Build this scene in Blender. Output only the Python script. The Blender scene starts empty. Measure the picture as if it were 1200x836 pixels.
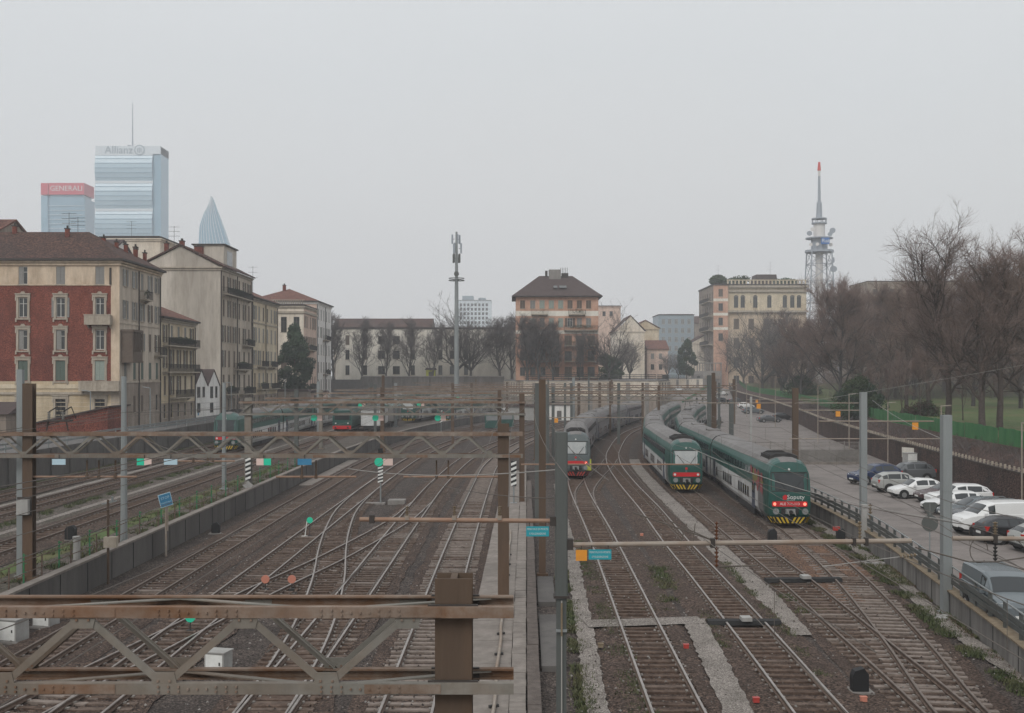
import bpy, math, random
from mathutils import Vector, Matrix
R = math.radians
SC = bpy.context.scene
COL = SC.collection
# ------------------------------------------------------------ camera
F, HZ, EYE = 1300.0, 440.0, 9.9
cam_d = bpy.data.cameras.new('camera'); cam = bpy.data.objects.new('camera', cam_d); COL.objects.link(cam)
cam.location = (0, 0, EYE); cam.rotation_euler = (R(90), 0, 0)
cam_d.sensor_fit = 'HORIZONTAL'; cam_d.sensor_width = 36; cam_d.lens = 36 * F / 1200
cam_d.shift_y = (HZ - 418) / 1200
cam_d.clip_start = 0.1; cam_d.clip_end = 6000
SC.camera = cam
# ------------------------------------------------------------ overcast sky and sun
world = bpy.data.worlds.new('World'); SC.world = world; world.use_nodes = True
wn, wl = world.node_tree.nodes, world.node_tree.links
wn.clear()
w_out = wn.new('ShaderNodeOutputWorld'); w_bg = wn.new('ShaderNodeBackground')
w_sky = wn.new('ShaderNodeTexSky'); w_sky.sky_type = 'NISHITA'; w_sky.sun_disc = False
w_sky.sun_elevation = R(42); w_sky.sun_rotation = R(204); w_sky.dust_density = 4.0; w_sky.air_density = 1.0
w_hsv = wn.new('ShaderNodeHueSaturation'); w_hsv.inputs['Saturation'].default_value = 0.15
w_mix = wn.new('ShaderNodeMix'); w_mix.data_type = 'RGBA'; w_mix.inputs[0].default_value = 0.93
w_tc = wn.new('ShaderNodeTexCoord'); w_sep = wn.new('ShaderNodeSeparateXYZ'); w_rmp = wn.new('ShaderNodeValToRGB')
w_noise = wn.new('ShaderNodeTexNoise'); w_noise.inputs['Scale'].default_value = 2.2; w_noise.inputs['Detail'].default_value = 5
w_madd = wn.new('ShaderNodeMath'); w_madd.operation = 'MULTIPLY_ADD'; w_madd.inputs[1].default_value = 0.20
wl.new(w_tc.outputs['Generated'], w_sep.inputs[0]); wl.new(w_tc.outputs['Generated'], w_noise.inputs['Vector'])
wl.new(w_noise.outputs['Fac'], w_madd.inputs[0]); wl.new(w_sep.outputs['Z'], w_madd.inputs[2])
wl.new(w_madd.outputs[0], w_rmp.inputs[0])
e = w_rmp.color_ramp.elements
e[0].position = 0.02; e[0].color = (0.575, 0.558, 0.542, 1)
e[1].position = 0.36; e[1].color = (0.575, 0.597, 0.612, 1)
e2 = e.new(0.75); e2.color = (0.70, 0.72, 0.745, 1)
w_sc = wn.new('ShaderNodeVectorMath'); w_sc.operation = 'SCALE'; w_sc.inputs['Scale'].default_value = 9.3
wl.new(w_rmp.outputs[0], w_sc.inputs[0])
wl.new(w_sky.outputs[0], w_hsv.inputs['Color']); wl.new(w_hsv.outputs[0], w_mix.inputs[6]); wl.new(w_sc.outputs[0], w_mix.inputs[7])
wl.new(w_mix.outputs[2], w_bg.inputs['Color']); w_bg.inputs['Strength'].default_value = 0.137
wl.new(w_bg.outputs[0], w_out.inputs['Surface'])
sun_d = bpy.data.lights.new('sun', 'SUN'); sun = bpy.data.objects.new('sun', sun_d); COL.objects.link(sun)
sun_d.energy = 1.4; sun_d.angle = R(30); sun_d.color = (1, 0.97, 0.92)
sun.rotation_euler = (R(48), 0, R(-24)); sun.location = (0, 0, 80)
SC.view_settings.view_transform = 'Standard'; SC.view_settings.look = 'None'
SC.view_settings.exposure = 0.0; SC.view_settings.gamma = 1.0; SC.view_settings.use_curve_mapping = False
SC.render.engine = 'CYCLES'
SC.cycles.use_denoising = True
SC.cycles.max_bounces = 6; SC.cycles.diffuse_bounces = 3; SC.cycles.glossy_bounces = 3; SC.cycles.volume_bounces = 1
SC.cycles.transparent_max_bounces = 8
try: SC.cycles.denoising_prefilter = 'ACCURATE'
except Exception: pass
random.seed(7)
rnd = random.random
def ru(a, b): return a + (b - a) * random.random()
def G(px, py, h=0.0):
    "a spot on level ground of height h, from its bearing and depression"
    Y = F * (EYE - h) / (py - HZ); return Vector(((px - 600) * Y / F, Y, h))

# ------------------------------------------------------------ materials
MATS = {}
def mat(name, c1, c2=None, sc=2.0, rough=0.8, metal=0.0, bump=0.0, bsc=None, streak=0.0, spec=0.3, kind='noise', lo=0.35, hi=0.65, c3=None, world_pos=False, emit=0.0, zs=1.0, grime=0.0):
    if name in MATS: return MATS[name]
    m = bpy.data.materials.new(name); m.use_nodes = True; MATS[name] = m
    nt = m.node_tree; N, L = nt.nodes, nt.links; b = N['Principled BSDF']
    b.inputs['Roughness'].default_value = rough; b.inputs['Metallic'].default_value = metal
    b.inputs['Specular IOR Level'].default_value = spec
    b.inputs['Base Color'].default_value = (*c1, 1)
    if emit: b.inputs['Emission Color'].default_value = (*c1, 1); b.inputs['Emission Strength'].default_value = emit
    if c2 is None and not bump: return m
    if world_pos: src = N.new('ShaderNodeNewGeometry').outputs['Position']
    else: src = N.new('ShaderNodeTexCoord').outputs['Object']
    mp = N.new('ShaderNodeMapping'); mp.inputs['Scale'].default_value = (1, 1, (0.12 if streak else 1.0) * zs); L.new(src, mp.inputs[0])
    if c2 is not None:
        if kind == 'voronoi':
            t = N.new('ShaderNodeTexVoronoi'); t.inputs['Scale'].default_value = sc
            bw = N.new('ShaderNodeSeparateColor'); L.new(mp.outputs[0], t.inputs['Vector']); L.new(t.outputs['Color'], bw.inputs[0]); fac = bw.outputs[0]; gap = N.new('ShaderNodeValToRGB'); L.new(t.outputs['Distance'], gap.inputs[0]); gap.color_ramp.elements[0].position = .30; gap.color_ramp.elements[0].color = (1, 1, 1, 1); gap.color_ramp.elements[1].position = .72; gap.color_ramp.elements[1].color = (.30, .28, .27, 1)
        else:
            t = N.new('ShaderNodeTexNoise'); t.inputs['Scale'].default_value = sc; t.inputs['Detail'].default_value = 7; t.inputs['Roughness'].default_value = 0.65
            L.new(mp.outputs[0], t.inputs['Vector']); fac = t.outputs['Fac']
        r = N.new('ShaderNodeValToRGB'); L.new(fac, r.inputs[0])
        r.color_ramp.elements[0].position = lo; r.color_ramp.elements[0].color = (*c1, 1)
        r.color_ramp.elements[1].position = hi; r.color_ramp.elements[1].color = (*c2, 1)
        col = r.outputs[0]
        if c3 is not None:   # broad patches of a third tone
            t3 = N.new('ShaderNodeTexNoise'); t3.inputs['Scale'].default_value = sc * (0.13 if kind != 'voronoi' else 0.035); t3.inputs['Detail'].default_value = 6
            t3.inputs['Roughness'].default_value = 0.7
            L.new(mp.outputs[0], t3.inputs['Vector']); r3 = N.new('ShaderNodeValToRGB'); L.new(t3.outputs['Fac'], r3.inputs[0])
            r3.color_ramp.elements[0].position = 0.45; r3.color_ramp.elements[1].position = 0.68
            r3.color_ramp.elements[0].color = (0, 0, 0, 1); r3.color_ramp.elements[1].color = (0.8, 0.8, 0.8, 1)
            mx = N.new('ShaderNodeMix'); mx.data_type = 'RGBA'; L.new(r3.outputs[0], mx.inputs[0]); L.new(col, mx.inputs[6]); mx.inputs[7].default_value = (*c3, 1)
            col = mx.outputs[2]
        if kind == 'voronoi':
            mg2 = N.new('ShaderNodeMix'); mg2.data_type = 'RGBA'; mg2.blend_type = 'MULTIPLY'; mg2.inputs[0].default_value = .85; L.new(col, mg2.inputs[6]); L.new(gap.outputs[0], mg2.inputs[7]); col = mg2.outputs[2]
        if grime:            # rain streaks and soot with a shape of their own
            mg = N.new('ShaderNodeMapping'); mg.inputs['Scale'].default_value = (1, 1, .16); L.new(src, mg.inputs[0])
            tg = N.new('ShaderNodeTexNoise'); tg.inputs['Scale'].default_value = 1.1; tg.inputs['Detail'].default_value = 9; tg.inputs['Roughness'].default_value = .72; L.new(mg.outputs[0], tg.inputs['Vector'])
            rg = N.new('ShaderNodeValToRGB'); L.new(tg.outputs['Fac'], rg.inputs[0]); rg.color_ramp.elements[0].position = .42; rg.color_ramp.elements[1].position = .72
            rg.color_ramp.elements[0].color = (0, 0, 0, 1); rg.color_ramp.elements[1].color = (grime,) * 3 + (1,)
            mz = N.new('ShaderNodeMix'); mz.data_type = 'RGBA'; L.new(rg.outputs[0], mz.inputs[0]); L.new(col, mz.inputs[6]); mz.inputs[7].default_value = (c1[0] * .42, c1[1] * .40, c1[2] * .38, 1); col = mz.outputs[2]
        L.new(col, b.inputs['Base Color'])
    if bump:
        bt = N.new('ShaderNodeTexNoise') if kind != 'voronoi' else N.new('ShaderNodeTexVoronoi')
        bt.inputs['Scale'].default_value = bsc or sc * 2
        L.new(mp.outputs[0], bt.inputs['Vector'])
        bn = N.new('ShaderNodeBump'); bn.inputs['Strength'].default_value = bump; bn.inputs['Distance'].default_value = 0.05
        L.new(bt.outputs[0], bn.inputs['Height']); L.new(bn.outputs[0], b.inputs['Normal'])
    return m
M = {}
def dm(key, *a, **k): M[key] = mat(key, *a, **k)

# ------------------------------------------------------------ mesh collector
class MB:
    def __init__(s): s.v = []; s.f = []; s.m = []
    def add(s, vs, fs, mi=0):
        b = len(s.v); s.v.extend([tuple(p) for p in vs])
        for f in fs: s.f.append(tuple(i + b for i in f)); s.m.append(mi)
    def box(s, c, d, mi=0, rz=0.0, M4=None):
        x, y, z = d[0] / 2, d[1] / 2, d[2] / 2; c = Vector(c)
        ps = [Vector((a * x, b_ * y, e_ * z)) for e_ in (-1, 1) for b_ in (-1, 1) for a in (-1, 1)]
        if rz:
            cs, sn = math.cos(rz), math.sin(rz); ps = [Vector((p.x * cs - p.y * sn, p.x * sn + p.y * cs, p.z)) for p in ps]
        ps = [p + c for p in ps]
        if M4 is not None: ps = [M4 @ p for p in ps]
        s.add(ps, [(0, 2, 3, 1), (4, 5, 7, 6), (0, 1, 5, 4), (2, 6, 7, 3), (0, 4, 6, 2), (1, 3, 7, 5)], mi)
    def b2(s, x0, x1, y0, y1, z0, z1, mi=0):
        s.box(((x0 + x1) / 2, (y0 + y1) / 2, (z0 + z1) / 2), (abs(x1 - x0), abs(y1 - y0), abs(z1 - z0)), mi)
    def bar(s, p0, p1, w, h, mi=0, up=(0, 0, 1)):
        p0, p1 = Vector(p0), Vector(p1); d = (p1 - p0).normalized(); up = Vector(up)
        if abs(d.dot(up)) > 0.98: up = Vector((0, 1, 0))
        sx = d.cross(up).normalized(); sz = sx.cross(d)
        ps = [p + sx * a * w / 2 + sz * b * h / 2 for p in (p0, p1) for a, b in ((-1, -1), (1, -1), (1, 1), (-1, 1))]
        s.add(ps, [(0, 1, 2, 3), (7, 6, 5, 4), (0, 4, 5, 1), (1, 5, 6, 2), (2, 6, 7, 3), (3, 7, 4, 0)], mi)
    def tube(s, pts, r, n=6, mi=0, r1=None, cap=True):
        pts = [Vector(p) for p in pts]; k = len(pts); r1 = r if r1 is None else r1
        rings = []
        for i, p in enumerate(pts):
            d = (pts[min(i + 1, k - 1)] - pts[max(i - 1, 0)]).normalized()
            a = Vector((0, 0, 1)) if abs(d.z) < 0.9 else Vector((1, 0, 0))
            x = d.cross(a).normalized(); y = d.cross(x); rr = r + (r1 - r) * i / max(1, k - 1)
            rings.append([p + (x * math.cos(t) + y * math.sin(t)) * rr for t in [2 * math.pi * j / n for j in range(n)]])
        vs = [q for rg in rings for q in rg]; fs = []
        for i in range(k - 1):
            for j in range(n):
                a = i * n + j; b = i * n + (j + 1) % n; fs.append((a, a + n, b + n, b))
        if cap: fs.append(tuple(range(n))); fs.append(tuple(range((k - 1) * n + n - 1, (k - 1) * n - 1, -1)))
        s.add(vs, fs, mi)
    def quad(s, a, b, c, d, mi=0): s.add([a, b, c, d], [(0, 1, 2, 3)], mi)
    def poly(s, pts, mi=0): s.add(pts, [tuple(range(len(pts)))], mi)
    def prism(s, pts, z0, z1, mi=0, axis='z', M4=None):
        n = len(pts)
        if axis == 'z': a = [Vector((p[0], p[1], z0)) for p in pts]; b = [Vector((p[0], p[1], z1)) for p in pts]
        elif axis == 'y': a = [Vector((p[0], z0, p[1])) for p in pts]; b = [Vector((p[0], z1, p[1])) for p in pts]
        else: a = [Vector((z0, p[0], p[1])) for p in pts]; b = [Vector((z1, p[0], p[1])) for p in pts]
        ps = a + b
        if M4 is not None: ps = [M4 @ p for p in ps]
        s.add(ps, [tuple(range(n - 1, -1, -1)), tuple(range(n, 2 * n))] + [(i, (i + 1) % n, n + (i + 1) % n, n + i) for i in range(n)], mi)
    def mesh(s, name, mats, smooth=None):
        me = bpy.data.meshes.new(name); me.from_pydata(s.v, [], s.f)
        for m_ in (mats if isinstance(mats, (list, tuple)) else [mats]): me.materials.append(M[m_] if isinstance(m_, str) else m_)
        me.polygons.foreach_set('material_index', s.m)
        if smooth is not None:
            me.polygons.foreach_set('use_smooth', [True] * len(s.f)); me.update(); me.set_sharp_from_angle(angle=R(smooth))
        me.update(); return me
    def build(s, name, mats, parent=None, loc=None, rz=0.0, smooth=None):
        return link(name, s.mesh(name, mats, smooth), parent, loc, rz)
def link(name, me, parent=None, loc=None, rz=0.0, scale=None):
    o = bpy.data.objects.new(name, me); COL.objects.link(o)
    if loc is not None: o.location = loc
    if rz: o.rotation_euler = (0, 0, rz)
    if scale is not None: o.scale = scale
    if parent is not None: o.parent = parent
    return o
def tag(o, label=None, cat=None, group=None, kind=None):
    if label: o['label'] = label
    if cat: o['category'] = cat
    if group: o['group'] = group
    if kind: o['kind'] = kind
    return o
def thing(name, label, cat, loc=(0, 0, 0), rz=0.0, group=None):
    o = bpy.data.objects.new(name, None); COL.objects.link(o); o.location = loc; o.rotation_euler = (0, 0, rz)
    o.empty_display_size = 0.5
    return tag(o, label, cat, group)
def dup(root, loc, rz=0.0, label=None, group=None, scale=None):
    r = root.copy(); COL.objects.link(r); r.location = loc; r.rotation_euler = (0, 0, rz)
    if scale: r.scale = scale if isinstance(scale, (tuple, list)) else (scale,) * 3
    if label: r['label'] = label
    if group: r['group'] = group
    for ch in KIDS(root):
        c = ch.copy(); COL.objects.link(c); c.parent = r
        for g in KIDS(ch):
            d = g.copy(); COL.objects.link(d); d.parent = c
    return r
def KIDS(o): return list(o.children)
def struct(o): return tag(o, kind='structure')
def text_mesh(body, size, ext=0.004, m='white_paint', align='CENTER', spacing=1.0):
    cu = bpy.data.curves.new('lettering', 'FONT'); cu.body = body; cu.size = size; cu.extrude = ext
    cu.align_x = align; cu.align_y = 'CENTER'; cu.space_character = spacing; cu.resolution_u = 2
    o = bpy.data.objects.new('lettering', cu); COL.objects.link(o); bpy.context.view_layer.update()
    me = bpy.data.meshes.new_from_object(o.evaluated_get(bpy.context.evaluated_depsgraph_get()))
    bpy.data.objects.remove(o); me.materials.clear(); me.materials.append(M[m]); return me
def lettering(body, size, parent, loc, rx=90, rz=0, m='white_paint', ext=0.004, name='lettering', sx=1.0):
    o = link(name, text_mesh(body, size, ext, m), parent, loc); o.rotation_euler = (R(rx), 0, rz); o.scale = (sx, 1, 1); return o
def spline(pts, step=1.0):
    "smooth line through (x, y) points, sampled about every step metres, as a list of (x, y, tangent)"
    P = [Vector((p[0], p[1])) for p in pts]; P = [P[0] * 2 - P[1]] + P + [P[-1] * 2 - P[-2]]; out = []
    for i in range(1, len(P) - 2):
        a, b, c, d = P[i - 1], P[i], P[i + 1], P[i + 2]; L_ = (c - b).length; n = max(1, int(L_ / step))
        t1 = (c - a) / max((c - a).length, 1e-6) * L_; t2 = (d - b) / max((d - b).length, 1e-6) * L_
        for k in range(n + (1 if i == len(P) - 3 else 0)):
            t = k / n; h0 = 2*t**3-3*t*t+1; h1 = t**3-2*t*t+t; h2 = -2*t**3+3*t*t; h3 = t**3-t*t
            out.append(b * h0 + t1 * h1 + c * h2 + t2 * h3)
    res = []
    for i, p in enumerate(out):
        d = (out[min(i + 1, len(out) - 1)] - out[max(i - 1, 0)]).normalized(); res.append((p, d))
    return res
class Path:
    def __init__(s, pts, step=0.5):
        s.p = spline(pts, step); s.s = [0.0]
        for i in range(1, len(s.p)): s.s.append(s.s[-1] + (s.p[i][0] - s.p[i - 1][0]).length)
        s.len = s.s[-1]; s.i = 0
    def at(s, d):
        import bisect
        d = min(max(d, 0), s.len); i = min(max(bisect.bisect_right(s.s, d) - 1, 0), len(s.s) - 2)
        t = (d - s.s[i]) / max(s.s[i + 1] - s.s[i], 1e-9)
        return s.p[i][0].lerp(s.p[i + 1][0], t), s.p[i][1].lerp(s.p[i + 1][1], t).normalized()
    def s_at_y(s, y):
        for i, (p, d) in enumerate(s.p):
            if p.y >= y: return s.s[i]
        return s.len
def strip_mesh(pts, w0, w1, z, mb, mi=0, wob=0.0):
    "flat ribbon along sampled (p, d) from lateral offset w0 to w1"
    rows = []
    for p, d in pts:
        n = Vector((d.y, -d.x))
        a = p + n * (w0 + ru(-wob, wob)); b = p + n * (w1 + ru(-wob, wob)); rows.append((Vector((a.x, a.y, z)), Vector((b.x, b.y, z))))
    vs = [q for r in rows for q in r]
    mb.add(vs, [(2 * i, 2 * i + 1, 2 * i + 3, 2 * i + 2) for i in range(len(rows) - 1)], mi)
def wall_mesh(pts, t, z0, z1, mb, mi=0, off=0.0):
    "wall of thickness t along sampled points; z0 and z1 may be functions of y"
    f0 = z0 if callable(z0) else (lambda y: z0); f1 = z1 if callable(z1) else (lambda y: z1)
    vs = []
    for p, d in pts:
        n = Vector((d.y, -d.x)); a = p + n * (off - t / 2); b = p + n * (off + t / 2)
        vs += [(a.x, a.y, f0(p.y)), (b.x, b.y, f0(p.y)), (b.x, b.y, f1(p.y)), (a.x, a.y, f1(p.y))]
    fs = [(3, 2, 1, 0)]; k = len(pts)
    for i in range(k - 1):
        for j in range(4): a = i * 4 + j; b = i * 4 + (j + 1) % 4; fs.append((a, b, b + 4, a + 4))
    e_ = (k - 1) * 4; fs.append((e_, e_ + 1, e_ + 2, e_ + 3)); mb.add(vs, fs, mi)
# ------------------------------------------------------------ the palette
dm('white_paint', (.72, .72, .70), (.60, .60, .57), sc=3, rough=.5)
dm('black_paint', (.015, .015, .016), rough=.6)
dm('dark_rubber', (.012, .012, .013), (.025, .024, .023), sc=5, rough=.8)
dm('ballast', (.020,.015,.0125), (.185,.148,.128), sc=15, rough=.95, kind='voronoi', lo=0, hi=1, c3=(.042, .033, .030), bump=.9, bsc=15, world_pos=True)
dm('track_ballast', (.024,.014,.010), (.190,.132,.103), sc=14, rough=.95, kind='voronoi', lo=0, hi=1, c3=(.066, .045, .036), bump=.9, bsc=14, world_pos=True)
dm('rust_ballast', (.09, .045, .028), (.31, .18, .115), sc=13, rough=.95, kind='voronoi', lo=0, hi=1, c3=(.080, .052, .038), bump=.8, bsc=13, world_pos=True)
dm('yard_soil', (.050, .041, .035), (.21, .175, .150), sc=9, rough=.95, kind='voronoi', lo=0, hi=1, c3=(.075, .070, .048), bump=.6, bsc=9, world_pos=True)
dm('path_gravel', (.21,.185,.163), (.42,.38,.345), sc=20, rough=.95, kind='voronoi', lo=0, hi=1, c3=(.17, .15, .13), bump=.3, bsc=20, world_pos=True)
dm('asphalt', (.190, .166, .153), (.226, .199, .184), sc=2.5, rough=.85, c3=(.115, .100, .092), world_pos=True, bump=.15, bsc=30)
dm('street_asphalt', (.11, .105, .10), (.14, .13, .125), sc=1.5, rough=.9, world_pos=True)
dm('lawn', (.050,.080,.022), (.090,.125,.040), sc=1.2, rough=.95, c3=(.150, .100, .060), world_pos=True, bump=.5, bsc=12)
dm('bare_earth', (.16, .125, .10), (.21, .17, .14), sc=1.5, rough=.95, world_pos=True)
dm('leaf_bank', (.045,.026,.021), (.150,.092,.075), sc=9, rough=.95, kind='voronoi', lo=0, hi=1, c3=(.030, .022, .020), bump=.8, bsc=7, world_pos=True)
dm('concrete', (.22, .205, .19), (.30, .28, .26), sc=1.2, rough=.9, c3=(.16, .15, .14), bump=.1, bsc=14, grime=0.5)
dm('slab_concrete', (.190, .165, .146), (.270, .238, .212), sc=2.2, rough=.9, c3=(.18, .16, .14), bump=.15, bsc=16, world_pos=True, grime=0.5)
dm('old_concrete', (.095, .088, .083), (.18, .168, .158), sc=1.1, rough=.95, streak=1, c3=(.055, .050, .048), bump=.2, bsc=10, world_pos=True, grime=0.7)
dm('pale_old_concrete', (.15, .14, .13), (.25, .235, .22), sc=1.4, rough=.95, streak=1, c3=(.085, .08, .077), bump=.2, bsc=10, world_pos=True, grime=0.75)
dm('ochre_cap', (.155,.115,.072), (.225,.18,.125), sc=4, rough=.95)
dm('timber', (.075, .060, .052), (.130, .108, .095), sc=3, rough=.95, bump=.4, bsc=18)
dm('old_sleeper', (.050,.031,.022), (.135,.092,.070), sc=4, rough=.95, bump=.3, bsc=16, world_pos=True)
dm('concrete_sleeper', (.135,.107,.090), (.245,.203,.176), sc=3, rough=.95, bump=.2, bsc=16, world_pos=True)
dm('mid_sleeper', (.068,.047,.037), (.165,.122,.098), sc=4, rough=.95, bump=.3, bsc=16, world_pos=True)
dm('rail_side', (.075,.048,.036), (.15,.108,.085), sc=6, rough=.85, world_pos=True)
dm('rail_top', (.45,.405,.375), (.29,.255,.23), sc=2, rough=.38, metal=.85, world_pos=True)
dm('rail_dull', (.22,.18,.155), (.14,.108,.09), sc=2, rough=.55, metal=.5, world_pos=True)
dm('clip', (.22, .20, .18), rough=.8)
dm('gantry_steel', (.175, .165, .142), (.225, .21, .185), sc=1.6, rough=.7, c3=(.155, .088, .048), bump=.1, bsc=20, grime=0.5)
dm('gantry_rust', (.155,.085,.048), (.270,.235,.200), sc=1.3, rough=.8, c3=(.17, .078, .036), bump=.12, bsc=20, grime=0.5)
dm('post_rust', (.085, .058, .041), (.105, .074, .052), sc=.8, rough=.85, streak=1, c3=(.175, .090, .045), bump=.1, bsc=20, grime=0.6)
dm('galv', (.235, .255, .255), (.30, .32, .32), sc=1.2, rough=.55, metal=.3, streak=1, c3=(.20, .20, .195), grime=0.35)
dm('galv_dark', (.088, .096, .092), (.125, .134, .128), sc=1.2, rough=.6, metal=.2, streak=1, c3=(.085, .080, .068), grime=0.35)
dm('pipe', (.30, .275, .24), (.25, .20, .16), sc=2, rough=.6, c3=(.22, .14, .09))
dm('pipe_rust', (.25, .145, .095), (.27, .19, .14), sc=3, rough=.7)
dm('insulator', (.13, .055, .030), rough=.25)
dm('wire', (.10, .085, .072), rough=.6)
dm('pale_wire', (.30, .29, .27), rough=.6)
dm('turquoise', (.015, .26, .32), (.03, .30, .35), sc=4, rough=.5)
dm('orange', (.68, .28, .03), (.60, .25, .04), sc=4, rough=.5)
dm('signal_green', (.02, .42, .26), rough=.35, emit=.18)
dm('signal_pink', (.66, .50, .45), rough=.5)
dm('plate_blue', (.42, .56, .63), rough=.5)
dm('sign_blue', (.030, .17, .31), (.05, .21, .36), sc=5, rough=.5)
dm('signal_red', (.38, .05, .04), rough=.4)
dm('disc_orange', (.50, .20, .14), rough=.5)
dm('cabinet', (.36, .355, .34), (.30, .29, .275), sc=3, rough=.6, grime=0.4)
dm('fence_green', (.03, .16, .07), rough=.6)
dm('screen_green', (.030,.130,.045), (.060,.180,.065), sc=1.0, rough=.9, zs=.4)
# trains
dm('train_green', (.008, .062, .050), (.011, .075, .060), sc=1.5, rough=.35, spec=.5, grime=0.25)
dm('train_band', (.012, .080, .064), (.018, .098, .080), sc=1.2, rough=.4, spec=.5, c3=(.05, .12, .11), grime=0.35)
dm('train_grey', (.60,.60,.59), (.52,.52,.51), sc=1.1, rough=.5, c3=(.27, .26, .25), grime=0.5)
dm('train_dirt', (.120, .115, .112), (.165, .155, .150), sc=1.2, rough=.6)
dm('train_roof', (.170, .160, .155), (.215, .205, .198), sc=.9, rough=.7, c3=(.13, .12, .115), grime=0.4)
dm('old_train', (.20, .195, .20), (.27, .26, .265), sc=.8, rough=.55, c3=(.25, .19, .19), grime=0.6)
dm('train_dark', (.022, .022, .024), (.035, .032, .030), sc=2, rough=.75)
dm('train_glass', (.020, .024, .026), rough=.08, spec=.6)
dm('pale_screen', (.40, .41, .40), (.30, .32, .32), sc=2, rough=.25, spec=.6)
dm('train_slate', (.085, .105, .108), (.11, .13, .13), sc=1, rough=.5)
dm('train_red', (.50, .018, .022), rough=.4)
dm('tail_red', (.95, .22, .15), rough=.3, emit=1.4)
dm('door_blue', (.055, .065, .095), rough=.45)
dm('hazard_yellow', (.58, .40, .035), rough=.6)
dm('yellow_panel', (.40, .42, .06), rough=.5)
dm('graffiti_red', (.28, .08, .085), rough=.5)
dm('graffiti_yellow', (.20, .17, .055), rough=.5)
# cars
for k, c in dict(car_white=(.68, .68, .67), car_silver=(.32, .325, .31), car_grey=(.095, .10, .105), car_black=(.014, .014, .016), car_blue=(.018, .032, .080), car_brown=(.060, .030, .032), car_slate=(.12, .14, .15)).items():
    dm(k, c, rough=.25, spec=.6)
dm('car_glass', (.022, .026, .028), rough=.06, spec=.7)
dm('tyre', (.018, .018, .018), rough=.9)
dm('rim', (.32, .32, .32), rough=.4, metal=.6)
dm('lamp_clear', (.62, .62, .60), rough=.15)
dm('lamp_red', (.42, .02, .015), rough=.25)
# buildings
dm('red_brick', (.215,.062,.042), (.325,.100,.068), sc=9, kind='voronoi', rough=.9, lo=0, hi=1, c3=(.13, .038, .03), bump=.15, bsc=14, grime=0.5)
dm('tan_plaster', (.56,.445,.33), (.62,.505,.385), sc=1.0, rough=.95, c3=(.35, .235, .14), grime=0.75)
dm('grey_plaster', (.50,.43,.355), (.57,.495,.415), sc=.9, rough=.95, c3=(.28, .22, .165), streak=1, grime=0.75)
dm('yellow_plaster', (.58,.49,.36), (.64,.555,.42), sc=.8, rough=.95, c3=(.42, .31, .18), grime=0.6)
dm('cream_plaster', (.66,.585,.49), (.72,.65,.555), sc=.7, rough=.95, c3=(.48, .39, .28), grime=0.55)
dm('pale_plaster', (.70,.66,.58), (.76,.72,.64), sc=.6, rough=.95, c3=(.56, .51, .43), grime=0.4)
dm('white_wall', (.72,.70,.67), (.78,.76,.73), sc=.6, rough=.95, c3=(.58, .56, .52), grime=0.45)
dm('pink_plaster', (.60,.44,.36), (.66,.50,.41), sc=.7, rough=.95, grime=0.5)
dm('gable_render', (.50,.45,.385), (.61,.555,.485), sc=.5, rough=.95, c3=(.31, .275, .235), streak=1, grime=0.7)
dm('dirty_base', (.28,.23,.19), (.36,.305,.255), sc=.9, rough=.95, c3=(.19, .15, .125), grime=0.7)
dm('orange_brick', (.50,.30,.215), (.57,.36,.265), sc=1.4, rough=.9, c3=(.38, .18, .12), grime=0.35)
dm('stone_trim', (.36,.31,.25), (.44,.385,.315), sc=3, rough=.9, grime=0.6)
dm('tile_roof', (.055, .030, .025), (.150, .078, .058), sc=4.5, kind='voronoi', lo=0, hi=1, rough=.9, c3=(.060, .042, .038), bump=.5, bsc=9)
dm('red_roof', (.14, .062, .046), (.25, .115, .085), sc=4, kind='voronoi', lo=0, hi=1, rough=.9, c3=(.19, .085, .065), bump=.4, bsc=9)
dm('slate_roof', (.058, .042, .040), (.080, .058, .054), sc=1.6, rough=.9)
dm('gutter', (.045, .038, .034), rough=.7)
dm('frame_white', (.55, .54, .50), rough=.6)
dm('frame_dark', (.10, .09, .08), rough=.6)
dm('pane', (.025, .028, .030), rough=.12, spec=.6)
dm('pane_pale', (.22, .23, .235), rough=.2, spec=.6)
dm('shutter_green', (.085, .115, .095), (.10, .13, .11), sc=4, rough=.8)
dm('shutter_pale', (.28, .32, .28), (.24, .28, .25), sc=4, rough=.8)
dm('shutter_brown', (.10, .075, .058), (.13, .10, .08), sc=4, rough=.8)
dm('shutter_grey', (.20, .195, .18), (.24, .23, .22), sc=4, rough=.8)
dm('iron', (.035, .034, .033), rough=.7)
dm('plant_green', (.022, .040, .016), (.050, .070, .028), sc=3, rough=.9)
dm('evergreen', (.016, .036, .022), (.035, .062, .036), sc=1.5, rough=.85)
dm('ever_light', (.035, .062, .034), (.055, .085, .048), sc=1.5, rough=.85)
dm('tower_glass', (.33,.46,.54), (.38,.51,.58), sc=.05, rough=.25, spec=.6)  # distance haze mixed into the glass colour, paled towards the sky
dm('tower_glass_dark', (.20,.34,.43), (.25,.39,.48), sc=.05, rough=.25, spec=.6)  # darker glass tone, likewise lightened to imitate haze
dm('tower_band', (.60, .65, .68), rough=.4)
dm('tower_line', (.29, .35, .39), rough=.4)  # tower lettering tone, its contrast softened in the colour like haze
dm('sign_pink', (.55, .05, .08), rough=.5)
dm('rai_blue', (.02, .13, .40), rough=.5)
dm('mast_grey', (.30, .33, .37), rough=.6)
dm('mast_red', (.55, .06, .05), rough=.6)
dm('mast_white', (.62, .60, .58), rough=.6)
dm('bark', (.050, .039, .034), (.085, .068, .060), sc=4, rough=.95, bump=.4, bsc=9)
dm('bark_grey', (.052, .047, .045), (.085, .078, .074), sc=4, rough=.95)
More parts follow.
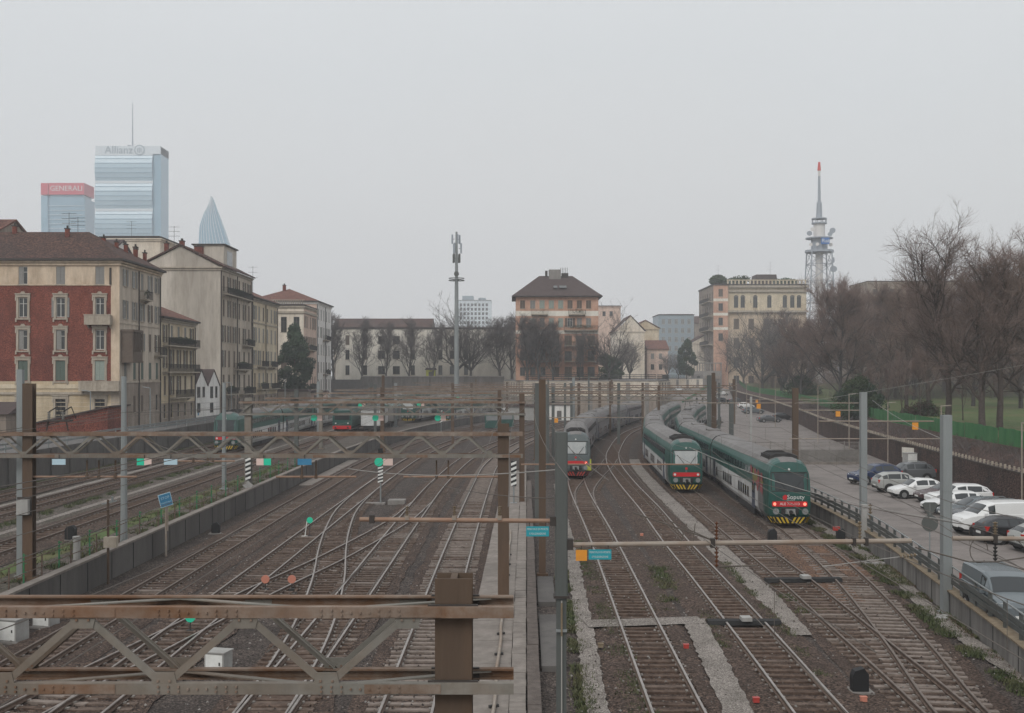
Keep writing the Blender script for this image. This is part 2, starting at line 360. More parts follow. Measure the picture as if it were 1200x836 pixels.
dm('twig', (.150,.106,.092), (.190,.138,.120), sc=1, rough=.95)
dm('twig_dark', (.115,.098,.094), (.150,.130,.125), sc=1, rough=.95)  # lightened tone, painting haze into the crowns of the far trees
dm('twig_tan', (.18,.125,.10), (.22,.158,.13), sc=1, rough=.95)
dm('weeds', (.040, .058, .022), (.085, .095, .042), sc=3, rough=.95, world_pos=True, c3=(.12, .10, .055))
dm('dry_litter', (.10, .065, .045), (.16, .11, .08), sc=3, rough=.95, world_pos=True)
dm('skin', (.42, .27, .20), rough=.6)
dm('dark_cloth', (.018, .018, .022), rough=.9)
dm('hair', (.02, .015, .012), rough=.8)
# ------------------------------------------------------------ the ground and its levels
T1 = [(4.6, 14), (4.8, 32.5), (5.15, 52.7), (5.38, 65.7), (5.94, 103), (8.6, 142), (15, 184), (23.5, 224), (29.5, 248)]
T2 = [(8.2, 14), (8.86, 32.5), (9.35, 52.7), (9.53, 64), (10, 80), (10.4, 102), (11.2, 122), (13.0, 142), (19.0, 184), (27.5, 222), (32, 244)]
T3 = [(11.6, 14), (12.6, 32.5), (13.1, 44.8), (13.4, 52.3), (13.7, 64.4), (14.5, 92.6), (16.2, 126), (19.0, 150), (24.5, 184), (32, 220), (36, 238)]
T4 = [(12.0, 24), (13, 32.5), (14.3, 40.2), (16.1, 52.7), (17.4, 66), (18.2, 78), (19.2, 98), (20.8, 130), (23.3, 150), (28.6, 180), (35.5, 212), (38, 222)]
K1 = [(5.5, 82), (6.1, 93), (8.1, 107), (10.3, 120), (11.4, 128)]
L1 = [(-3.1, 14), (-3.05, 32.5), (-3.0, 61), (-2.67, 99), (-2.1, 122), (.3, 150), (5.5, 184), (14, 224), (20, 249)]
L2 = [(-7.2, 14), (-7.1, 32.5), (-7.0, 49.6), (-6.9, 75.6), (-6.6, 99), (-5.3, 129), (-3.2, 150), (1.8, 184), (10, 224), (16, 249)]
X0 = [(-6.9, 84), (-7.5, 73.7), (-9.5, 59), (-11.2, 50), (-12.8, 40), (-14.1, 32), (-16.0, 18)][::-1]
C0 = [(-7.15, 28), (-7.3, 36), (-7.7, 43), (-8.7, 52.5), (-9.9, 61), (-10.9, 69), (-11.9, 80), (-12.2, 92), (-12.15, 104)]
L4 = [(-12.5, 14), (-12.4, 56), (-12.3, 84), (-11.9, 115), (-11.5, 129), (-9.5, 155), (-5.5, 184), (2.5, 222), (9, 248)]
L5 = [(-16.5, 14), (-16.4, 53), (-16.4, 88), (-16.2, 120), (-15.0, 150), (-11.5, 184), (-4, 222), (3, 250)]
U1 = [(-25, 34), (-25, 160), (-24.5, 190), (-21, 225), (-14, 262), (-9, 285)]
U2 = [(-31.4, 48), (-31.8, 128), (-32.4, 194), (-30, 230), (-25, 262), (-20, 285)]
U3 = [(-36.3, 60), (-36.3, 150), (-36.6, 205)]
WL = [(-19.6, 14), (-19.6, 60), (-19.6, 108), (-19.2, 130), (-17.6, 160), (-14.4, 190), (-8.5, 225), (-1.5, 252)]
WR = [(14.2, 22), (15.4, 28), (16.9, 36.5), (18.35, 47), (20.5, 65), (22, 98), (24.2, 130), (27, 150), (32.6, 180), (40.5, 215)]
WP = [(31.5, 30), (33, 50), (35, 76), (39.5, 114), (48, 173), (54, 212), (58, 245), (62, 303), (68.5, 345), (82.6, 422)]
UP = 1.25
def park_z(y):
    return .6 if y < 170 else .6 + (y - 170) / 60 * .5 if y < 230 else 1.1 + (y - 230) / 55 * 1.2 if y < 285 else 2.3 + (y - 285) / 195 * 3.2
def bank_z(y): return 4.2 if y < 200 else 4.2 + (y - 200) * .012
mb = MB(); mb.quad((-1500, -40, 0), (1500, -40, 0), (1500, 2400, 0), (-1500, 2400, 0))
struct(mb.build('ground', 'ballast'))
# raised yard on the left, street above it, far plateau
wl_p = spline(WL, 4)
mb = MB(); vs = []
for p, d in wl_p: vs += [(p.x, p.y, UP), (-39.2, p.y, UP)]
mb.add(vs, [(2 * i, 2 * i + 2, 2 * i + 3, 2 * i + 1) for i in range(len(wl_p) - 1)])
mb.quad((-39.2, 252, UP), (-1.5, 252, UP), (3, 292, UP), (-39.2, 292, UP))
struct(mb.build('upper_yard', 'yard_soil'))
mb = MB(); mb.b2(-400, -39.3, 20, 290, -1, 3.6); struct(mb.build('street', 'street_asphalt'))
mb = MB(); mb.prism([(-400, 290.2), (-2, 290.2), (3, 256), (33, 254.5), (38, 270), (58, 430), (75, 436), (75, 470), (130, 620), (400, 700), (1500, 900), (1500, 2300), (-1500, 2300), (-1500, 290.2)], -1, 8.75)
struct(mb.build('far_terrain', 'street_asphalt'))
# stone retaining walls of the far street
def solid(name, label, cat, mb_, mats, group=None, smooth=None):
    return tag(mb_.build(name, mats, smooth=smooth), label, cat, group)
mb = MB(); mb.b2(-39.3, -2, 289.4, 290.1, 0, 9.5, 0); mb.b2(-39.3, -2, 289.2, 290.1, 9.502, 9.72, 1)
for k in range(12): x = -38 + k * 3.2; mb.b2(x, x + .5, 289.1, 289.39, 0, 9.4, 0)
solid('retaining_wall', 'dark stone retaining wall below the long cream building', 'wall', mb, ['old_concrete', 'concrete'])
mb = MB()
for (a, b) in (((-2, 289.8), (3, 255.7)), ((3, 255.6), (33, 254.1)), ((33.2, 254.2), (37.9, 269.8)), ((38, 269.9), (58, 429.8)), ((58.1, 429.8), (74.8, 435.6))):
    a, b = Vector((*a, 0)), Vector((*b, 0)); z = Vector((0, 0, 4.25)); mb.bar(a + Vector((0, 0, 6.75)), b + Vector((0, 0, 6.75)), .5, 3.5, 0); mb.bar(a + Vector((0, 0, 2.45)), b + Vector((0, 0, 2.45)), .8, 5.08, 2); mb.bar(a + Vector((0, 0, 8.63)), b + Vector((0, 0, 8.63)), .7, .25, 1)
    n = int((b - a).length / 4)
    for k in range(n):
        p = a.lerp(b, (k + .5) / n); mb.box((p.x, p.y, 4.1), (.95, .95, 8.2), 1)
solid('retaining_wall', 'beige rendered retaining wall in front of the orange apartment block', 'wall', mb, ['cream_plaster', 'concrete', 'dirty_base'])
# dark railing on top of it
mb = MB()
for (a, b) in (((3, 255.9), (33, 254.4)), ((33.4, 255), (38, 269.8)), ((38.1, 270), (58, 429.8)), ((58.1, 430), (74.8, 435.9))):
    a, b = Vector((*a, 8.76)), Vector((*b, 8.76)); n = int((b - a).length / 1.6)
    for k in range(n + 1): p = a.lerp(b, k / n); mb.box((p.x, p.y, 9.4), (.07, .07, 1.3), 0)
    for z in (.35, .8, 1.25): mb.bar(a + Vector((0, 0, z)), b + Vector((0, 0, z)), .05, .16, 0)
solid('street_railing', 'dark metal railing along the top of the beige retaining wall', 'railing', mb, ['iron'])
# concrete wall between the lower tracks and the upper yard
mb = MB(); wl2 = spline(WL, 3)
wall_mesh(wl2, .32, -.2, 1.36, mb, 0); wall_mesh(wl2, .42, 1.362, 1.46, mb, 1)
for i in range(0, len(wl2), 1):
    p, d = wl2[i]; n = Vector((d.y, -d.x)); q = p + n * .171; mb.box((q.x, q.y, .66), (.03, .03, 1.3), 2)
solid('retaining_wall', 'stained grey concrete wall between the lower tracks and the raised yard', 'wall', mb, ['old_concrete', 'slab_concrete', 'black_paint'])
mb = MB()
wall_mesh([(Vector((-39.25, 20)), Vector((0, 1))), (Vector((-39.25, 289)), Vector((0, 1)))], .3, 0, 3.75, mb, 0)
for k in range(66): mb.b2(-39.09, -39.0, 22 + k * 4, 22.35 + k * 4, 0, 3.7, 0)
solid('street_wall', 'grey wall with piers carrying the street by the left houses', 'wall', mb, ['old_concrete'])
mb = MB()
for k in range(68): mb.box((-39.3, 22 + k * 4, 4.2), (.09, .12, .9), 0)
for z in (4.2, 4.55): mb.b2(-39.26, -39.2, 20, 289, z - .09, z + .09, 0)
solid('guard_rail', 'pale metal guard rail on the street wall by the left houses', 'guard rail', mb, ['galv'])
# parking lot
wr_p = spline(WR, 3); wp = Path(WP, 3)
def wp_x(y): return wp.at(wp.s_at_y(y))[0].x
def wr_x(y):
    for p, d in wr_p:
        if p.y >= y: return p.x
    return 40.5 - (y - 215) * .15 if y < 248 else 35.8 + (y - 248) * .132
mb = MB(); ys = [24 + 4 * k for k in range(115)]; vs = []
for y in ys: vs += [(wr_x(y) + .1, y, park_z(y)), (wp_x(max(y, 31)) + .1, y, park_z(y))]
mb.add(vs, [(2 * i, 2 * i + 1, 2 * i + 3, 2 * i + 2) for i in range(len(ys) - 1)])
struct(mb.build('parking_lot', 'asphalt'))
# wall of the yard towards the parking lot, with its guard rail
mb = MB(); wall_mesh(wr_p, .3, -.2, .98, mb, 0); wall_mesh(wr_p, .46, .982, 1.04, mb, 1)
pw = Path(WR, 1)
for k in range(int(pw.len / 3.0)):
    p, d = pw.at(k * 3.0); n = Vector((d.y, -d.x)); q = p - n * .155; mb.box((q.x, q.y, .48), (.02, .03, .98), 2)
solid('parking_wall', 'low concrete wall with ochre cap between the tracks and the parking lot', 'wall', mb, ['pale_old_concrete', 'ochre_cap', 'black_paint'])
gr = thing('guard_rail', 'double steel guard rail on the low wall beside the parking lot', 'guard rail', (0, 0, 0))
mb = MB()
for zz in (1.38, 1.62): wall_mesh(wr_p, .06, zz - .09, zz + .09, mb, 0, off=-.03)
mb.build('rail_beam', ['galv_dark'], gr)
mb = MB(); hp = [Vector((p.x, p.y, 1.98)) for p, d in wr_p]; mb.tube(hp, .035, 5, 0); mb.build('hand_rail', ['galv'], gr)
pm = MB(); pm.b2(-.06, .06, -.07, .07, 0, .95, 0); pm = pm.mesh('post', ['galv_dark'])
for k in range(int(pw.len / 1.85)):
    p, d = pw.at(k * 1.85 + .6); link('post', pm, gr, (p.x + .06, p.y, 1.03), math.atan2(-d.x, d.y))
# brown park wall with pale railing line, leafy bank, green screen, lawn
pp = spline(WP, 3)
mb = MB(); wall_mesh(pp, .35, 0, lambda y: park_z(y) + 2.5, mb, 0, off=.2)
wall_mesh(pp, .45, lambda y: park_z(y) + 2.502, lambda y: park_z(y) + 2.58, mb, 1, off=.2)
solid('park_wall', 'dark brown brick wall behind the parked cars', 'wall', mb, ['leaf_bank', 'bark'])
mb = MB(); P2 = Path(WP, 1)
for k in range(int(P2.len / .95)):
    p, d = P2.at(k * .95); n = Vector((d.y, -d.x)); q = p + n * .2; z = park_z(p.y) + 2.58; mb.box((q.x, q.y, z + .15), (.12, .12, .30), 0)
for zz in (.12,): wall_mesh(pp, .03, lambda y: park_z(y) + 2.58 + zz, lambda y: park_z(y) + 2.61 + zz, mb, 0, off=.2)
solid('picket_rail', 'weathered picket rail along the top of the brown park wall', 'railing', mb, ['stone_trim'])
mb = MB(); vs = []
for p, d in pp:
    n = Vector((d.y, -d.x)); a = p + n * .38; b = p + n * 3.6; c = p + n * 400
    vs += [(a.x, a.y, park_z(p.y) + 2.2), ((a.x + b.x) / 2, (a.y + b.y) / 2, (park_z(p.y) + 2.2 + bank_z(p.y)) / 2 + .25), (b.x, b.y, bank_z(p.y)), ]
for i in range(len(pp) - 1):
    for j in range(2): a = i * 3 + j; mb.add([vs[a], vs[a + 1], vs[a + 4], vs[a + 3]], [(0, 1, 2, 3)])
struct(mb.build('leafy_bank', 'leaf_bank'))
mb = MB(); vs = []
for p, d in pp: 
    n = Vector((d.y, -d.x)); b = p + n * 3.58; vs.append((b.x, b.y, bank_z(p.y)))
vs += [(900, 480, bank_z(480)), (900, 25, bank_z(25))]
mb.poly(vs); bank = mb.build('lawn', 'lawn'); struct(bank)
# sandy path patch in the park
mb = MB(); mb.poly([(52, 150, 4.23), (120, 170, 4.23), (150, 235, 4.62), (90, 250, 4.82), (62, 215, 4.4)][::1]); struct(mb.build('park_path', 'bare_earth'))
mb = MB(); P3 = spline(WP, 1.4)
for i in range(len(P3) - 1):
    if P3[i][0].y > 470 or P3[i][0].y < 45: continue
    a = P3[i][0] + Vector((P3[i][1].y, -P3[i][1].x)) * (3.7 + ru(-.05, .05)); b = P3[i + 1][0] + Vector((P3[i + 1][1].y, -P3[i + 1][1].x)) * (3.7 + ru(-.05, .05))
    za, zb = bank_z(a.y), bank_z(b.y); h = 1.35 + ru(-.06, .06)
    mb.add([(a.x, a.y, za), (b.x, b.y, zb), (b.x, b.y, zb + h), (a.x, a.y, za + h), (a.x + .02, a.y, za), (b.x + .02, b.y, zb), (b.x + .02, b.y, zb + h), (a.x + .02, a.y, za + h)], [(3, 2, 1, 0), (4, 5, 6, 7), (3, 7, 6, 2)])
solid('screen_fence', 'green mesh screen fence along the edge of the park lawn', 'fence', mb, ['screen_green'])

# ------------------------------------------------------------ tracks
def rail_profile():   # (lateral, height) of a vignole rail, closed
    return [(-.07, 0), (.07, 0), (.07, .025), (.018, .045), (.018, .115), (.037, .125), (.037, .16), (-.037, .16), (-.037, .125), (-.018, .115), (-.018, .045), (-.07, .025)]
def rail_mesh(pts, off, z, top):
    pr = rail_profile(); mb = MB(); vs = []; k = len(pr)
    for p, d in pts:
        n = Vector((d.y, -d.x))
        for (a, h) in pr: q = p + n * (off + a); vs.append((q.x, q.y, z + h))
    for i in range(len(pts) - 1):
        for j in range(k):
            a = i * k + j; b = i * k + (j + 1) % k; mb.add([vs[a], vs[b], vs[b + k], vs[a + k]], [(0, 1, 2, 3)], 1 if j in (5, 6, 7) else 0)
    return mb.mesh('rail', ['rail_side', top], 40)
def sleeper_mb(w=2.5, d=.25, h=.14, clips=True):
    mb = MB(); mb.b2(-w / 2, w / 2, -d / 2, d / 2, -h, .0, 0)
    if clips:
        for s in (-.75, .75):
            for t in (-.115, .115): mb.box((s + t, 0, .018), (.07, .15, .036), 1)
    return mb
SLEEP = {}
TRK = 0
def track(label, pts, smat, z=0.0, top='rail_top', spacing=.62, y0=None, bed=True, group='railway tracks of the yard', width=2.5, bedw=1.75, bedmat='track_ballast', shoulder=False):
    global TRK; TRK += 1
    path = Path(pts, .7); t = thing('railway_track', label, 'railway track', (0, 0, 0), 0, group)
    zo = z + .0015 * TRK
    mb = MB(); strip_mesh(spline(pts, 1.5), -bedw, bedw, z + .012 + .004 * TRK, mb, 0, .14)
    if bed and shoulder:                                     # ballast heaped over the sleeper ends
        rows = []; cols = (-1.95, -1.5, -1.18, -.90, .90, 1.18, 1.5, 1.95); hs = (.0, .085, .118, .10, .10, .118, .085, .0); gg = random.Random(TRK)
        for p, d in spline(pts, .5):
            n = Vector((d.y, -d.x)); rows.append([(p.x + n.x * (c + gg.uniform(-.05, .05)), p.y + n.y * c, zo + .006 + h + (gg.uniform(-.03, .022) if h else 0)) for c, h in zip(cols, hs)])
        for i in range(len(rows) - 1):
            for j in (0, 1, 2, 4, 5, 6): mb.add([rows[i][j], rows[i][j + 1], rows[i + 1][j + 1], rows[i + 1][j]], [(0, 1, 2, 3)])
    if bed: struct(mb.build('track_bed', [bedmat]))
    sp = spline(pts, 1.5)
    for s in (-.7535, .7535): link('rail', rail_mesh(sp, s, zo + .095, top), t)
    for q in ('old_sleeper', 'mid_sleeper', 'concrete_sleeper'):
        if q not in SLEEP: SLEEP[q] = sleeper_mb().mesh('sleeper', [q, 'clip'])
    mixs = {'old_sleeper': ['old_sleeper'] * 6 + ['mid_sleeper'] * 2, 'mid_sleeper': ['mid_sleeper'] * 5 + ['old_sleeper'] * 2 + ['concrete_sleeper'], 'concrete_sleeper': ['concrete_sleeper'] * 6 + ['mid_sleeper'] * 2}[smat]
    n = int(path.len / spacing); rest = MB(); cnt = 0
    vis0 = max(0.0, path.s_at_y(24 if z == 0 else 50))
    k = int(vis0 / spacing)
    while k < n:
        p, d = path.at(k * spacing); a = math.atan2(-d.x, d.y) + ru(-.022, .022)
        if cnt < 100:
            link('sleeper', SLEEP[random.choice(mixs)], t, (p.x + ru(-.05, .05), p.y + ru(-.03, .03), zo + .088 + ru(-.02, .006)), a); cnt += 1
        else:
            rest.box((p.x, p.y, zo + .03), (2.5, .25, .12), 0, rz=a)
        k += 1
    if rest.v: tag(rest.build('sleeper', [smat], t), kind='stuff')
    return t
track('straight track running under the grey train beside the pale gravel path', T1, 'old_sleeper', shoulder=True)
track('second track right of the tall green-grey post, curving behind the green trains', T2, 'old_sleeper', shoulder=True)
track('track under the smaller looking green train with pale windscreen', T3, 'mid_sleeper', top='rail_dull')
track('track under the graffitied green train beside the parking wall', T4, 'concrete_sleeper', top='rail_dull')
track('short crossover linking the two tracks in front of the grey train', K1, 'old_sleeper', bed=False, top='rail_dull')
track('track directly beside the narrow concrete platform', L1, 'concrete_sleeper')
track('track second from the platform, with the switch where rails merge', L2, 'mid_sleeper')
track('diagonal crossover track slicing across the lower tracks', X0, 'mid_sleeper', bed=False)
track('curved connecting track sweeping from the far line to the merging switch', C0, 'old_sleeper', bed=False)
track('track past the green disc and the low cabinets', L4, 'mid_sleeper', top='rail_top')
track('track running along the stained concrete wall', L5, 'mid_sleeper', top='rail_dull', shoulder=True)
track('rusty track in the raised yard next to the green fence posts', U1, 'old_sleeper', z=UP, top='rail_dull', shoulder=True)
track('raised yard track under the long green double-deck train', U2, 'old_sleeper', z=UP, top='rail_dull')
track('overgrown raised yard track at the foot of the street wall', U3, 'old_sleeper', z=UP, top='rail_dull')
# ------------------------------------------------------------ gravel paths, platform, litter
def ribbon(name, pts, w, z, m, wob=.12, kind='structure'):
    mb = MB(); wob *= .45; strip_mesh(spline(pts, .35), -w / 2, w / 2, z, mb, 0, wob); return tag(mb.build(name, [m]), kind=kind)
ribbon('gravel_path', [(2.3, 22), (2.5, 32.5), (2.85, 44), (3.2, 58.5), (3.6, 80), (4.1, 100)], .66, .105, 'path_gravel')
ribbon('gravel_path', [(2.9, 43.6), (5.0, 43.9), (7.6, 44.3)], 1.25, .142, 'path_gravel', .08)
ribbon('gravel_path', [(6.0, 22), (6.6, 32.5), (7.3, 44.6)], .9, .131, 'path_gravel')
ribbon('gravel_path', [(10.8, 42), (11.3, 50), (11.6, 60), (12.1, 80), (12.6, 98), (13.4, 118), (14.3, 130)], 1.15, .075, 'path_gravel')
ribbon('gravel_path', [(16.3, 30), (17.2, 44), (18.7, 54), (19.6, 64), (20.4, 78)], .7, .075, 'path_gravel')
ribbon('dirt_patch', [(14.6, 48), (15.2, 56), (15.9, 66)], 1.5, .081, 'rust_ballast', .2)
ribbon('dirt_patch', [(17.0, 54), (17.6, 64)], 1.3, .097, 'rust_ballast', .12)
ribbon('gravel_path', [(-27.9, 50), (-27.9, 108), (-28.2, 150), (-28.6, 200)], .5, UP + .02, 'path_gravel', .1)
ribbon('gravel_path', [(-33.6, 55), (-33.9, 111), (-34.3, 150)], .6, UP + .02, 'path_gravel', .1)
ribbon('grass_verge', [(-37.6, 50), (-37.7, 110), (-37.9, 160)], 1.6, UP + .016, 'lawn', .2)
ribbon('grass_verge', [(-22.3, 46), (-22.3, 108)], 1.1, UP + .016, 'lawn', .2)
# pale ramp slabs where the wall drops
mb = MB(); mb.prism([(-19.0, 99), (-17.9, 99), (-17.7, 128), (-18.9, 128)], .02, .12); struct(mb.build('loading_ramp', 'slab_concrete'))
def cx(y): return .65 + .013 * (y - 49.4)
def along(name, x0, x1, y0, y1, z1, m, n=None, label=None, cat=None, gap=.02, z0=-.1):
    mb = MB(); n = n or 1; L_ = (y1 - y0) / n
    for k in range(n):
        a, b = y0 + k * L_ + gap, y0 + (k + 1) * L_ - gap; j = ru(-.012, .012) if n > 6 else 0
        mb.prism([(cx(a) + x0 + j, a), (cx(a) + x1 + j, a), (cx(b) + x1 + j, b), (cx(b) + x0 + j, b)], z0, z1 + (ru(-.008, .008) if n > 6 else 0), 0)
    o = mb.build(name, [m]); 
    return tag(o, label, cat) if label else struct(o)
pf = along('platform', -2.1, -.52, 14, 112, .32, 'slab_concrete', 30)
along('cable_trough', -.50, -.02, 14, 118, .36, 'slab_concrete', 130, 'row of grey concrete trough lids beside the platform', 'cable trough', .015)
along('timber_baulk', .02, .42, 14, 100, .42, 'timber', 24, 'long brown timber baulks laid end to end by the posts', 'timber baulk', .012)
mb = MB()
for (y0, y1, w) in ((28, 31.5, .85), (37, 45, .8), (47.5, 53.5, .75)):
    mb.prism([(cx(y0) + .5, y0), (cx(y0) + .5 + w, y0), (cx(y1) + .5 + w, y1), (cx(y1) + .5, y1)], -.1, .2)
struct(mb.build('concrete_plinth', 'old_concrete'))
mb = MB(); mb.b2(-1.3, 1.7, 47.8, 48.1, .1, .425); 
mb2 = MB(); pts = [Vector((cx(y) - .95 + .03 * math.sin(y), y, .40)) for y in range(16, 70, 2)]; mb2.tube(pts, .055, 6, 0)
for y in range(17, 62, 3): mb2.box((cx(y) - .95, y, .36), (.3, .09, .08), 1, rz=.5)
tag(mb2.build('cable_pipe', ['pipe', 'iron']), 'thin pale pipe running lengthwise over the platform slabs', 'pipe')
# ------------------------------------------------------------ gantries, posts, arms, signs
def h_post(w, d, h, m):
    "H-section: two flanges facing along x and a web"
    mb = MB(); t = .03
    mb.b2(-w / 2, w / 2, -d / 2, -d / 2 + t, 0, h); mb.b2(-w / 2, w / 2, d / 2 - t, d / 2, 0, h); mb.b2(-w * .09, w * .09, -d / 2 + t, d / 2 - t, 0, h)
    return mb
def gantry(label, y, x0, x1, ztop, zbot, dep, posts, chord=.13, half=.96, start=0.0, m1='gantry_steel', m2='gantry_rust', fine=True, curve=None):
    g = thing('lattice_gantry', label, 'gantry', ((x0 + x1) / 2, y, 0), 0, 'lattice gantries over the tracks')
    ox = (x0 + x1) / 2; a, b = x0 - ox, x1 - ox
    def ch(yy, z, m_):
        mb = MB(); t = .022; mb.b2(a, b, yy - t / 2, yy + t / 2, z - chord / 2, z + chord / 2)      # web
        s = 1 if yy < 0 else -1
        mb.b2(a, b, yy + s * t / 2, yy + s * chord * .7, z + chord / 2 - t, z + chord / 2); mb.b2(a, b, yy + s * t / 2, yy + s * chord * .7, z - chord / 2, z - chord / 2 + t)
        if fine:
            k = 0
            while a + .4 + k * 2 * half < b:
                xx = a + .4 + k * 2 * half - start
                for q in (-.46, -.34, -.22, -.11, .0, .11, .22, .34, .46):
                    for dz in ((-.028, .028) if abs(q) > .2 else (0,)):
                        if a < xx + q < b: mb.box((xx + q, yy - s * .02, z + dz), (.022, .03, .022), 1)
                if k % 2 == 0 and a < xx + .7 < b: mb.box((xx + .5, yy - s * .014, z), (.9, .012, chord * .84), 1)
                k += 1
        mb.build('chord', [m_, 'gantry_rust'], g)
    for yy in (-dep / 2, dep / 2):
        ch(yy, ztop, m2); ch(yy, zbot, m1 if yy < 0 else m2)
    lat = MB(); X = a - start; i = 0
    for yy in (-dep / 2, dep / 2):
        X = a - start; i = 0
        while X < b - .3:
            p0 = Vector((X, yy * .93, ztop - .03 if i % 2 else zbot + .03)); p1 = Vector((X + half, yy * .93, zbot + .03 if i % 2 else ztop - .03))
            if p0.x > a - .5 and p1.x < (posts[0][0] - ox + .1 if fine and posts[0][0] > ox else b + .3):
                if fine:
                    mb = MB(); mb.bar(p0, p1, .085, .014, 0, up=(0, 1, 0)); q_ = Vector((.036, .03 if yy < 0 else -.03, 0)); mb.bar(p0 + q_, p1 + q_, .012, .06, 0, up=(0, 1, 0)); mb.build('diagonal_brace', [m1], g)
                else: lat.bar(p0, p1, .05, .09, 0, up=(0, 1, 0))
            X += half; i += 1
    X = a - start; i = 0                                     # flat bracing between the two frames
    while X < b - .3:
        for z in (ztop, zbot):
            s = 1 if i % 2 else -1
            lat.bar((max(X, a), s * dep / 2 * .9, z + .03), (min(X + 2 * half, b), -s * dep / 2 * .9, z + .03), .09, .014, 0)
        X += 2 * half; i += 1
    if fine:
        i = 0; X = a - start
        while X < b - .3:
            for yy in (-dep / 2, dep / 2):
                zz = zbot + .09 if i % 2 == 0 else ztop - .09; mb = MB(); mb.prism([(X - .17, zz - .10), (X + .17, zz - .10), (X + .12, zz + .10), (X - .12, zz + .10)] if i % 2 == 0 else [(X - .12, zz - .10), (X + .12, zz - .10), (X + .17, zz + .10), (X - .17, zz + .10)], yy * .965 - .007, yy * .965 + .007, 0, 'y')
                for q in (-.07, .07): mb.box((X + q, yy * .965 - .012, zz), (.026, .02, .026), 1)
                if a + .2 < X < b - .2: mb.build('gusset_plate', [m1, 'gantry_rust'], g)
            X += half; i += 1
    lat.build('lattice', [m1], g)
    for (px, w, h, pm_, z0) in posts:
        mb = h_post(w, w * .95, h - z0, pm_); 
        mb.b2(-w * .9, w * .9, -w * .9, w * .9, -.3, .12); mb.build('post', [pm_], g, (px - ox, 0, z0))
        for z in (ztop, zbot):
            for yy in (-dep / 2, dep / 2): mb = MB(); mb.box((px - ox, yy * .82, z), (w * 1.35, .05, chord * 1.25)); mb.build('bracket', ['gutter'], g)
    return g
gantry('nearest rusty lattice gantry reaching in from the lower left corner', 13.45, -17.5, 0.02, 7.10, 6.20, .72, [(-.70, .44, 7.47, 'post_rust', 0)], start=.05)
gantry('second lattice gantry with coloured plates hanging under it', 47, -24.5, .45, 7.42, 6.50, .7, [(-.36, .47, 7.85, 'post_rust', 0), (-20.45, .42, 9.55, 'post_rust', UP), ], half=.98, chord=.15)
gantry('third lattice gantry from the camera, in front of the double-deck train', 84, -20.6, 1.0, 7.85, 6.95, .7, [(.75, .40, 8.5, 'post_rust', 0), (-19.95, .5, 8.2, 'gantry_steel', UP)], half=1.1, chord=.15, fine=False)
gantry('fourth lattice gantry from the camera, over the bend of the lower tracks', 130, -23, 3.2, 7.8, 6.9, .7, [(2.8, .42, 8.4, 'post_rust', 0), (-15.2, .42, 8.5, 'post_rust', UP), (-22.4, .42, 8.2, 'gantry_steel', UP)], half=1.25, chord=.16, fine=False)
gantry('small distant lattice gantry in front of the beige wall', 186, -20, 12, 8.0, 7.1, .7, [(11.2, .45, 8.6, 'post_rust', 0), (-10, .45, 8.6, 'post_rust', 0), (-19.5, .45, 8.6, 'galv', UP)], half=1.4, chord=.17, fine=False)
gantry('most distant lattice gantry left of the curving grey train', 222, -16, 20.6, 8.0, 7.1, .7, [(20, .45, 8.6, 'post_rust', 0), (-1, .45, 8.6, 'post_rust', 0)], half=1.4, chord=.18, fine=False)
gantry('distant lattice gantry over the tails of the parked green trains', 205, 15.6, 41.5, 8.0, 7.1, .7, [(16.2, .45, 8.6, 'post_rust', 0), (41, .45, 9.2, 'post_rust', 0)], half=1.4, chord=.17, fine=False)
gantry('lattice gantry above the bend behind the parked grey train', 158, 3.4, 29.3, 7.6, 6.9, .7, [(3.8, .4, 8.6, 'post_rust', 0), (15.2, .4, 8.8, 'galv_dark', 0), (28.9, .4, 9.0, 'post_rust', 0)], half=1.4, chord=.14, fine=False)
for (lab, y, x0, x1, zt, xs) in (('lattice gantry over the left tracks between the third and fourth', 106, -23.5, -.9, 7.7, (-20.6, -1.2)), ('wide lattice gantry on the bend just beyond the fourth', 150, -24, 5, 7.9, (-18.5, -8.0, 4.6)), ('lattice gantry over the bend with three brown posts', 170, -22, 9.5, 7.9, (-21.6, -6.2, 9.1)), ('lattice gantry close before the dark stone wall', 245, -22, 22.5, 8.2, (-21.5, -8, 8, 22)), ('lattice gantry over the right-hand sidings beside the parked cars', 135, 4.6, 24.4, 7.7, (5.0, 24.0)), ('lattice gantry over the right-hand sidings by the two walkers', 180, 8.2, 34, 7.9, (8.6, 21.2, 33.6))):
    gantry(lab, y, x0, x1, zt, zt - .85, .7, [(x, .36, zt + .8, 'post_rust' if i % 2 else 'galv_dark', UP if x < -19.5 else 0) for i, x in enumerate(xs)], half=1.2, chord=.14, fine=False)
def post(name, label, x, y, z0, h, w, m, kind='H', cat='post', group=None, base=True):
    if kind == 'H': mb = h_post(w, w, h, m)
    elif kind == 'box':
        mb = MB(); mb.prism([(-w / 2, -w / 2), (w / 2, -w / 2), (w / 2, w / 2), (-w / 2, w / 2)], 0, h)
        mb.b2(-w / 2 - .012, w / 2 + .012, -w / 2 - .012, w / 2 + .012, h * .62, h * .62 + .04)
    else: mb = MB(); mb.tube([(0, 0, 0), (0, 0, h)], w / 2, 10, 0, r1=w * .36)
    if base: mb.b2(-w * .85, w * .85, -w * .85, w * .85, -.25, .1)
    o = mb.build(name, [m], None, (x, y, z0), smooth=35); return tag(o, label, cat, group)
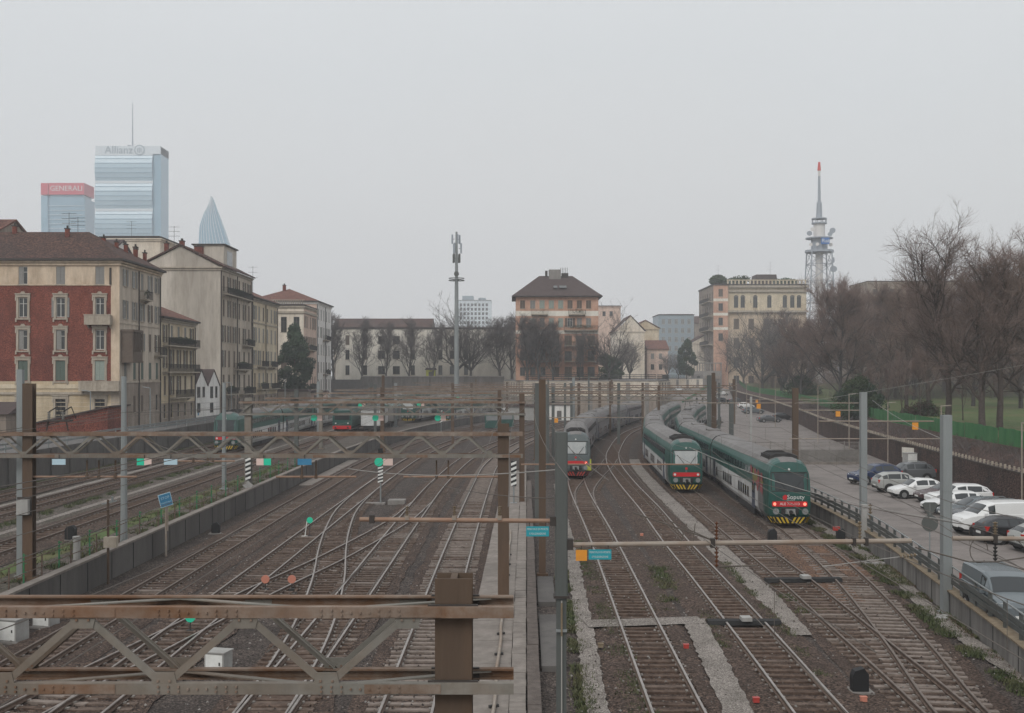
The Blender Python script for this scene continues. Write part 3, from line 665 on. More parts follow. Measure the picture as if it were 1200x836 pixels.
# the tall near post: stout sleeve above an open lower section
tp = thing('catenary_post', 'tall stout green-grey post nearest the centre of the tracks', 'post', (1.2, 27, 0))
mb = MB(); mb.prism([(-.15, -.13), (-.12, -.16), (.12, -.16), (.15, -.13), (.15, .13), (.12, .16), (-.12, .16), (-.15, .13)], 4.55, 8.52); mb.build('upper_shaft', ['galv_dark'], tp)
mb = h_post(.24, .24, 4.5, ''); mb.b2(-.3, .3, -.3, .3, -.2, .15); mb.build('lower_shaft', ['galv_dark'], tp)
mb = MB(); mb.b2(-.19, .19, -.19, .19, 4.50, 4.56); mb.build('flange', ['gutter'], tp)
mb = MB(); mb.tube([(.0, -.2, 0), (.0, -.2, 4.45)], .018, 6, 0); mb.box((0, -.16, 3.72), (.26, .1, .05), 1); mb.tube([(0, -.21, 3.6), (0, -.21, 4.4)], .026, 6, 2); mb.build('cable_conduit', ['pale_wire', 'galv', 'ochre_cap'], tp)
post('catenary_post', 'tall brown post standing close behind a thin dark one', 1.5, 55, 0, 9.7, .33, 'post_rust')
post('catenary_post', 'thin dark post half hidden left of the tall brown post', 1.72, 75, 0, 9.35, .34, 'galv_dark')
post('catenary_post', 'grey steel post at the parking wall, nearer of the two large ones', 18.0, 46, 0, 8.25, .37, 'galv', 'box')
post('catenary_post', 'grey steel post at the parking wall left of the blue car', 20.9, 66, 0, 8.9, .36, 'galv', 'box')
post('catenary_post', 'round grey post on the stained wall with nothing beneath it but the upper yard', -20.15, 57.6, UP, 8.6, .36, 'galv', 'tube')
post('catenary_post', 'round grey post rising in front of the cab of the far double-deck train', -21.8, 84, UP, 8.1, .36, 'galv', 'tube')
post('catenary_post', 'grey post standing beside the rusty left post of the second gantry', -21.0, 47.4, UP, 8.9, .24, 'galv', 'box')
PG = 'slim grey posts among the far tracks'
for (px, Y, top, w, m_, lab) in ((449, 150, 440, .35, 'post_rust', 'rusty post under the far lattice gantries left of centre'), (373, 165, 447, .42, 'galv', 'grey post beside the small locomotive with red bumper'),
        (642, 118, 455, .3, 'galv_dark', 'slim dark post left of the grey train roof'), (672, 190, 443, .5, 'galv', 'grey concrete post behind the grey train, below the orange block'),
        (690, 200, 440, .3, 'galv_dark', 'thin dark post right of the grey concrete post below the orange block'), (715, 180, 447, .3, 'post_rust', 'brown post above the curved roofs of the grey train'),
        (772, 170, 452, .35, 'post_rust', 'brown post behind the second green train'), (831, 125, 440, .42, 'galv_dark', 'dark grey post of the close pair by the far parked cars'),
        (836, 128, 437, .38, 'post_rust', 'rusty post of the close pair by the far parked cars'), (857, 112, 470, .40, 'galv_dark', 'short dark post standing above the roof of the graffitied train'),
        (880, 110, 465, .2, 'cabinet', 'white slender post right of the short dark post above the train roof'), (932, 96, 455, .45, 'post_rust', 'brown flat post beside the grey mesh enclosure')):
    post('catenary_post', lab, (px - 600) * Y / F, Y, 0, EYE - (top - HZ) * Y / F, w, m_, 'box' if m_ != 'post_rust' else 'H')
# cantilever pipes ----------------------------------------------------------
def insulator(mb, p, h, r=.055, mi=0):
    n = 5; p = Vector(p)
    mb.tube([p, p - Vector((0, 0, h))], r * .35, 6, mi)
    for k in range(n): z = p.z - h * (k + .5) / n; mb.tube([(p.x, p.y, z + h * .05), (p.x, p.y, z - h * .05)], r, 8, mi, r1=r * .6)
def sign_plate(mb, c, w, h, mi=0): mb.b2(c[0] - w / 2, c[0] + w / 2, c[1] - .012, c[1] + .012, c[2] - h / 2, c[2] + h / 2, mi)
a1 = thing('cantilever_arm', 'rusty pipe arm left of the stout post with three insulators on top', 'cantilever arm', (1.05, 26.95, 6.36))
mb = MB(); mb.tube([(-4.75, 0, .04), (-.05, 0, 0)], .055, 8, 0); mb.box((-4.45, 0, .05), (.12, .16, .2), 1); mb.box((-.05, 0, 0), (.16, .2, .22), 1); mb.build('pipe', ['pipe_rust', 'gutter'], a1)
for x in (-3.6, -2.45, -1.35):
    mb = MB(); insulator(mb, (x, 0, .36), .26, .05); mb.box((x, 0, .08), (.1, .14, .1), 1); mb.build('insulator', ['ochre_cap', 'pipe'], a1)
a2 = thing('cantilever_arm', 'long pale pipe arm reaching right from the stout post', 'cantilever arm', (1.35, 26.95, 5.8))
mb = MB(); mb.tube([(0, 0, -.02), (8.35, 0, .08)], .06, 8, 0); mb.box((.06, 0, 0), (.14, .22, .26), 1); mb.box((3.52, 0, .03), (.1, .18, .22), 1)
for x in (6.95, 7.25): mb.box((x, 0, .06), (.07, .17, .19), 1)
mb.build('pipe', ['pipe', 'gutter'], a2)
mb = MB(); insulator(mb, (3.62, 0, .55), .45, .06); insulator(mb, (3.62, 0, -.06), .5, .06); mb.build('insulator', ['insulator'], a2)
mb = MB(); mb.tube([(3.5, 0, .1), (1.6, .1, .75)], .018, 5); mb.tube([(3.5, 0, .1), (2.5, 0, .55)], .014, 5)
mb.tube([(3.62, 0, -.55), (4.6, 0, -.52)], .02, 5); mb.tube([(2.9, 0, .5), (2.75, 0, .05)], .012, 5); mb.tube([(3.1, 0, .5), (3.05, 0, .05)], .012, 5); mb.build('steady_arm', ['wire'], a2)
mb = MB(); insulator(mb, (7.1, 0, .55), .42, .055); mb.build('insulator', ['ochre_cap'], a2)
for (px_, pz_, lab) in ((.62, 6.12, 'turquoise warning sign hanging under the rusty pipe arm'), (2.13, 5.56, 'turquoise warning sign hanging under the pale pipe arm beside an orange plate')):
    t = thing('warning_sign', lab, 'sign', (px_, 26.86, pz_), 0, 'turquoise warning signs on the pipe arms')
    mb = MB(); sign_plate(mb, (0, 0, 0), .55, .24); mb.build('plate', ['turquoise'], t)
    mb = MB(); 
    for sx in (-.2, .2): mb.box((sx, .03, .15), (.02, .02, .12))
    mb.build('hanger', ['gutter'], t)
    lettering('PERICOLO DI MORTE', .066, t, (0, -.014, .055), m='lamp_clear', ext=.002, sx=.80)
    lettering('E FOLGORAZIONE', .066, t, (0, -.014, -.055), m='lamp_clear', ext=.002, sx=.72)
t = tag(None or thing('marker_plate', 'orange square plate beside the turquoise sign on the pale arm', 'marker plate', (1.68, 26.86, 5.54)), None)
mb = MB(); mb.b2(-.135, .135, -.012, .012, -.13, .13, 0); mb.build('plate', ['orange'], t); mb = MB(); mb.box((0, .02, .17), (.02, .02, .1)); mb.build('hanger', ['gutter'], t)
a3 = thing('cantilever_arm', 'pale pipe arm entering from the right edge above the parking lot', 'cantilever arm', (14.4, 26.95, 5.92))
mb = MB(); mb.tube([(0, 0, 0), (-3.7, 0, .02)], .055, 8, 0); mb.box((-2.68, 0, .02), (.09, .18, .2), 1); mb.build('pipe', ['pipe', 'gutter'], a3)
for x in (-2.66, -1.7):
    mb = MB(); insulator(mb, (x, 0, .42), .34, .065, 0); insulator(mb, (x, 0, -.08), .45, .06, 1); mb.build('insulator', ['ochre_cap', 'iron'], a3)
mb = MB(); lp = [(-3.05 + .22 * math.cos(t_), .02, -.28 + .3 * math.sin(t_)) for t_ in [math.pi * 2 * k / 14 for k in range(13)]]; mb.tube(lp, .012, 5, 0)
mb.tube([(-4.6, 0, -.2), (-3.3, 0, -.55), (-2.66, 0, -.55), (-1.3, 0, -.35)], .018, 5, 0); mb.tube([(-2.66, 0, -.55), (-1.0, -.3, -1.0)], .012, 5, 0); mb.build('jumper_cable', ['wire'], a3)
post('catenary_post', 'steel post just outside the right edge carrying the pale pipe arm', 14.55, 27, 0, 8.6, .36, 'galv', 'box')
# rusty pipe arms over the upper yard and further ones over the right tracks
def arm(label, x0, x1, y, z, m='pipe_rust', hang=(), r=.05, plate=None):
    t = thing('cantilever_arm', label, 'cantilever arm', (x0, y, z))
    mb = MB(); mb.tube([(0, 0, 0), (x1 - x0, 0, 0)], r, 6, 0)
    for x in hang:
        mb.box((x - x0, 0, .35), (.06, .06, .7), 1); mb.box((x - x0, 0, 0), (.12, .14, .16), 1)
    mb.build('pipe', [m, 'post_rust'], t)
    if plate is not None:
        for k, px_ in enumerate(plate): mb = MB(); mb.b2(px_ - x0 - .19, px_ - x0 + .19, -.14, -.1, -.52, -.08, 0); mb.build('marker_plate', ['orange'], t)
    return t
arm('thin rusty arm with droppers left of the first round grey post', -20.3, -15.9, 47, 5.6, hang=(-18, -17.5, -16.8)).location.x = -20.3
arm('thin rusty arm with droppers between the two round grey posts', -19.0, -15.5, 62, 5.1, hang=(-17.8, -17, -16.7))
arm('thin rusty arm with droppers below the blue square sign', -10.0, -6.6, 47, 5.6, hang=(-8.9, -8.3))
arm('thin rusty arm holding two droppers right of the striped signal pole', -4.6, -.4, 47, 5.6, hang=(-3.2, -2.7))
AG = [('thin pale arm across the front of the grey train', .5, 10.3, 61, 5.0, 'pipe_rust', None), ('upper of two thin arms above the grey train cab', 3.8, 13.2, 112, 7.0, 'pipe', None), ('lower of two thin arms above the grey train cab', 3.8, 13.4, 113, 5.6, 'pipe', (4.5,)),
      ('thin white arm over the roofs of the green trains', 17.5, 32.5, 104, 7.3, 'pipe', (23.1,)), ('long thin arm across the mesh enclosure', 22.5, 35.2, 90, 4.75, 'pipe', None), ('arm with an orange plate right of the brown flat post', 24.0, 28.9, 92, 7.0, 'pipe', (27.0,)),
      ('pale arm with an orange plate left of the nearer large grey post', 19.4, 26.6, 70, 7.0, 'pipe', (25.4, )), ('short arm beside the two walkers', 36.0, 47.0, 170, 6.2, 'pipe', (37.5,))]
for (lab, x0, x1, y, z, m_, pl) in AG: arm(lab, x0, x1, y, z, m_, plate=pl, r=.045)
t = thing('switch_box', 'white box strapped to the rusty left post of the second gantry', 'box', (-20.55, 46.65, 4.05)); mb = MB(); mb.b2(-.24, .24, -.14, .08, 0, .62); mb.build('housing', ['cabinet'], t); mb = MB(); mb.b2(-.30, .30, .081, .12, -.06, .72); mb.build('bracket', ['gutter'], t)
t = thing('line_switch', 'line disconnector with white insulators above the left end of the second gantry', 'line switch', (-19.3, 47, 7.55)); t.scale = (.7, .7, .7)
mb = MB(); mb.b2(-.7, .9, -.3, .3, .55, .65); mb.bar((-.6, 0, 0), (-.5, 0, .55), .07, .07); mb.bar((.7, 0, 0), (.6, 0, .55), .07, .07); mb.bar((-.7, 0, .3), (.9, 0, .75), .05, .05); mb.build('bracket', ['gutter'], t)
for x in (-.45, .4):
    mb = MB(); insulator(mb, (x, 0, 1.15), .5, .14); mb.build('insulator', ['cabinet'], t)
    mb = MB(); mb.bar((x, 0, 1.15), (x + .5, 0, 1.45), .08, .06); mb.tube([(x + .5, 0, 1.45), (x + .8, 0, .7)], .03, 5); mb.build('blade', ['iron'], t)
# plates and signal heads under the second gantry
def plate_pair(px, kind, lab):
    Y = 46.55; x = (px - 600) * Y / F; z = EYE - (541.5 - HZ) * Y / F
    t = thing('signal_plate', lab, 'signal plate', (x, Y, z), 0, 'plates hung under the second gantry')
    mb = MB(); mb.box((0, .03, .2), (.03, .03, .2)); mb.build('hanger', ['gutter'], t)
    if kind == 'gp' or kind == 'pg':
        s = -1 if kind == 'gp' else 1
        mb = MB(); mb.b2(-.15, .15, -.02, .02, -.14, .14); mb.build('green_plate', ['signal_green'], t, (s * .155, 0, 0))
        mb = MB(); mb.b2(-.15, .15, -.02, .02, -.14, .14); mb.build('pink_plate', ['signal_pink'], t, (-s * .155, 0, 0))
    elif kind == 'blue': mb = MB(); mb.b2(-.28, .28, -.02, .02, -.12, .12); mb.build('plate', ['plate_blue'], t)
    else: mb = MB(); mb.b2(-.29, .29, -.02, .02, -.13, .13); mb.build('plate', ['sign_blue'], t)
plate_pair(69, 'blue', 'pale blue plate nearest the left gantry post'); plate_pair(169, 'gp', 'green and pink plates beside the first round grey post')
plate_pair(200, 'blue', 'pale blue plate right of the first round grey post'); plate_pair(309, 'pg', 'pink and green plates right of the striped board on the wall')
plate_pair(357, 'dark', 'dark blue plate under the middle of the second gantry')
def far_signal(px, py, Y, kind, lab):
    t = thing('signal_plate', lab, 'signal plate', ((px - 600) * Y / F, Y, EYE - (py - HZ) * Y / F), 0, 'signals under the farther gantries')
    mb = MB(); mb.tube([(-.2, -.06, 0), (-.2, .06, 0)], .24, 10, 0); mb.build('green_disc', ['signal_green'], t)
    mb = MB(); mb.b2(.06, .42, -.02, .02, -.2, .2); mb.build('pink_plate', ['signal_pink'], t)
    mb = MB(); mb.box((0, .05, .35), (.04, .04, .5)); mb.build('hanger', ['gutter'], t)
for a in ((371, 490, 84, 0, 'green signal under the third gantry in front of the double-deck train'), (443, 490, 84, 0, 'green signal under the third gantry right of the small locomotive'), (516, 490, 84, 0, 'green signal under the third gantry above a striped board'),
          (424, 475, 130, 0, 'small green signal under the fourth gantry, left one'), (493, 474, 130, 0, 'small green signal under the fourth gantry, right one'), (538, 466, 186, 0, 'tiny green signal near the foot of the tall mast')): far_signal(*a)
# striped signal posts
def striped(label, px, by, z0, h, board_h, disc=None, diamond=False, post_m='galv'):
    p = G(px, by, z0); t = thing('signal_post', label, 'signal post', (p.x, p.y, z0))
    mb = MB(); mb.tube([(0, 0, 0), (0, 0, h)], .06, 8); mb.b2(-.25, .25, -.25, .25, -.2, .06); mb.build('post', [post_m], t)
    mb = MB(); mb.b2(-.2, .2, -.11, -.08, h - board_h, h, 0); n = 5; bh = board_h / n
    for k in range(n):
        z = h - board_h + k * bh; mb.poly([(-.2, -.114, z), (.2, -.114, z + bh * .45), (.2, -.114, z + bh * .95), (-.2, -.114, z + bh * .5)], 1)
    mb.build('striped_board', ['black_paint', 'white_paint'], t)
    if diamond: mb = MB(); mb.prism([(0, h - board_h - .75), (.42, h - board_h - .38), (0, h - board_h - .03), (-.42, h - board_h - .38)], -.13, -.1, 0, 'y'); mb.build('diamond_board', ['cabinet'], t)
    if disc:
        mb = MB(); mb.tube([(-.12, -.06, h + .3), (-.12, -.16, h + .3)], .34, 14); mb.build('disc', ['signal_green'], t)
        mb = MB(); mb.b2(.2, .95, -.12, -.09, h + .03, h + .55); mb.build('pink_plate', ['signal_pink'], t)
        mb = MB(); mb.b2(-.17, .17, -.15, .15, h + .95, h + 1.35); mb.build('lamp_box', ['black_paint'], t)
        mb = MB(); mb.tube([(0, 0, h), (0, 0, h + 1.2)], .04, 6); mb.build('mast', ['gutter'], t)
    return t
striped('striped signal post with green disc on a concrete foot between the tracks', 446, 591, 0, 2.95, 1.3, disc=True)
striped('striped signal board with pale diamond standing against the stained wall', 291, 594, 0, 3.75, 1.75, diamond=True)
striped('striped signal board at the right edge of the platform', 602, 590, .3, 3.2, 1.9)
striped('small striped board beyond the third gantry', 517, 508, 0, 4.0, 2.2)
mb = MB(); mb.b2(-.55, .75, -.6, .6, 0, .35); mb.b2(-3.0, -.8, -.3, .3, 0, .12)
solid('concrete_block', 'pale concrete block beside the green disc signal post', 'concrete block', mb, ['concrete']).location = G(452, 592) + Vector((.7, .6, 0))
# low switch signals
def low_disc(label, px, py, m_, h=.9, lever=False):
    p = G(px, py); t = thing('switch_indicator', label, 'switch indicator', p, 0, 'low switch indicators between the rails')
    mb = MB(); mb.tube([(0, 0, 0), (0, 0, h)], .025, 6); mb.b2(-.12, .12, -.12, .12, 0, .12); mb.build('stem', ['iron'], t)
    mb = MB(); mb.tube([(0, -.03, h), (0, .03, h)], .19, 14); mb.build('disc', [m_], t)
    if lever: mb = MB(); mb.tube([(-.3, 0, .05), (-.15, 0, 1.1)], .03, 6); mb.box((-.3, 0, .06), (.4, .1, .08)); mb.build('lever', ['white_paint'], t)
low_disc('small green disc with a white lever on the curving tracks', 363, 630, 'signal_green', 1.05, True)
low_disc('orange disc on the diagonal crossover, left of the two', 311, 693, 'disc_orange', .55); low_disc('orange disc on the diagonal crossover, right of the two', 342, 693, 'disc_orange', .55)
low_disc('small green disc behind the nearest gantry', 223, 742, 'signal_green', .6)
# blue name board
t = thing('name_board', 'tilted blue board with white lettering on a pale post by the stained wall', 'sign', (-18.9, 60.6, 0))
mb = MB(); mb.tube([(0, 0, -.1), (0, 0, 2.7)], .06, 8); mb.tube([(.1, 0, 1.4), (.1, 0, 2.75)], .03, 6); mb.build('post', ['pipe'], t)
mb = MB(); mb.b2(-.34, .34, -.025, .025, -.36, .36, 0); mb.b2(-.31, .31, -.031, -.0255, -.33, .33, 1); bo = mb.build('board', ['plate_blue', 'sign_blue'], t, (0, -.1, 3.1)); bo.rotation_euler = (0, R(-14), R(32))
o = lettering('STOP', .20, bo, (0, -.033, .12), m='plate_blue', ext=.002); o = lettering('MANOVRA', .11, bo, (0, -.033, -.14), m='plate_blue', ext=.002)
# cabinets
def cabinet(label, p, w=.7, d=.6, h=.75, rz=.2):
    t = thing('relay_cabinet', label, 'cabinet', p, rz)
    mb = MB(); mb.b2(-w / 2, w / 2, -d / 2, d / 2, .06, h); mb.build('housing', ['cabinet'], t)
    mb = MB(); mb.b2(-w / 2 - .03, w / 2 + .03, -d / 2 - .03, d / 2 + .03, h, h + .04); mb.build('lid', ['cabinet'], t)
    mb = MB(); mb.b2(-w / 2 + .05, w / 2 - .05, -d / 2 - .012, -d / 2 + .01, .12, h - .05); dd = mb.build('door', ['white_paint'], t)
    mb = MB(); mb.box((w * .3, -d / 2 - .025, h * .55), (.04, .03, .1)); mb.build('handle', ['iron'], dd)
    mb = MB(); mb.b2(-w / 2 - .1, w / 2 + .1, -d / 2 - .1, d / 2 + .1, -.1, .06); mb.build('plinth', ['concrete'], t)
cabinet('grey box cabinet between the tracks, seen through the nearest gantry', G(256, 790), rz=-.25)
cabinet('grey box cabinet near the left edge below the upper gantry beam', G(16, 752), .8, .7, .85, rz=-.3)
cabinet('grey box cabinet mostly hidden behind the upper gantry beam', G(54, 735), .8, .6, .7, rz=-.3)
cabinet('white cabinet by the brown park wall left of the blue car', (37.3, 104, .6), 1.0, .9, 2.0)
# dwarf signals and black cable covers
def dwarf(label, p, red=False, rz=0, s=1.0, m_='black_paint'):
    t = thing('dwarf_signal', label, 'dwarf signal', p, rz)
    mb = MB(); mb.prism([(-.24 * s, 0), (.24 * s, 0), (.24 * s, .5 * s), (.1 * s, .68 * s), (-.16 * s, .6 * s), (-.24 * s, .45 * s)], -.16, .16, 0, 'y'); mb.build('housing', [m_], t, (0, 0, .08))
    mb = MB(); mb.b2(-.4, .4, -.3, .3, -.1, .07); mb.build('plinth', ['concrete'], t)
    if red: mb = MB(); mb.b2(-.45, -.05, -.08, .08, .62, .85); mb.build('hood', ['signal_red'], t)
dwarf('black dwarf signal by the lower right tracks', G(1007, 812), s=1.05); dwarf('black dwarf signal in front of the graffitied train', G(905, 635), s=1.05)
dwarf('black dwarf signal with red hood by the parking wall', G(985, 634), True); dwarf('dark dwarf signal at the foot of the stained wall', G(253, 626)); 
dwarf('black dwarf signal with white lamp in the raised yard', G(83, 634, UP), s=1.1)
def small_lamp(label, p, m_='disc_orange'):
    t = thing('ground_lamp', label, 'ground lamp', p); mb = MB(); mb.tube([(0, 0, 0), (0, 0, .16)], .05, 6); mb.build('stem', ['iron'], t)
    mb = MB(); mb.b2(-.09, .09, -.07, .07, 0, .13); mb.b2(-.105, .105, -.08, .08, .13, .15); mb.build('lamp_box', [m_], t, (0, 0, .1))
small_lamp('small orange lamp box beside the black dwarf signal', G(1012, 826)); small_lamp('orange lamp box between the grey train track and its neighbour', G(752, 630))
small_lamp('copper lamp box at the crossing of the gravel paths', G(704, 762), 'ochre_cap'); small_lamp('red lamp box right of the lower straight track', G(804, 763), 'signal_red'); small_lamp('red lamp box on the gravel by the second track', G(886, 827), 'signal_red')
def cover(label, a, b):
    a, b = Vector(a), Vector(b); t = thing('cable_cover', label, 'cable cover', a); L_ = (b - a).length; t.rotation_euler = (0, 0, math.atan2((b - a).y, (b - a).x))
    mb = MB(); pr = [(-.28, 0), (.28, 0), (.2, .16), (-.2, .16)]; mb.prism(pr, 0, L_, 0, 'x'); mb.build('cover', ['dark_rubber'], t, (0, 0, .13))
    mb = MB(); mb.b2(-.2, .2, -.3, .2, .2, .34); mb.build('junction_box', ['cabinet'], t, (L_ * .52, -.1, .1))
cover('black rubber cable cover crossing the second track', G(829, 735), G(914, 735)); cover('black rubber cable cover crossing the rusty ballast track', G(897, 685), G(985, 684))
# electricity: contact wires over the tracks
def catenary(label, pts, y0, y1, z=0.0, seg=38):
    pa = Path(pts, 1); t = thing('overhead_line', label, 'overhead line', (0, 0, 0), 0, 'contact lines above the tracks'); s0, s1 = pa.s_at_y(y0), pa.s_at_y(y1)
    n = max(1, int((s1 - s0) / seg)); cw, ms, dr = [], [], MB()
    for k in range(n * 8 + 1):
        u = k / (n * 8); p, d = pa.at(s0 + (s1 - s0) * u); f = (k % 8) / 8; sag = 1.15 - 2.6 * f * (1 - f)
        cw.append((p.x, p.y, z + 5.25)); ms.append((p.x, p.y, z + 5.25 + sag))
        if k % 2 == 1: dr.tube([cw[-1], ms[-1]], .006, 3)
    mb = MB(); mb.tube(cw, .012, 4); mb.build('contact_wire', ['wire'], t); mb = MB(); mb.tube(ms, .010, 4); mb.build('messenger_wire', ['wire'], t); dr.build('dropper', ['wire'], t)
for (lab, pts, y0, y1, z) in (('contact line over the straight track to the grey train', T1, 14, 240, 0), ('contact line over the second track right of the stout post', T2, 14, 240, 0), ('contact line over the track of the pale-windscreen train', T3, 14, 230, 0), ('contact line over the graffitied train', T4, 27, 215, 0),
        ('contact line over the track beside the platform', L1, 14, 240, 0), ('contact line over the track with the merging switch', L2, 14, 240, 0), ('contact line over the track with the low cabinets', L4, 14, 240, 0), ('contact line along the stained wall', L5, 14, 240, 0), ('contact line over the fence-side yard track', U1, 40, 270, UP), ('contact line over the far double-deck train', U2, 55, 270, UP)):
    catenary(lab, pts, y0, y1, z)
for (lab, pts, y0, y1) in (('high feeder line along the central posts', [(1.4, 20), (1.5, 55), (2.2, 110), (6, 160), (14, 205)], 20, 200), ('high feeder line above the platform edge', [(-.4, 16), (-.35, 47), (.7, 84), (2.8, 130), (9, 180)], 16, 178), ('high feeder line along the left gantry posts', [(-20.5, 20), (-20.4, 47), (-20, 84), (-18.5, 130), (-15, 175)], 20, 170), ('high feeder line over the diagonal crossover', [(-9.5, 14), (-9.5, 84), (-8, 130), (-3, 175)], 14, 170)):
    pa = Path(pts, 1); t = thing('feeder_line', lab, 'overhead line', (0, 0, 0), 0, 'contact lines above the tracks'); s0, s1 = pa.s_at_y(y0), pa.s_at_y(y1)
    for off in (-.35, .35):
        w_ = []
        for k in range(41):
            p, d = pa.at(s0 + (s1 - s0) * k / 40); f = (k % 10) / 10; w_.append((p.x + off, p.y, 8.0 - 1.6 * f * (1 - f)))
        mb = MB(); mb.tube(w_, .011, 4); mb.build('wire', ['wire'], t)
def cable(label, pts, m_='pale_wire', r=.012, sag=.2):
    a, b = Vector(pts[0]), Vector(pts[1]); q = [a.lerp(b, k / 10) - Vector((0, 0, sag * 4 * (k / 10) * (1 - k / 10))) for k in range(11)]
    mb = MB(); mb.tube(q, r, 4); tag(mb.build('stay_cable', [m_]), label, 'cable', 'slack cables between the posts')
cable('pale cable from the brown flat post up towards the right edge', ((24.2, 95, 7.5), (44, 90, 11.2)), sag=.1); cable('dark cable drooping past the stout post to the platform post', ((1.2, 27, 6.9), (-3.8, 40, 6.3)), 'wire')
cable('pale cable slanting from the stout post to the left tracks', ((1.1, 27, 7.6), (-6.5, 44, 6.2)), r=.014); cable('pale cable along the flank of the graffitied train', ((9.6, 60, 6.0), (17.8, 45, 4.0)), r=.016, sag=.5)
cable('cable from the large grey post to the parked van', ((18, 46, 7.2), (26, 80, 8.1)), r=.012); cable('cable dropping from the right pipe arm to the grey van', ((12.2, 27, 6.0), (16, 30, 3.6)), 'wire', r=.01)
cable('cable leading from the right pipe arm to the parking wall', ((11.5, 27, 6.2), (8.4, 46, 6.0)), 'wire', r=.01); cable('long dark cable above the left tracks', ((-20, 57, 7.3), (-7, 27, 7.7)), 'wire', r=.012)
# ------------------------------------------------------------ double-deck trains
SECT = [(0, .42), (1.18, .42), (1.36, .75), (1.41, 1.3), (1.41, 2.05), (1.41, 2.15), (1.40, 2.95), (1.34, 3.45), (1.18, 3.85), (.92, 4.12), (.55, 4.27), (0, 4.32)]
def car_body(L_, front, skin):
    "one carriage, nose at y = 0 running back to y = L_; slots: 0 lower side, 1 band, 2 roof, 3 front skin, 4 underframe/gangway"
    st = [0, .10, .35, .9, 1.6, 3.6, L_ - .35, L_ - .05] if front else [.05, .35, L_ - .35, L_ - .05]
    mb = MB(); rings = []
    def rake(z): return .38 * max(0, (z - 2.0) / 2.3) ** 1.2 + .25 * max(0, (1.1 - z)) ** 1.5
    for y in st:
        e_ = 0.0
        if front and y < 1.6: e_ = (1 - min(1, y / 1.0)) ** 2
        ring = []
        for (x, z) in SECT:
            xx = x * (1 - .07 * e_); zz = z - e_ * .22 * max(0, (z - 2.4) / 1.9) ** 2
            yy = y + (rake(z) * max(0, 1 - y / 1.6) if front else 0); ring.append((xx, yy, zz))
        rings.append(ring)
    k = len(SECT)
    for s in (1, -1):
        for i in range(len(st) - 1):
            for j in range(k - 1):
                a, b, c, d = rings[i][j], rings[i + 1][j], rings[i + 1][j + 1], rings[i][j + 1]
                zc = (SECT[j][1] + SECT[j + 1][1]) / 2; mi = 4 if j == 0 else 0 if zc < 2.1 else 1 if zc < 3.7 else 2
                if front and st[i] < 1.6: mi = 3 if (j and zc < 4.2) else (2 if j else 4)
                elif front and st[i] < 3.6 and j and zc < 3.7: mi = 5 if zc < 2.1 else 1
                q = [(s * p[0], p[1], p[2]) for p in ((a, b, c, d) if s < 0 else (d, c, b, a))]; mb.add(q, [(0, 1, 2, 3)], mi)
    for ring, flip, mi in ((rings[0], False, 3 if front else 4), (rings[-1], True, 4)):
        for j in range(k - 1):
            a, b = ring[j], ring[j + 1]; q = [(-a[0], a[1], a[2]), (a[0], a[1], a[2]), (b[0], b[1], b[2]), (-b[0], b[1], b[2])]
            mb.add(q if not flip else q[::-1], [(0, 1, 2, 3)], mi)
    mb.b2(-1.1, 1.1, 1.5 if front else .6, L_ - .6, .25, .43, 4)
    for (ya, yb_) in ((6.2, L_ * .5 - .4), (L_ * .5 + .3, L_ - 5.6)):
        if yb_ > ya: mb.b2(-1.22, 1.22, ya, yb_, .02, .44, 4)  # dark boxes added between the bogies to deepen the shade under the train
    for yb in (3.4, L_ - 3.2):                                # bogies
        for w_ in (-1.2, 1.2):
            for s in (-.95, .95):
                mb.tube([(s - .07, yb + w_, .46), (s + .07, yb + w_, .46)], .44, 12, 4)
            
        for s in (-1.08, 1.08): mb.b2(s - .09, s + .09, yb - 1.7, yb + 1.7, .35, .62, 4)
    return mb, rake
def rounded(w, h, r, n=3):
    pts = []
    for cx_, cz, a0 in ((w - r, h - r, 0), (-w + r, h - r, 90), (-w + r, -h + r, 180), (w - r, -h + r, 270)):
        for k in range(n + 1): a = R(a0 + 90 * k / n); pts.append((cx_ + r * math.cos(a), cz + r * math.sin(a)))
    return pts
WINM, DOORM = {}, {}
def window_mesh(w, h):
    if (w, h) not in WINM:
        mb = MB(); mb.prism(rounded(w / 2, h / 2, .07), -.012, .012, 0, 'x'); WINM[w, h] = mb.mesh('window', ['train_glass'], 30)
    return WINM[w, h]
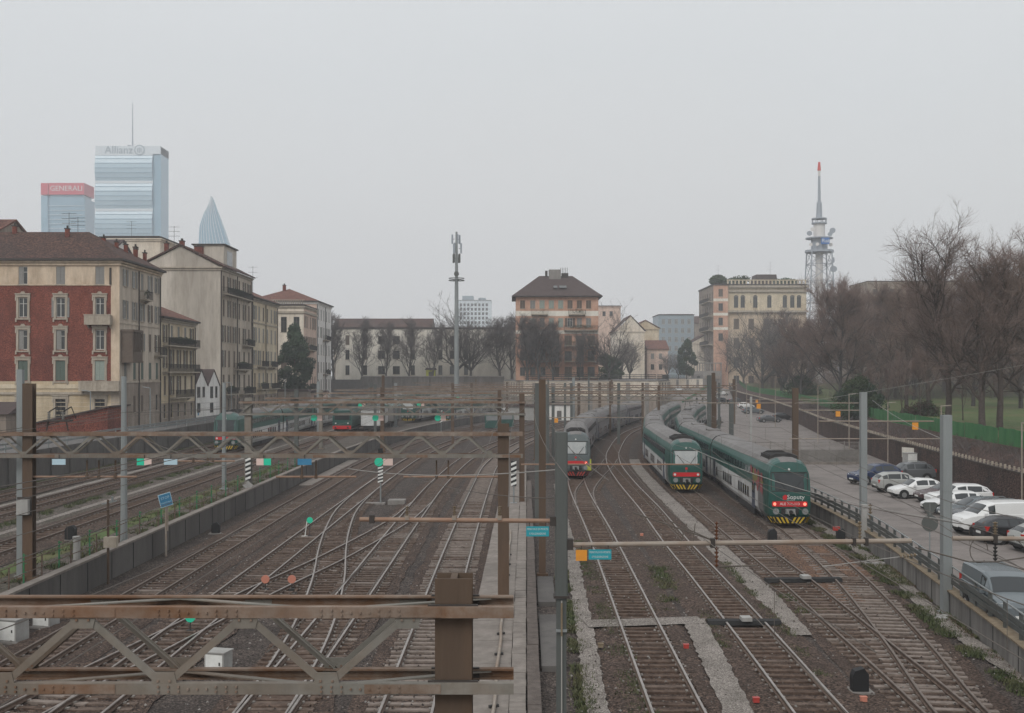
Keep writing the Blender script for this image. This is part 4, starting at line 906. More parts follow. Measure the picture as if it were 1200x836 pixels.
def side_items(car, L_, front, mats, side_swoosh=False):
    for s in (1, -1):
        y0 = 4.2 if front else 1.2
        def win(y, z, w, h, x): o = link('window', window_mesh(w, h), car, (s * x, y, z)); o.rotation_euler = (0, s * (-R(8) if z > 2.8 else 0), 0)
        y = y0 + (3.6 if front else 2.6)
        k = 0
        while y < L_ - 4.0:
            if k % 8 < 5: win(y, 1.42, .66, .74, 1.412)
            y += 1.05; k += 1
        y = y0 + .6
        while y < L_ - 1.6:
            win(y, 3.02, 1.0, .50, 1.402); y += 1.3
        for yd in ((y0 + 1.2, L_ - 2.6)):
            key = 'd'
            if key not in DOORM:
                mb = MB(); mb.b2(-.012, .014, -.68, .68, -.98, .98, 0); mb.b2(-.014, .018, -.015, .015, -.98, .98, 1)
                for q in (-.34, .34): mb.b2(-.016, .02, q - .18, q + .18, .05, .75, 2)
                DOORM[key] = mb.mesh('door', ['door_blue', 'black_paint', 'train_glass'])
            link('door', DOORM[key], car, (s * 1.412, yd, 1.55))
    if side_swoosh:                                           # curved end of the grey panel, graffiti on the cab side
        for s in (1, -1):
            mb = MB(); mb.poly([(s * 1.418, 3.62, .8), (s * 1.418, 5.4, .8), (s * 1.418, 5.4, 2.14), (s * 1.418, 5.0, 2.10), (s * 1.418, 4.4, 1.75), (s * 1.418, 4.0, 1.3)][::s]); mb.build('swoosh_panel', ['train_grey'], car)
            mb = MB(); rr = random.Random(5)
            for k in range(16):
                y = 1.9 + rr.random() * 4.4; z = 2.2 + rr.random() * 1.0; w = .3 + rr.random() * .5; h = .15 + rr.random() * .4
                mb.poly([(s * (1.425 + .002 * k), y + w * math.cos(t) * (.6 + .4 * rr.random()), z + h * math.sin(t) * (.6 + .4 * rr.random())) for t in [2 * math.pi * q / 9 for q in range(9)]][::s], k % 2 if k > 4 else 0)
            mb.build('graffiti', ['graffiti_red', 'graffiti_yellow'], car)
def front_items(car, rake, mats, lit, text, graffiti, pale, stripes):
    k = 5
    def on(z, off): return rake(z) - off
    mb = MB(); W_ = 1.10; zb, zt = 2.28, 3.36
    rows = 4; vs = []
    for i in range(rows + 1):
        z = zb + (zt - zb) * i / rows
        for x in (-W_, -.6, 0, .6, W_): vs.append((x * (1 - .05 * max(0, z - 2.9)), on(z, .03) + .10 * (abs(x) / W_) ** 3 * .5, z))
    fs = [(i * 5 + j, i * 5 + j + 1, i * 5 + j + 6, i * 5 + j + 5) for i in range(rows) for j in range(4)]; mb.add(vs, fs, 0)
    ws = mb.build('windscreen', ['pale_screen' if pale else 'train_glass'], car, smooth=60)
    mb = MB()
    for (a, b) in (((-W_ - .05, zb - .05), (W_ + .05, zb - .05)), ((-W_ - .05, zt + .05), (W_ + .05, zt + .05)), ((-W_ - .05, zb), (-W_ - .05, zt)), ((W_ + .05, zb), (W_ + .05, zt))):
        mb.bar((a[0], on(a[1], .02) + (.05 if abs(a[0]) > 1 else 0), a[1]), (b[0], on(b[1], .02) + .05, b[1]), .07, .07)
    mb.build('windscreen_frame', ['train_dark'], ws)
    mb = MB(); mb.tube([(-.15, on(2.3, .07), 2.28), (-.75, on(3.1, .08), 3.05)], .018, 4); mb.tube([(.3, on(2.3, .07), 2.28), (.75, on(3.0, .08), 2.9)], .018, 4); mb.build('wiper', ['black_paint'], ws)
    mb = MB(); mb.prism(rounded(1.12, .17, .08), -.07, .06, 0, 'y'); mb.build('bumper_panel', ['train_red'], car, (0, .05, 1.42))
    if text: lettering(text, .24, car, (0, -.03, 1.42), m='white_paint', ext=.003, name='lettering')
    for s in (-.95, .95):
        mb = MB(); mb.tube([(s, -.06, 1.42), (s, .06, 1.42)], .10, 12); mb.build('tail_light' if lit else 'headlight', ['tail_red' if lit else 'lamp_clear'], car)
    mb = MB(); mb.tube([(0, on(3.6, .04), 3.62), (0, on(3.6, -.1), 3.62)], .07, 10); mb.build('top_lamp', ['lamp_clear'], car)
    mb = MB(); mb.b2(-.55, .55, -.12, .1, .78, 1.16, 0); mb.b2(-.3, .3, -.35, -.1, .82, 1.12, 1); mb.tube([(0, -.5, .95), (0, -.1, .95)], .12, 8, 0)
    for s in (-.22, .18): mb.tube([(s, -.36, 1.08), (s + .1, -.45, .8), (s + .16, -.3, .72)], .03, 5, 2)
    mb.build('coupler', ['train_dark', 'galv', 'pale_wire'], car)
    for s in (-1, 1):
        mb = MB(); mb.tube([(s * .92, -.3, .98), (s * .92, .1, .98)], .10, 8, 0); mb.tube([(s * .92, -.34, .98), (s * .92, -.3, .98)], .2, 10, 0); mb.build('buffer', ['galv'], car)
    mb = MB(); W_, H_ = 1.25, .42; z0 = .2                    # snowplough with slanted stripes towards the middle
    top = [(-1.38, .25), (-1.0, -.28), (1.0, -.28), (1.38, .25)]; bot = [(-1.15, .3), (-.85, -.18), (.85, -.18), (1.15, .3)]
    a = [(x, y, z0 + H_) for x, y in top] + [(x, y, z0) for x, y in bot]
    mb.add(a, [(0, 4, 5, 1), (1, 5, 6, 2), (2, 6, 7, 3), (0, 1, 2, 3)], 0); pl = mb.build('snowplough', ['black_paint'], car)
    mb = MB(); n = 11
    def P_(u, v):                                             # u 0..1 along the plough, v 0..1 up
        d_ = [0, .2, .8, 1.0]; i = 0 if u < .2 else 1 if u < .8 else 2; t = (u - d_[i]) / (d_[i + 1] - d_[i])
        q = [bot[i][c] * (1 - t) + bot[i + 1][c] * t for c in (0, 1)]; r_ = [top[i][c] * (1 - t) + top[i + 1][c] * t for c in (0, 1)]
        return (q[0] * (1 - v) + r_[0] * v, q[1] * (1 - v) + r_[1] * v - .008, z0 + H_ * v)
    for i in range(6):
        for sgn in (0, 1):
            u0 = .5 - .082 * i - .02; u1 = u0 - .042; sh = .05
            if u1 - sh < -.06: continue
            q = [P_(max(.001, u), v) for u, v in ((u1, .03), (u0, .03), (u0 - sh, .97), (u1 - sh, .97))]
            if sgn: q = [(-x, y, z) for x, y, z in q][::-1]
            mb.poly(q, 0)
    mb.build('hazard_stripe', ['hazard_yellow' if stripes else 'signal_red'], pl)
    if graffiti:
        lettering('Soputy', .40, car, (.38, on(1.86, .02) + .0, 1.86), m='white_paint', ext=.003, name='graffiti')
        mb = MB(); mb.poly([(-.42, -.012, 1.7), (-.2, -.012, 1.68), (-.14, -.012, 1.95), (-.3, -.012, 2.02), (-.45, -.012, 1.9)]); mb.build('graffiti', ['train_red'], car)
        lettering('711-113', .12, car, (0, -.014, 1.66), m='white_paint', ext=.002)
    else: 
        mb = MB(); mb.prism(rounded(.09, .09, .04), -.012, .01, 0, 'y'); mb.build('emblem', ['train_red'], car, (0, .0, 1.92))
        lettering('711', .1, car, (0, -.012, 1.7), m='white_paint', ext=.002)
def roof_kit(car, L_, front):
    mb = MB()
    if front:                                                 # low dark equipment tub behind the cab
        sec = [(-.95, 4.02), (-.6, 4.30), (.6, 4.30), (.95, 4.02), (.8, 4.42), (.4, 4.56), (-.4, 4.56), (-.8, 4.42)]
        mb.prism([(-.98, 4.05), (.98, 4.05), (.86, 4.34), (.5, 4.50), (-.5, 4.50), (-.86, 4.34)], 2.1, 2.25, 0, 'y'); mb.prism([(-.98, 4.05), (.98, 4.05), (.86, 4.34), (.5, 4.50), (-.5, 4.50), (-.86, 4.34)], 5.2, 5.35, 0, 'y')
        for k in range(9): mb.b2(-.8, .8, 2.4 + k * .32, 2.55 + k * .32, 4.2, 4.38, 0)
        for s in (-.9, .9): mb.b2(s - .03, s + .03, 2.2, 5.3, 4.05, 4.36, 0)
        mb.build('roof_equipment', ['train_dark', 'train_roof'], car)
    else:
        for y in (L_ * .25, L_ * .7): mb = MB(); mb.b2(-.6, .6, y, y + 2.2, 4.24, 4.40, 1); mb.build('roof_box', ['train_dark', 'train_roof'], car)
    pass
def pantograph(train, p, ang):
    mb = MB()
    for s in (-.5, .5): mb.tube([(s, -.6, .1), (s * .7, .7, .75), (s * .55, -.1, 1.25)], .03, 5)
    mb.tube([(-.8, -.1, 1.28), (.8, -.1, 1.28)], .04, 5); mb.b2(-.6, .6, -.8, .8, 0, .12); o = mb.build('pantograph', ['iron'], train, p, ang); return o
def make_train(label, path_pts, y_front, ncars, L_, liv, z=0.0, lit=False, text=None, graffiti=False, pale=False, stripes=True, swoosh=False, tail_front=False, pants=()):
    pa = Path(path_pts, .5); s0 = pa.s_at_y(y_front); p0, _ = pa.at(s0)
    tr = thing('double_deck_train', label, 'train', (p0.x, p0.y, z))
    zr = .24
    for k in range(ncars):
        a, _ = pa.at(s0 + k * L_); b, _ = pa.at(s0 + (k + 1) * L_ - .5)
        d = b - a; LL = d.length; ang = math.atan2(-d.x, d.y); fr = k == 0
        mb, rake = car_body(LL, fr, liv); car = mb.build('carriage', liv, tr, (a.x - p0.x, a.y - p0.y, zr), ang, smooth=38)
        side_items(car, LL, fr, liv, swoosh and fr); roof_kit(car, LL, fr)
        if fr: front_items(car, rake, liv, lit, text, graffiti, pale, stripes)
        if k:
            g, _ = pa.at(s0 + k * L_ - .25); mb = MB(); mb.prism([(-1.15, .6), (1.15, .6), (1.2, 3.3), (.8, 4.0), (-.8, 4.0), (-1.2, 3.3)], -.4, .4, 0, 'y'); mb.build('gangway_bellows', ['train_dark'], tr, (g.x - p0.x, g.y - p0.y, zr), ang)
        if k in pants: pantograph(tr, ((a.x + b.x) / 2 - p0.x, (a.y + b.y) / 2 - p0.y, zr + 4.3), ang)
    return tr
GREEN = ['train_grey', 'train_band', 'train_roof', 'train_green', 'train_dark', 'train_dirt']
OLD = ['old_train', 'old_train', 'train_roof', 'train_slate', 'train_dark', 'old_train']
make_train('green and grey double-deck train with graffiti and lit red tail lights beside the parking wall', T4, 70.5, 5, 29.3, GREEN, lit=True, text='ALE 711-113', graffiti=True, swoosh=True, pants=(3,))
make_train('green double-deck train with pale windscreen and red panel, left of the graffitied one', T3, 92.0, 4, 33.0, GREEN, pale=True)
t_c = make_train('dusty grey double-deck train curving away behind the stout post', T1, 104.5, 5, 27.0, OLD, lit=True, pale=True, stripes=False)
make_train('long green double-deck train in the raised yard before the old houses', U2, 123, 6, 26.0, GREEN, z=UP)
mb = MB(); mb.b2(1.0, 1.46, -.05, .35, .7, 1.75); mb.build('yellow_panel', ['yellow_panel'], t_c, (0, 0, .24))
# small green locomotive with red bumper, and two far sets
def loco(label, pts, y, z, L_=13.0, back_grey=True):
    pa = Path(pts, .5); s = pa.s_at_y(y); a, _ = pa.at(s); b, _ = pa.at(s + L_); d = b - a; ang = math.atan2(-d.x, d.y)
    t = thing('locomotive', label, 'locomotive', (a.x, a.y, z), ang)
    mb = MB(); mb.prism([(-1.4, 1.1), (1.4, 1.1), (1.4, 2.9), (1.1, 3.5), (-1.1, 3.5), (-1.4, 2.9)], .1, L_ - .1, 0, 'y'); mb.build('body', ['train_green'], t)
    mb = MB(); mb.b2(-1.1, 1.1, .07, .11, 2.1, 2.9); mb.build('windscreen', ['train_glass'], t)
    mb = MB(); mb.b2(-1.35, 1.35, -.1, .2, .75, 1.25); mb.build('bumper_beam', ['train_red'], t)
    mb = MB(); mb.b2(-1.2, 1.2, .3, L_ - .3, .5, 1.0)
    for yb in (2, 4, L_ - 4, L_ - 2):
        for q in (-.9, .9): mb.tube([(q - .07, yb, .65), (q + .07, yb, .65)], .45, 10)
    mb.build('underframe', ['train_dark'], t)
    for q in (-.9, .9):
        mb = MB(); mb.tube([(q, -.45, 1.0), (q, 0, 1.0)], .12, 8); mb.build('buffer', ['iron'], t)
        mb = MB(); mb.tube([(q, -.12, 1.6), (q, .1, 1.6)], .11, 8); mb.build('headlight', ['lamp_clear'], t)
    mb = MB(); mb.b2(-1.0, 1.0, 3, L_ - 3, 3.45, 3.75); mb.build('roof_equipment', ['train_roof'], t)
loco('small green locomotive with bright red bumper behind the third gantry', U1, 163, UP)
loco('green locomotive further back on the fence-side yard track', U1, 192, UP)
make_train('distant green double-deck train on the curve below the tall mast', [(p[0] + 5.0, p[1]) for p in U1], 200, 3, 26, GREEN, z=UP, pale=True)
make_train('distant green double-deck train nearest the dark stone wall', [(-14.5, 200), (-12, 225), (-6.5, 262), (-3, 284)], 214, 2, 26, GREEN, z=.6)
def boxcar(label, p, rz, L_, m1, m2, z=0):
    t = thing('freight_wagon', label, 'wagon', (p[0], p[1], z), rz)
    mb = MB(); mb.b2(-1.4, 1.4, 0, L_, 1.1, 3.4); mb.build('body', [m1], t)
    mb = MB(); mb.prism([(-1.45, 3.402), (1.45, 3.402), (.8, 3.75), (-.8, 3.75)], -.05, L_ + .05, 0, 'y'); mb.build('roof', [m2], t)
    for s in (-1, 1): mb = MB(); mb.b2(s * 1.40, s * 1.45, L_ / 2 - 1.2, L_ / 2 + 1.2, 1.15, 3.3); mb.build('door', [m2], t)
    mb = MB(); mb.b2(-1.1, 1.1, .2, L_ - .2, .6, 1.08)
    for y in (2, 4, L_ - 4, L_ - 2):
        for q in (-.9, .9): mb.tube([(q - .07, y, .5), (q + .07, y, .5)], .45, 10)
    mb.build('underframe', ['train_dark'], t)
boxcar('grey covered wagon beside the small green locomotive', (-21.2, 166), .02, 13, 'train_grey', 'train_roof', UP)
boxcar('grey covered wagon with green load of crates behind it', (-21, 183), .0, 13, 'train_dirt', 'train_green', UP)
# ------------------------------------------------------------ parked cars and vans
def lerp3(a, b, t): return tuple(a[i] + (b[i] - a[i]) * t for i in range(3))
# station: (x, bottom, belt height, roof height, half width at belt, half width at roof); x runs from nose to tail
CARS = {
 'hatchback': [(0, .32, .62, .64, .58, .50), (.12, .26, .70, .74, .74, .64), (.45, .22, .80, .84, .83, .72), (1.05, .20, .93, .96, .87, .74), (1.75, .20, .97, 1.42, .88, .60), (2.25, .20, .98, 1.50, .88, .64), (3.1, .20, 1.0, 1.47, .88, .62), (3.55, .22, 1.02, 1.30, .86, .60), (3.88, .26, 1.00, 1.06, .82, .62), (3.98, .36, .80, .82, .70, .56)],
 'suv': [(0, .40, .75, .78, .62, .55), (.12, .30, .88, .92, .80, .70), (.5, .26, 1.0, 1.03, .90, .78), (1.2, .26, 1.08, 1.11, .93, .80), (1.85, .26, 1.10, 1.60, .93, .68), (2.4, .26, 1.12, 1.70, .93, .72), (3.6, .26, 1.14, 1.68, .93, .71), (4.15, .28, 1.15, 1.48, .91, .68), (4.45, .34, 1.12, 1.18, .86, .68), (4.55, .45, .90, .92, .74, .60)],
 'estate': [(0, .34, .60, .62, .60, .52), (.12, .26, .70, .74, .78, .66), (.5, .22, .82, .85, .86, .74), (1.25, .20, .93, .96, .89, .76), (2.0, .20, .96, 1.40, .90, .61), (2.5, .20, .97, 1.47, .90, .65), (3.7, .20, 1.0, 1.44, .89, .64), (4.25, .22, 1.02, 1.28, .87, .62), (4.50, .28, .98, 1.02, .82, .64), (4.58, .38, .80, .82, .70, .58)],
 'sedan': [(0, .34, .58, .60, .60, .52), (.12, .26, .68, .72, .78, .66), (.5, .22, .80, .83, .86, .74), (1.35, .20, .92, .95, .89, .76), (2.1, .20, .95, 1.36, .90, .60), (2.6, .20, .96, 1.43, .90, .64), (3.2, .20, .97, 1.38, .90, .62), (3.85, .22, .99, 1.04, .88, .72), (4.45, .28, .94, .98, .82, .68), (4.55, .38, .74, .76, .70, .58)],
 'van': [(0, .36, .82, .85, .66, .58), (.10, .28, .98, 1.02, .84, .74), (.45, .24, 1.10, 1.13, .92, .80), (.85, .24, 1.18, 1.22, .94, .80), (1.55, .24, 1.20, 1.78, .95, .74), (1.95, .24, 1.20, 1.90, .95, .80), (3.0, .24, 1.22, 1.93, .95, .82), (4.25, .24, 1.22, 1.92, .95, .82), (4.40, .28, 1.20, 1.85, .94, .80), (4.46, .32, 1.0, 1.6, .90, .74)],
}
WHEELS = {'hatchback': (.72, 3.25, .31), 'suv': (.86, 3.6, .36), 'estate': (.82, 3.6, .33), 'sedan': (.82, 3.6, .33), 'van': (.72, 3.55, .33)}
GLASS = {  # (first station, last station of the side windows), windscreen span, rear span
 'hatchback': ((4, 7), (3, 4), (7, 8)), 'suv': ((4, 7), (3, 4), (7, 8)), 'estate': ((4, 7), (3, 4), (7, 8)), 'sedan': ((4, 6), (3, 4), (6, 7)), 'van': ((4, 5), (3, 4), None)}
def ring_of(s):
    x, zb, zbelt, zr, wb, wr = s
    return [(0, zb), (wb * .86, zb), (wb * .98, zb + .12), (wb * 1.02, (zb + zbelt) * .55), (wb, zbelt - .03), (wb * .975, zbelt), (wr + .02, max(zr - .07, zbelt + .005)), (wr - .10, max(zr - .015, zbelt + .012)), (wr * .45, zr + .01), (0, zr + .015)]
CARM = {}
def car_meshes(kind, paint):
    key = (kind, paint)
    if key in CARM: return CARM[key]
    S = CARS[kind]; rg = [[(q[0], s[0], q[1]) for q in ring_of(s)] for s in S]; k = len(rg[0]); mb = MB()
    fw, rw, wr_ = WHEELS[kind]
    for s in (1, -1):
        for i in range(len(S) - 1):
            for j in range(k - 1):
                q = [rg[i][j], rg[i + 1][j], rg[i + 1][j + 1], rg[i][j + 1]]; q = [(s * p[0], p[1], p[2]) for p in (q if s < 0 else q[::-1])]
                mb.add(q, [(0, 1, 2, 3)], 1 if j < 2 else 0)
    for ring, fl in ((rg[0], 0), (rg[-1], 1)):
        for j in range(k - 1):
            a, b = ring[j], ring[j + 1]; q = [(-a[0], a[1], a[2]), (a[0], a[1], a[2]), (b[0], b[1], b[2]), (-b[0], b[1], b[2])]; mb.add(q[::-1] if fl else q, [(0, 1, 2, 3)], 0 if j > 1 else 1)
    w = max(s[4] for s in S)
    for yw in (fw, rw):                                       # dark wheel arches
        for s in (1, -1): mb.tube([(s * (w * 1.0), yw, wr_ + .02), (s * (w * 1.028), yw, wr_ + .02)], wr_ + .075, 18, 1)
    body = mb.mesh('body', [paint, 'black_paint'], 30)
    def panel(i0, i1, j0, j1, u0, u1, v0, v1, off, s):        # a pane lying just outside the skin between stations
        rows = []; n = i1 - i0
        for a in range(n + 1):
            i = i0 + a; u = 0 if n == 0 else a
            A, B = Vector(rg[i][j0]), Vector(rg[i][j1]); rows.append((A, B))
        def pt(u, v):
            t = u * n; i = min(int(t), n - 1); f = t - i
            A = rows[i][0].lerp(rows[i + 1][0], f); B = rows[i][1].lerp(rows[i + 1][1], f); return A.lerp(B, v)
        us = [u0 + (u1 - u0) * q / (n * 2) for q in range(n * 2 + 1)]; vs = []
        for u in us:
            for v in (v0, v1):
                p = pt(u, v); nrm = Vector((1, 0, .25)).normalized() if j1 - j0 == 1 and j0 == 5 else Vector((0, 0, 1)); p = p + nrm * off; vs.append((s * p.x, p.y, p.z))
        return vs, [(2 * q, 2 * q + 2, 2 * q + 3, 2 * q + 1)[::(1 if s > 0 else -1)] for q in range(len(us) - 1)]
    side, wsp, rsp = GLASS[kind]; glass = []
    mbs = MB()
    for s in (1, -1):
        n = side[1] - side[0]; cut = [(.0 if kind != 'van' else .02, .47), (.51, .98)] if kind != 'van' else [(.02, .98)]
        if kind in ('suv', 'estate'): cut = [(.02, .36), (.39, .70), (.73, .97)]
        for (u0, u1) in cut:
            mbs = MB(); v, f = panel(side[0], side[1], 5, 6, u0, u1, .10, .90, .012, s); mbs.add(v, f); glass.append(('side_window', mbs.mesh('side_window', ['car_glass'])))
    def cross(i0, i1, u0, u1, off, name):
        mb = MB(); rows = []
        for u in (u0, (u0 + u1) / 2, u1):
            r = []
            for j in (6, 7, 8, 9): r.append(Vector(rg[i0][j]).lerp(Vector(rg[i1][j]), u))
            rows.append([Vector((-p.x * (.93 if j == 0 else 1), p.y, p.z)) for j, p in enumerate(r)][:3] + [r[3]] + [Vector((p.x * (.93 if j == 0 else 1), p.y, p.z)) for j, p in enumerate(r)][2::-1])
        d = (rows[2][3] - rows[0][3]); nrm = Vector((0, -d.z, d.y)).normalized(); nrm = nrm if nrm.z > 0 else -nrm
        vs = [p + nrm * off for r in rows for p in r]; n = 7
        fs = [(i * n + j, i * n + j + 1, (i + 1) * n + j + 1, (i + 1) * n + j) for i in range(2) for j in range(n - 1)]; mb.add(vs, fs); return mb.mesh(name, ['car_glass'], 60)
    glass.append(('windscreen', cross(wsp[0], wsp[1], .10, .95, .014, 'windscreen')))
    if rsp: glass.append(('rear_window', cross(rsp[0], rsp[1], .05, .88, .014, 'rear_window')))
    else:
        mb = MB(); mb.b2(-.7, .7, 4.445, 4.475, 1.25, 1.7); glass.append(('rear_window', mb.mesh('rear_window', ['car_glass'])))
    # lamps
    S1 = S[1]; SL = S[-2]
    mb = MB(); mb.b2(-.17, .17, -.10, .12, -.085, .085); hl = mb.mesh('headlight', ['lamp_clear'])
    mb = MB(); mb.b2(-.10, .10, -.12, .10, -.14 if kind != 'van' else -.3, .14 if kind != 'van' else .3); tl = mb.mesh('tail_light', ['lamp_red'])
    mb = MB(); mb.tube([(-.10, 0, 0), (.10, 0, 0)], wr_, 18); ty = mb.mesh('wheel', ['tyre'], 40)
    mb = MB(); mb.tube([(-.112, 0, 0), (.112, 0, 0)], wr_ * .62, 14); rm = mb.mesh('rim', ['rim'], 40)
    mb = MB(); mb.b2(-.10, .10, -.05, .08, -.07, .07); mi = mb.mesh('mirror', [paint])
    mb = MB(); mb.b2(-.26, .26, -.01, .01, -.06, .06); np_ = mb.mesh('number_plate', ['white_paint'])
    CARM[key] = dict(body=body, glass=glass, hl=hl, tl=tl, ty=ty, rm=rm, mi=mi, np=np_); return CARM[key]
def car(kind, paint, label, x, y, z, rz, group='parked cars', cat=None, scale=1.0, rails=False):
    "nose points along local -y; rz turns it"
    m = car_meshes(kind, paint); S = CARS[kind]; cat = cat or {'suv': 'car', 'van': 'van'}.get(kind, 'car')
    t = thing('parked_van' if kind == 'van' else 'parked_car', label, cat, (x, y, z), rz, group); t.scale = (scale,) * 3
    link('body', m['body'], t)
    for nme, me in m['glass']: link(nme, me, t)
    fw, rw, wr_ = WHEELS[kind]; w = max(s[4] for s in S)
    for yw in (fw, rw):
        for s in (1, -1): wh = link('wheel', m['ty'], t, (s * (w * .93), yw, wr_)); link('rim', m['rm'], wh)
    for s in (1, -1):
        a = S[1]; o = link('headlight', m['hl'], t, (s * a[4] * .80, a[0] + .10, a[2] - .06)); o.rotation_euler = (0, 0, s * R(28))
        b = S[-2]; o = link('tail_light', m['tl'], t, (s * b[4] * .90, b[0] - .05, b[2] - (.14 if kind != 'van' else .1)))
        ws = S[GLASS[kind][1][1]]; link('mirror', m['mi'], t, (s * (ws[4] + .10), ws[0] - .25, ws[2] + .04))
    link('number_plate', m['np'], t, (0, S[0][0] - .012, .5)); link('number_plate', m['np'], t, (0, S[-1][0] + .012, .62 if kind != 'van' else .8))
    if rails:
        for s in (1, -1): mb = MB(); mb.tube([(s * .62, 2.2, S[5][3] + .02), (s * .62, 2.4, S[5][3] + .07), (s * .62, 3.5, S[6][3] + .07), (s * .62, 3.7, S[6][3] + .01)], .022, 5); mb.build('roof_rail', ['galv'], t)
    return t
PZ = .6
def put(kind, paint, label, px, py, rz, nose=True, z=None, **k):
    "px, py: the ground under the end nearest the rails"
    p = G(px, py, PZ if z is None else z); L_ = CARS[kind][-1][0]; d = Vector((math.sin(rz), -math.cos(rz), 0))   # nose direction
    if not nose: p = p + d * L_
    return car(kind, paint, label, p.x, p.y, p.z, rz, **k)
QL = -R(90)   # nose towards the rails (-x)
GP = 'cars parked side by side along the brown park wall'
def row(kind, paint, label, x, y, rz=0.0, nose=True, **k):
    a = QL + rz + (0 if nose else R(180)); L_ = CARS[kind][-1][0]; d = Vector((math.sin(a), -math.cos(a), 0)); p = Vector((x, y, PZ))
    if not nose: p = p + d * L_
    return car(kind, paint, label, p.x, p.y, p.z, a, group=GP, **k)
row('suv', 'car_blue', 'dark blue suv, leftmost of the cars along the park wall', 28.9, 94.5, .30)
row('suv', 'car_grey', 'grey suv with roof rails half hidden behind the blue and silver cars', 32.4, 97.0, .1, rails=True)
row('suv', 'car_silver', 'silver hatchback showing its tail lights next to the blue suv', 28.6, 88.4, .05, nose=False, scale=.94)
row('hatchback', 'car_white', 'white hatchback showing only its pointed front beside the silver one', 28.7, 84.2, .06)
row('estate', 'car_brown', 'dark red-brown estate car between two white cars', 29.6, 81.2, .06)
row('suv', 'car_white', 'white estate with dark rear pillar behind the front-facing white hatchbacks', 29.3, 78.2, .05, scale=.97)
row('hatchback', 'car_white', 'white hatchback with black grille facing the rails', 27.7, 74.6, .06, scale=1.03)
row('estate', 'car_slate', 'slate grey estate beside the white hatchback with black grille', 27.6, 71.5, .06)
row('suv', 'car_grey', 'dark grey estate with roof rails between the slate car and the white van', 27.3, 68.6, .06, rails=True, scale=.98)
row('van', 'car_white', 'white panel van facing the rails', 26.0, 65.0, .10)
row('hatchback', 'car_black', 'black hatchback parked tail-first beside the white van', 25.9, 61.6, .04, nose=False)
row('hatchback', 'car_silver', 'silver hatchback with tall red tail lights at the right edge', 26.5, 58.6, .04, nose=False)
car('van', 'car_slate', 'grey family van parked behind the guard rail at the lower right corner', 18.55, 40.3, PZ, R(-5), group='cars parked apart', scale=.97)
FG = 'cars parked far back along the park wall'
for (kind, paint, lab, px, py, z, a, sc_) in (
        ('sedan', 'car_grey', 'dark saloon car, nearest of the far row by the lamp posts', 915, 496.5, .7, R(95), 1.0), ('estate', 'car_slate', 'grey estate car with a pale roof in the far row', 895, 487.5, .95, R(92), 1.05),
        ('hatchback', 'car_white', 'white hatchback tucked behind the grey estate in the far row', 884, 483.0, 1.05, R(85), 1.0), ('suv', 'car_black', 'black suv seen from behind in the far row', 854, 479.0, 1.15, R(120), 1.0), ('sedan', 'car_grey', 'grey saloon hidden behind the black suv in the far row', 873, 478.0, 1.15, R(95), 1.0),
        ('hatchback', 'car_white', 'white hatchback beyond the black suv in the far row', 853, 470.0, 1.7, R(100), 1.1), ('sedan', 'car_blue', 'dark blue car second from the far end of the row', 846, 463.5, 2.3, R(100), 1.0), ('hatchback', 'car_white', 'white car crossing in front of the small concrete building', 818, 453.5, 5.1, R(90), 1.25),
        ('van', 'car_white', 'white van at the foot of the green stair rail', 796, 462.5, 3.2, R(0), 1.0), ('estate', 'car_white', 'white estate car left of the two walkers', 782, 469.0, 2.2, R(-60), 1.05), ('hatchback', 'car_silver', 'silver hatchback left of the white estate car near the walkers', 773, 472.0, 2.0, R(-75), 1.0)):
    p = G(px, py, z); car(kind, paint, lab, p.x, p.y, park_z(p.y) if p.x > wr_x(p.y) else .05, a, group=FG, scale=sc_)
p = G(929, 494, .75); car('hatchback', 'car_black', 'black hatchback half hidden behind the far dark saloon', p.x, p.y, park_z(p.y), R(95), group=FG)
YG = 'cars parked in the yard corner beyond the gantries'
for k, (px, py, kind, paint, lab) in enumerate(((548, 484, 'hatchback', 'car_white', 'white hatchback, leftmost of the cars in the far yard corner'), (557, 486, 'suv', 'car_black', 'black suv in the far yard corner'), (567, 487, 'van', 'car_white', 'white van in the far yard corner'), (577, 486, 'estate', 'car_silver', 'silver estate in the far yard corner right of the white van'), (587, 487, 'hatchback', 'car_grey', 'grey hatchback in the far yard corner'), (598, 486, 'suv', 'car_white', 'white suv in the far yard corner'), (609, 485, 'sedan', 'car_blue', 'blue saloon in the far yard corner'), (619, 484, 'hatchback', 'car_white', 'white hatchback, rightmost of the cars in the far yard corner'))):
    p = G(px, py, .2); car(kind, paint, lab, p.x, p.y, .05, R(20 + 6 * (k % 3)), group=YG)
# white site vans among the far tracks
for (px, py, lab) in ((752, 474, 'white box trailer behind the tail of the grey train'), (766, 474, 'white box trailer right of the other white trailer')):
    p = G(px, py, 1.2); t = thing('box_trailer', lab, 'trailer', (p.x, p.y, 1.1), .05, 'white trailers by the far tracks')
    mb = MB(); mb.b2(-1.6, 1.6, -.9, .9, .5, 2.7); mb.build('body', ['car_white'], t); mb = MB(); mb.b2(-1.2, 1.2, -.93, -.89, 1.4, 2.2); mb.build('window', ['pane_pale'], t)
    mb = MB()
    for s in (-1, 1): mb.tube([(s, -.8, .3), (s, .8, .3)], .3, 10)
    mb.build('wheel', ['tyre'], t)
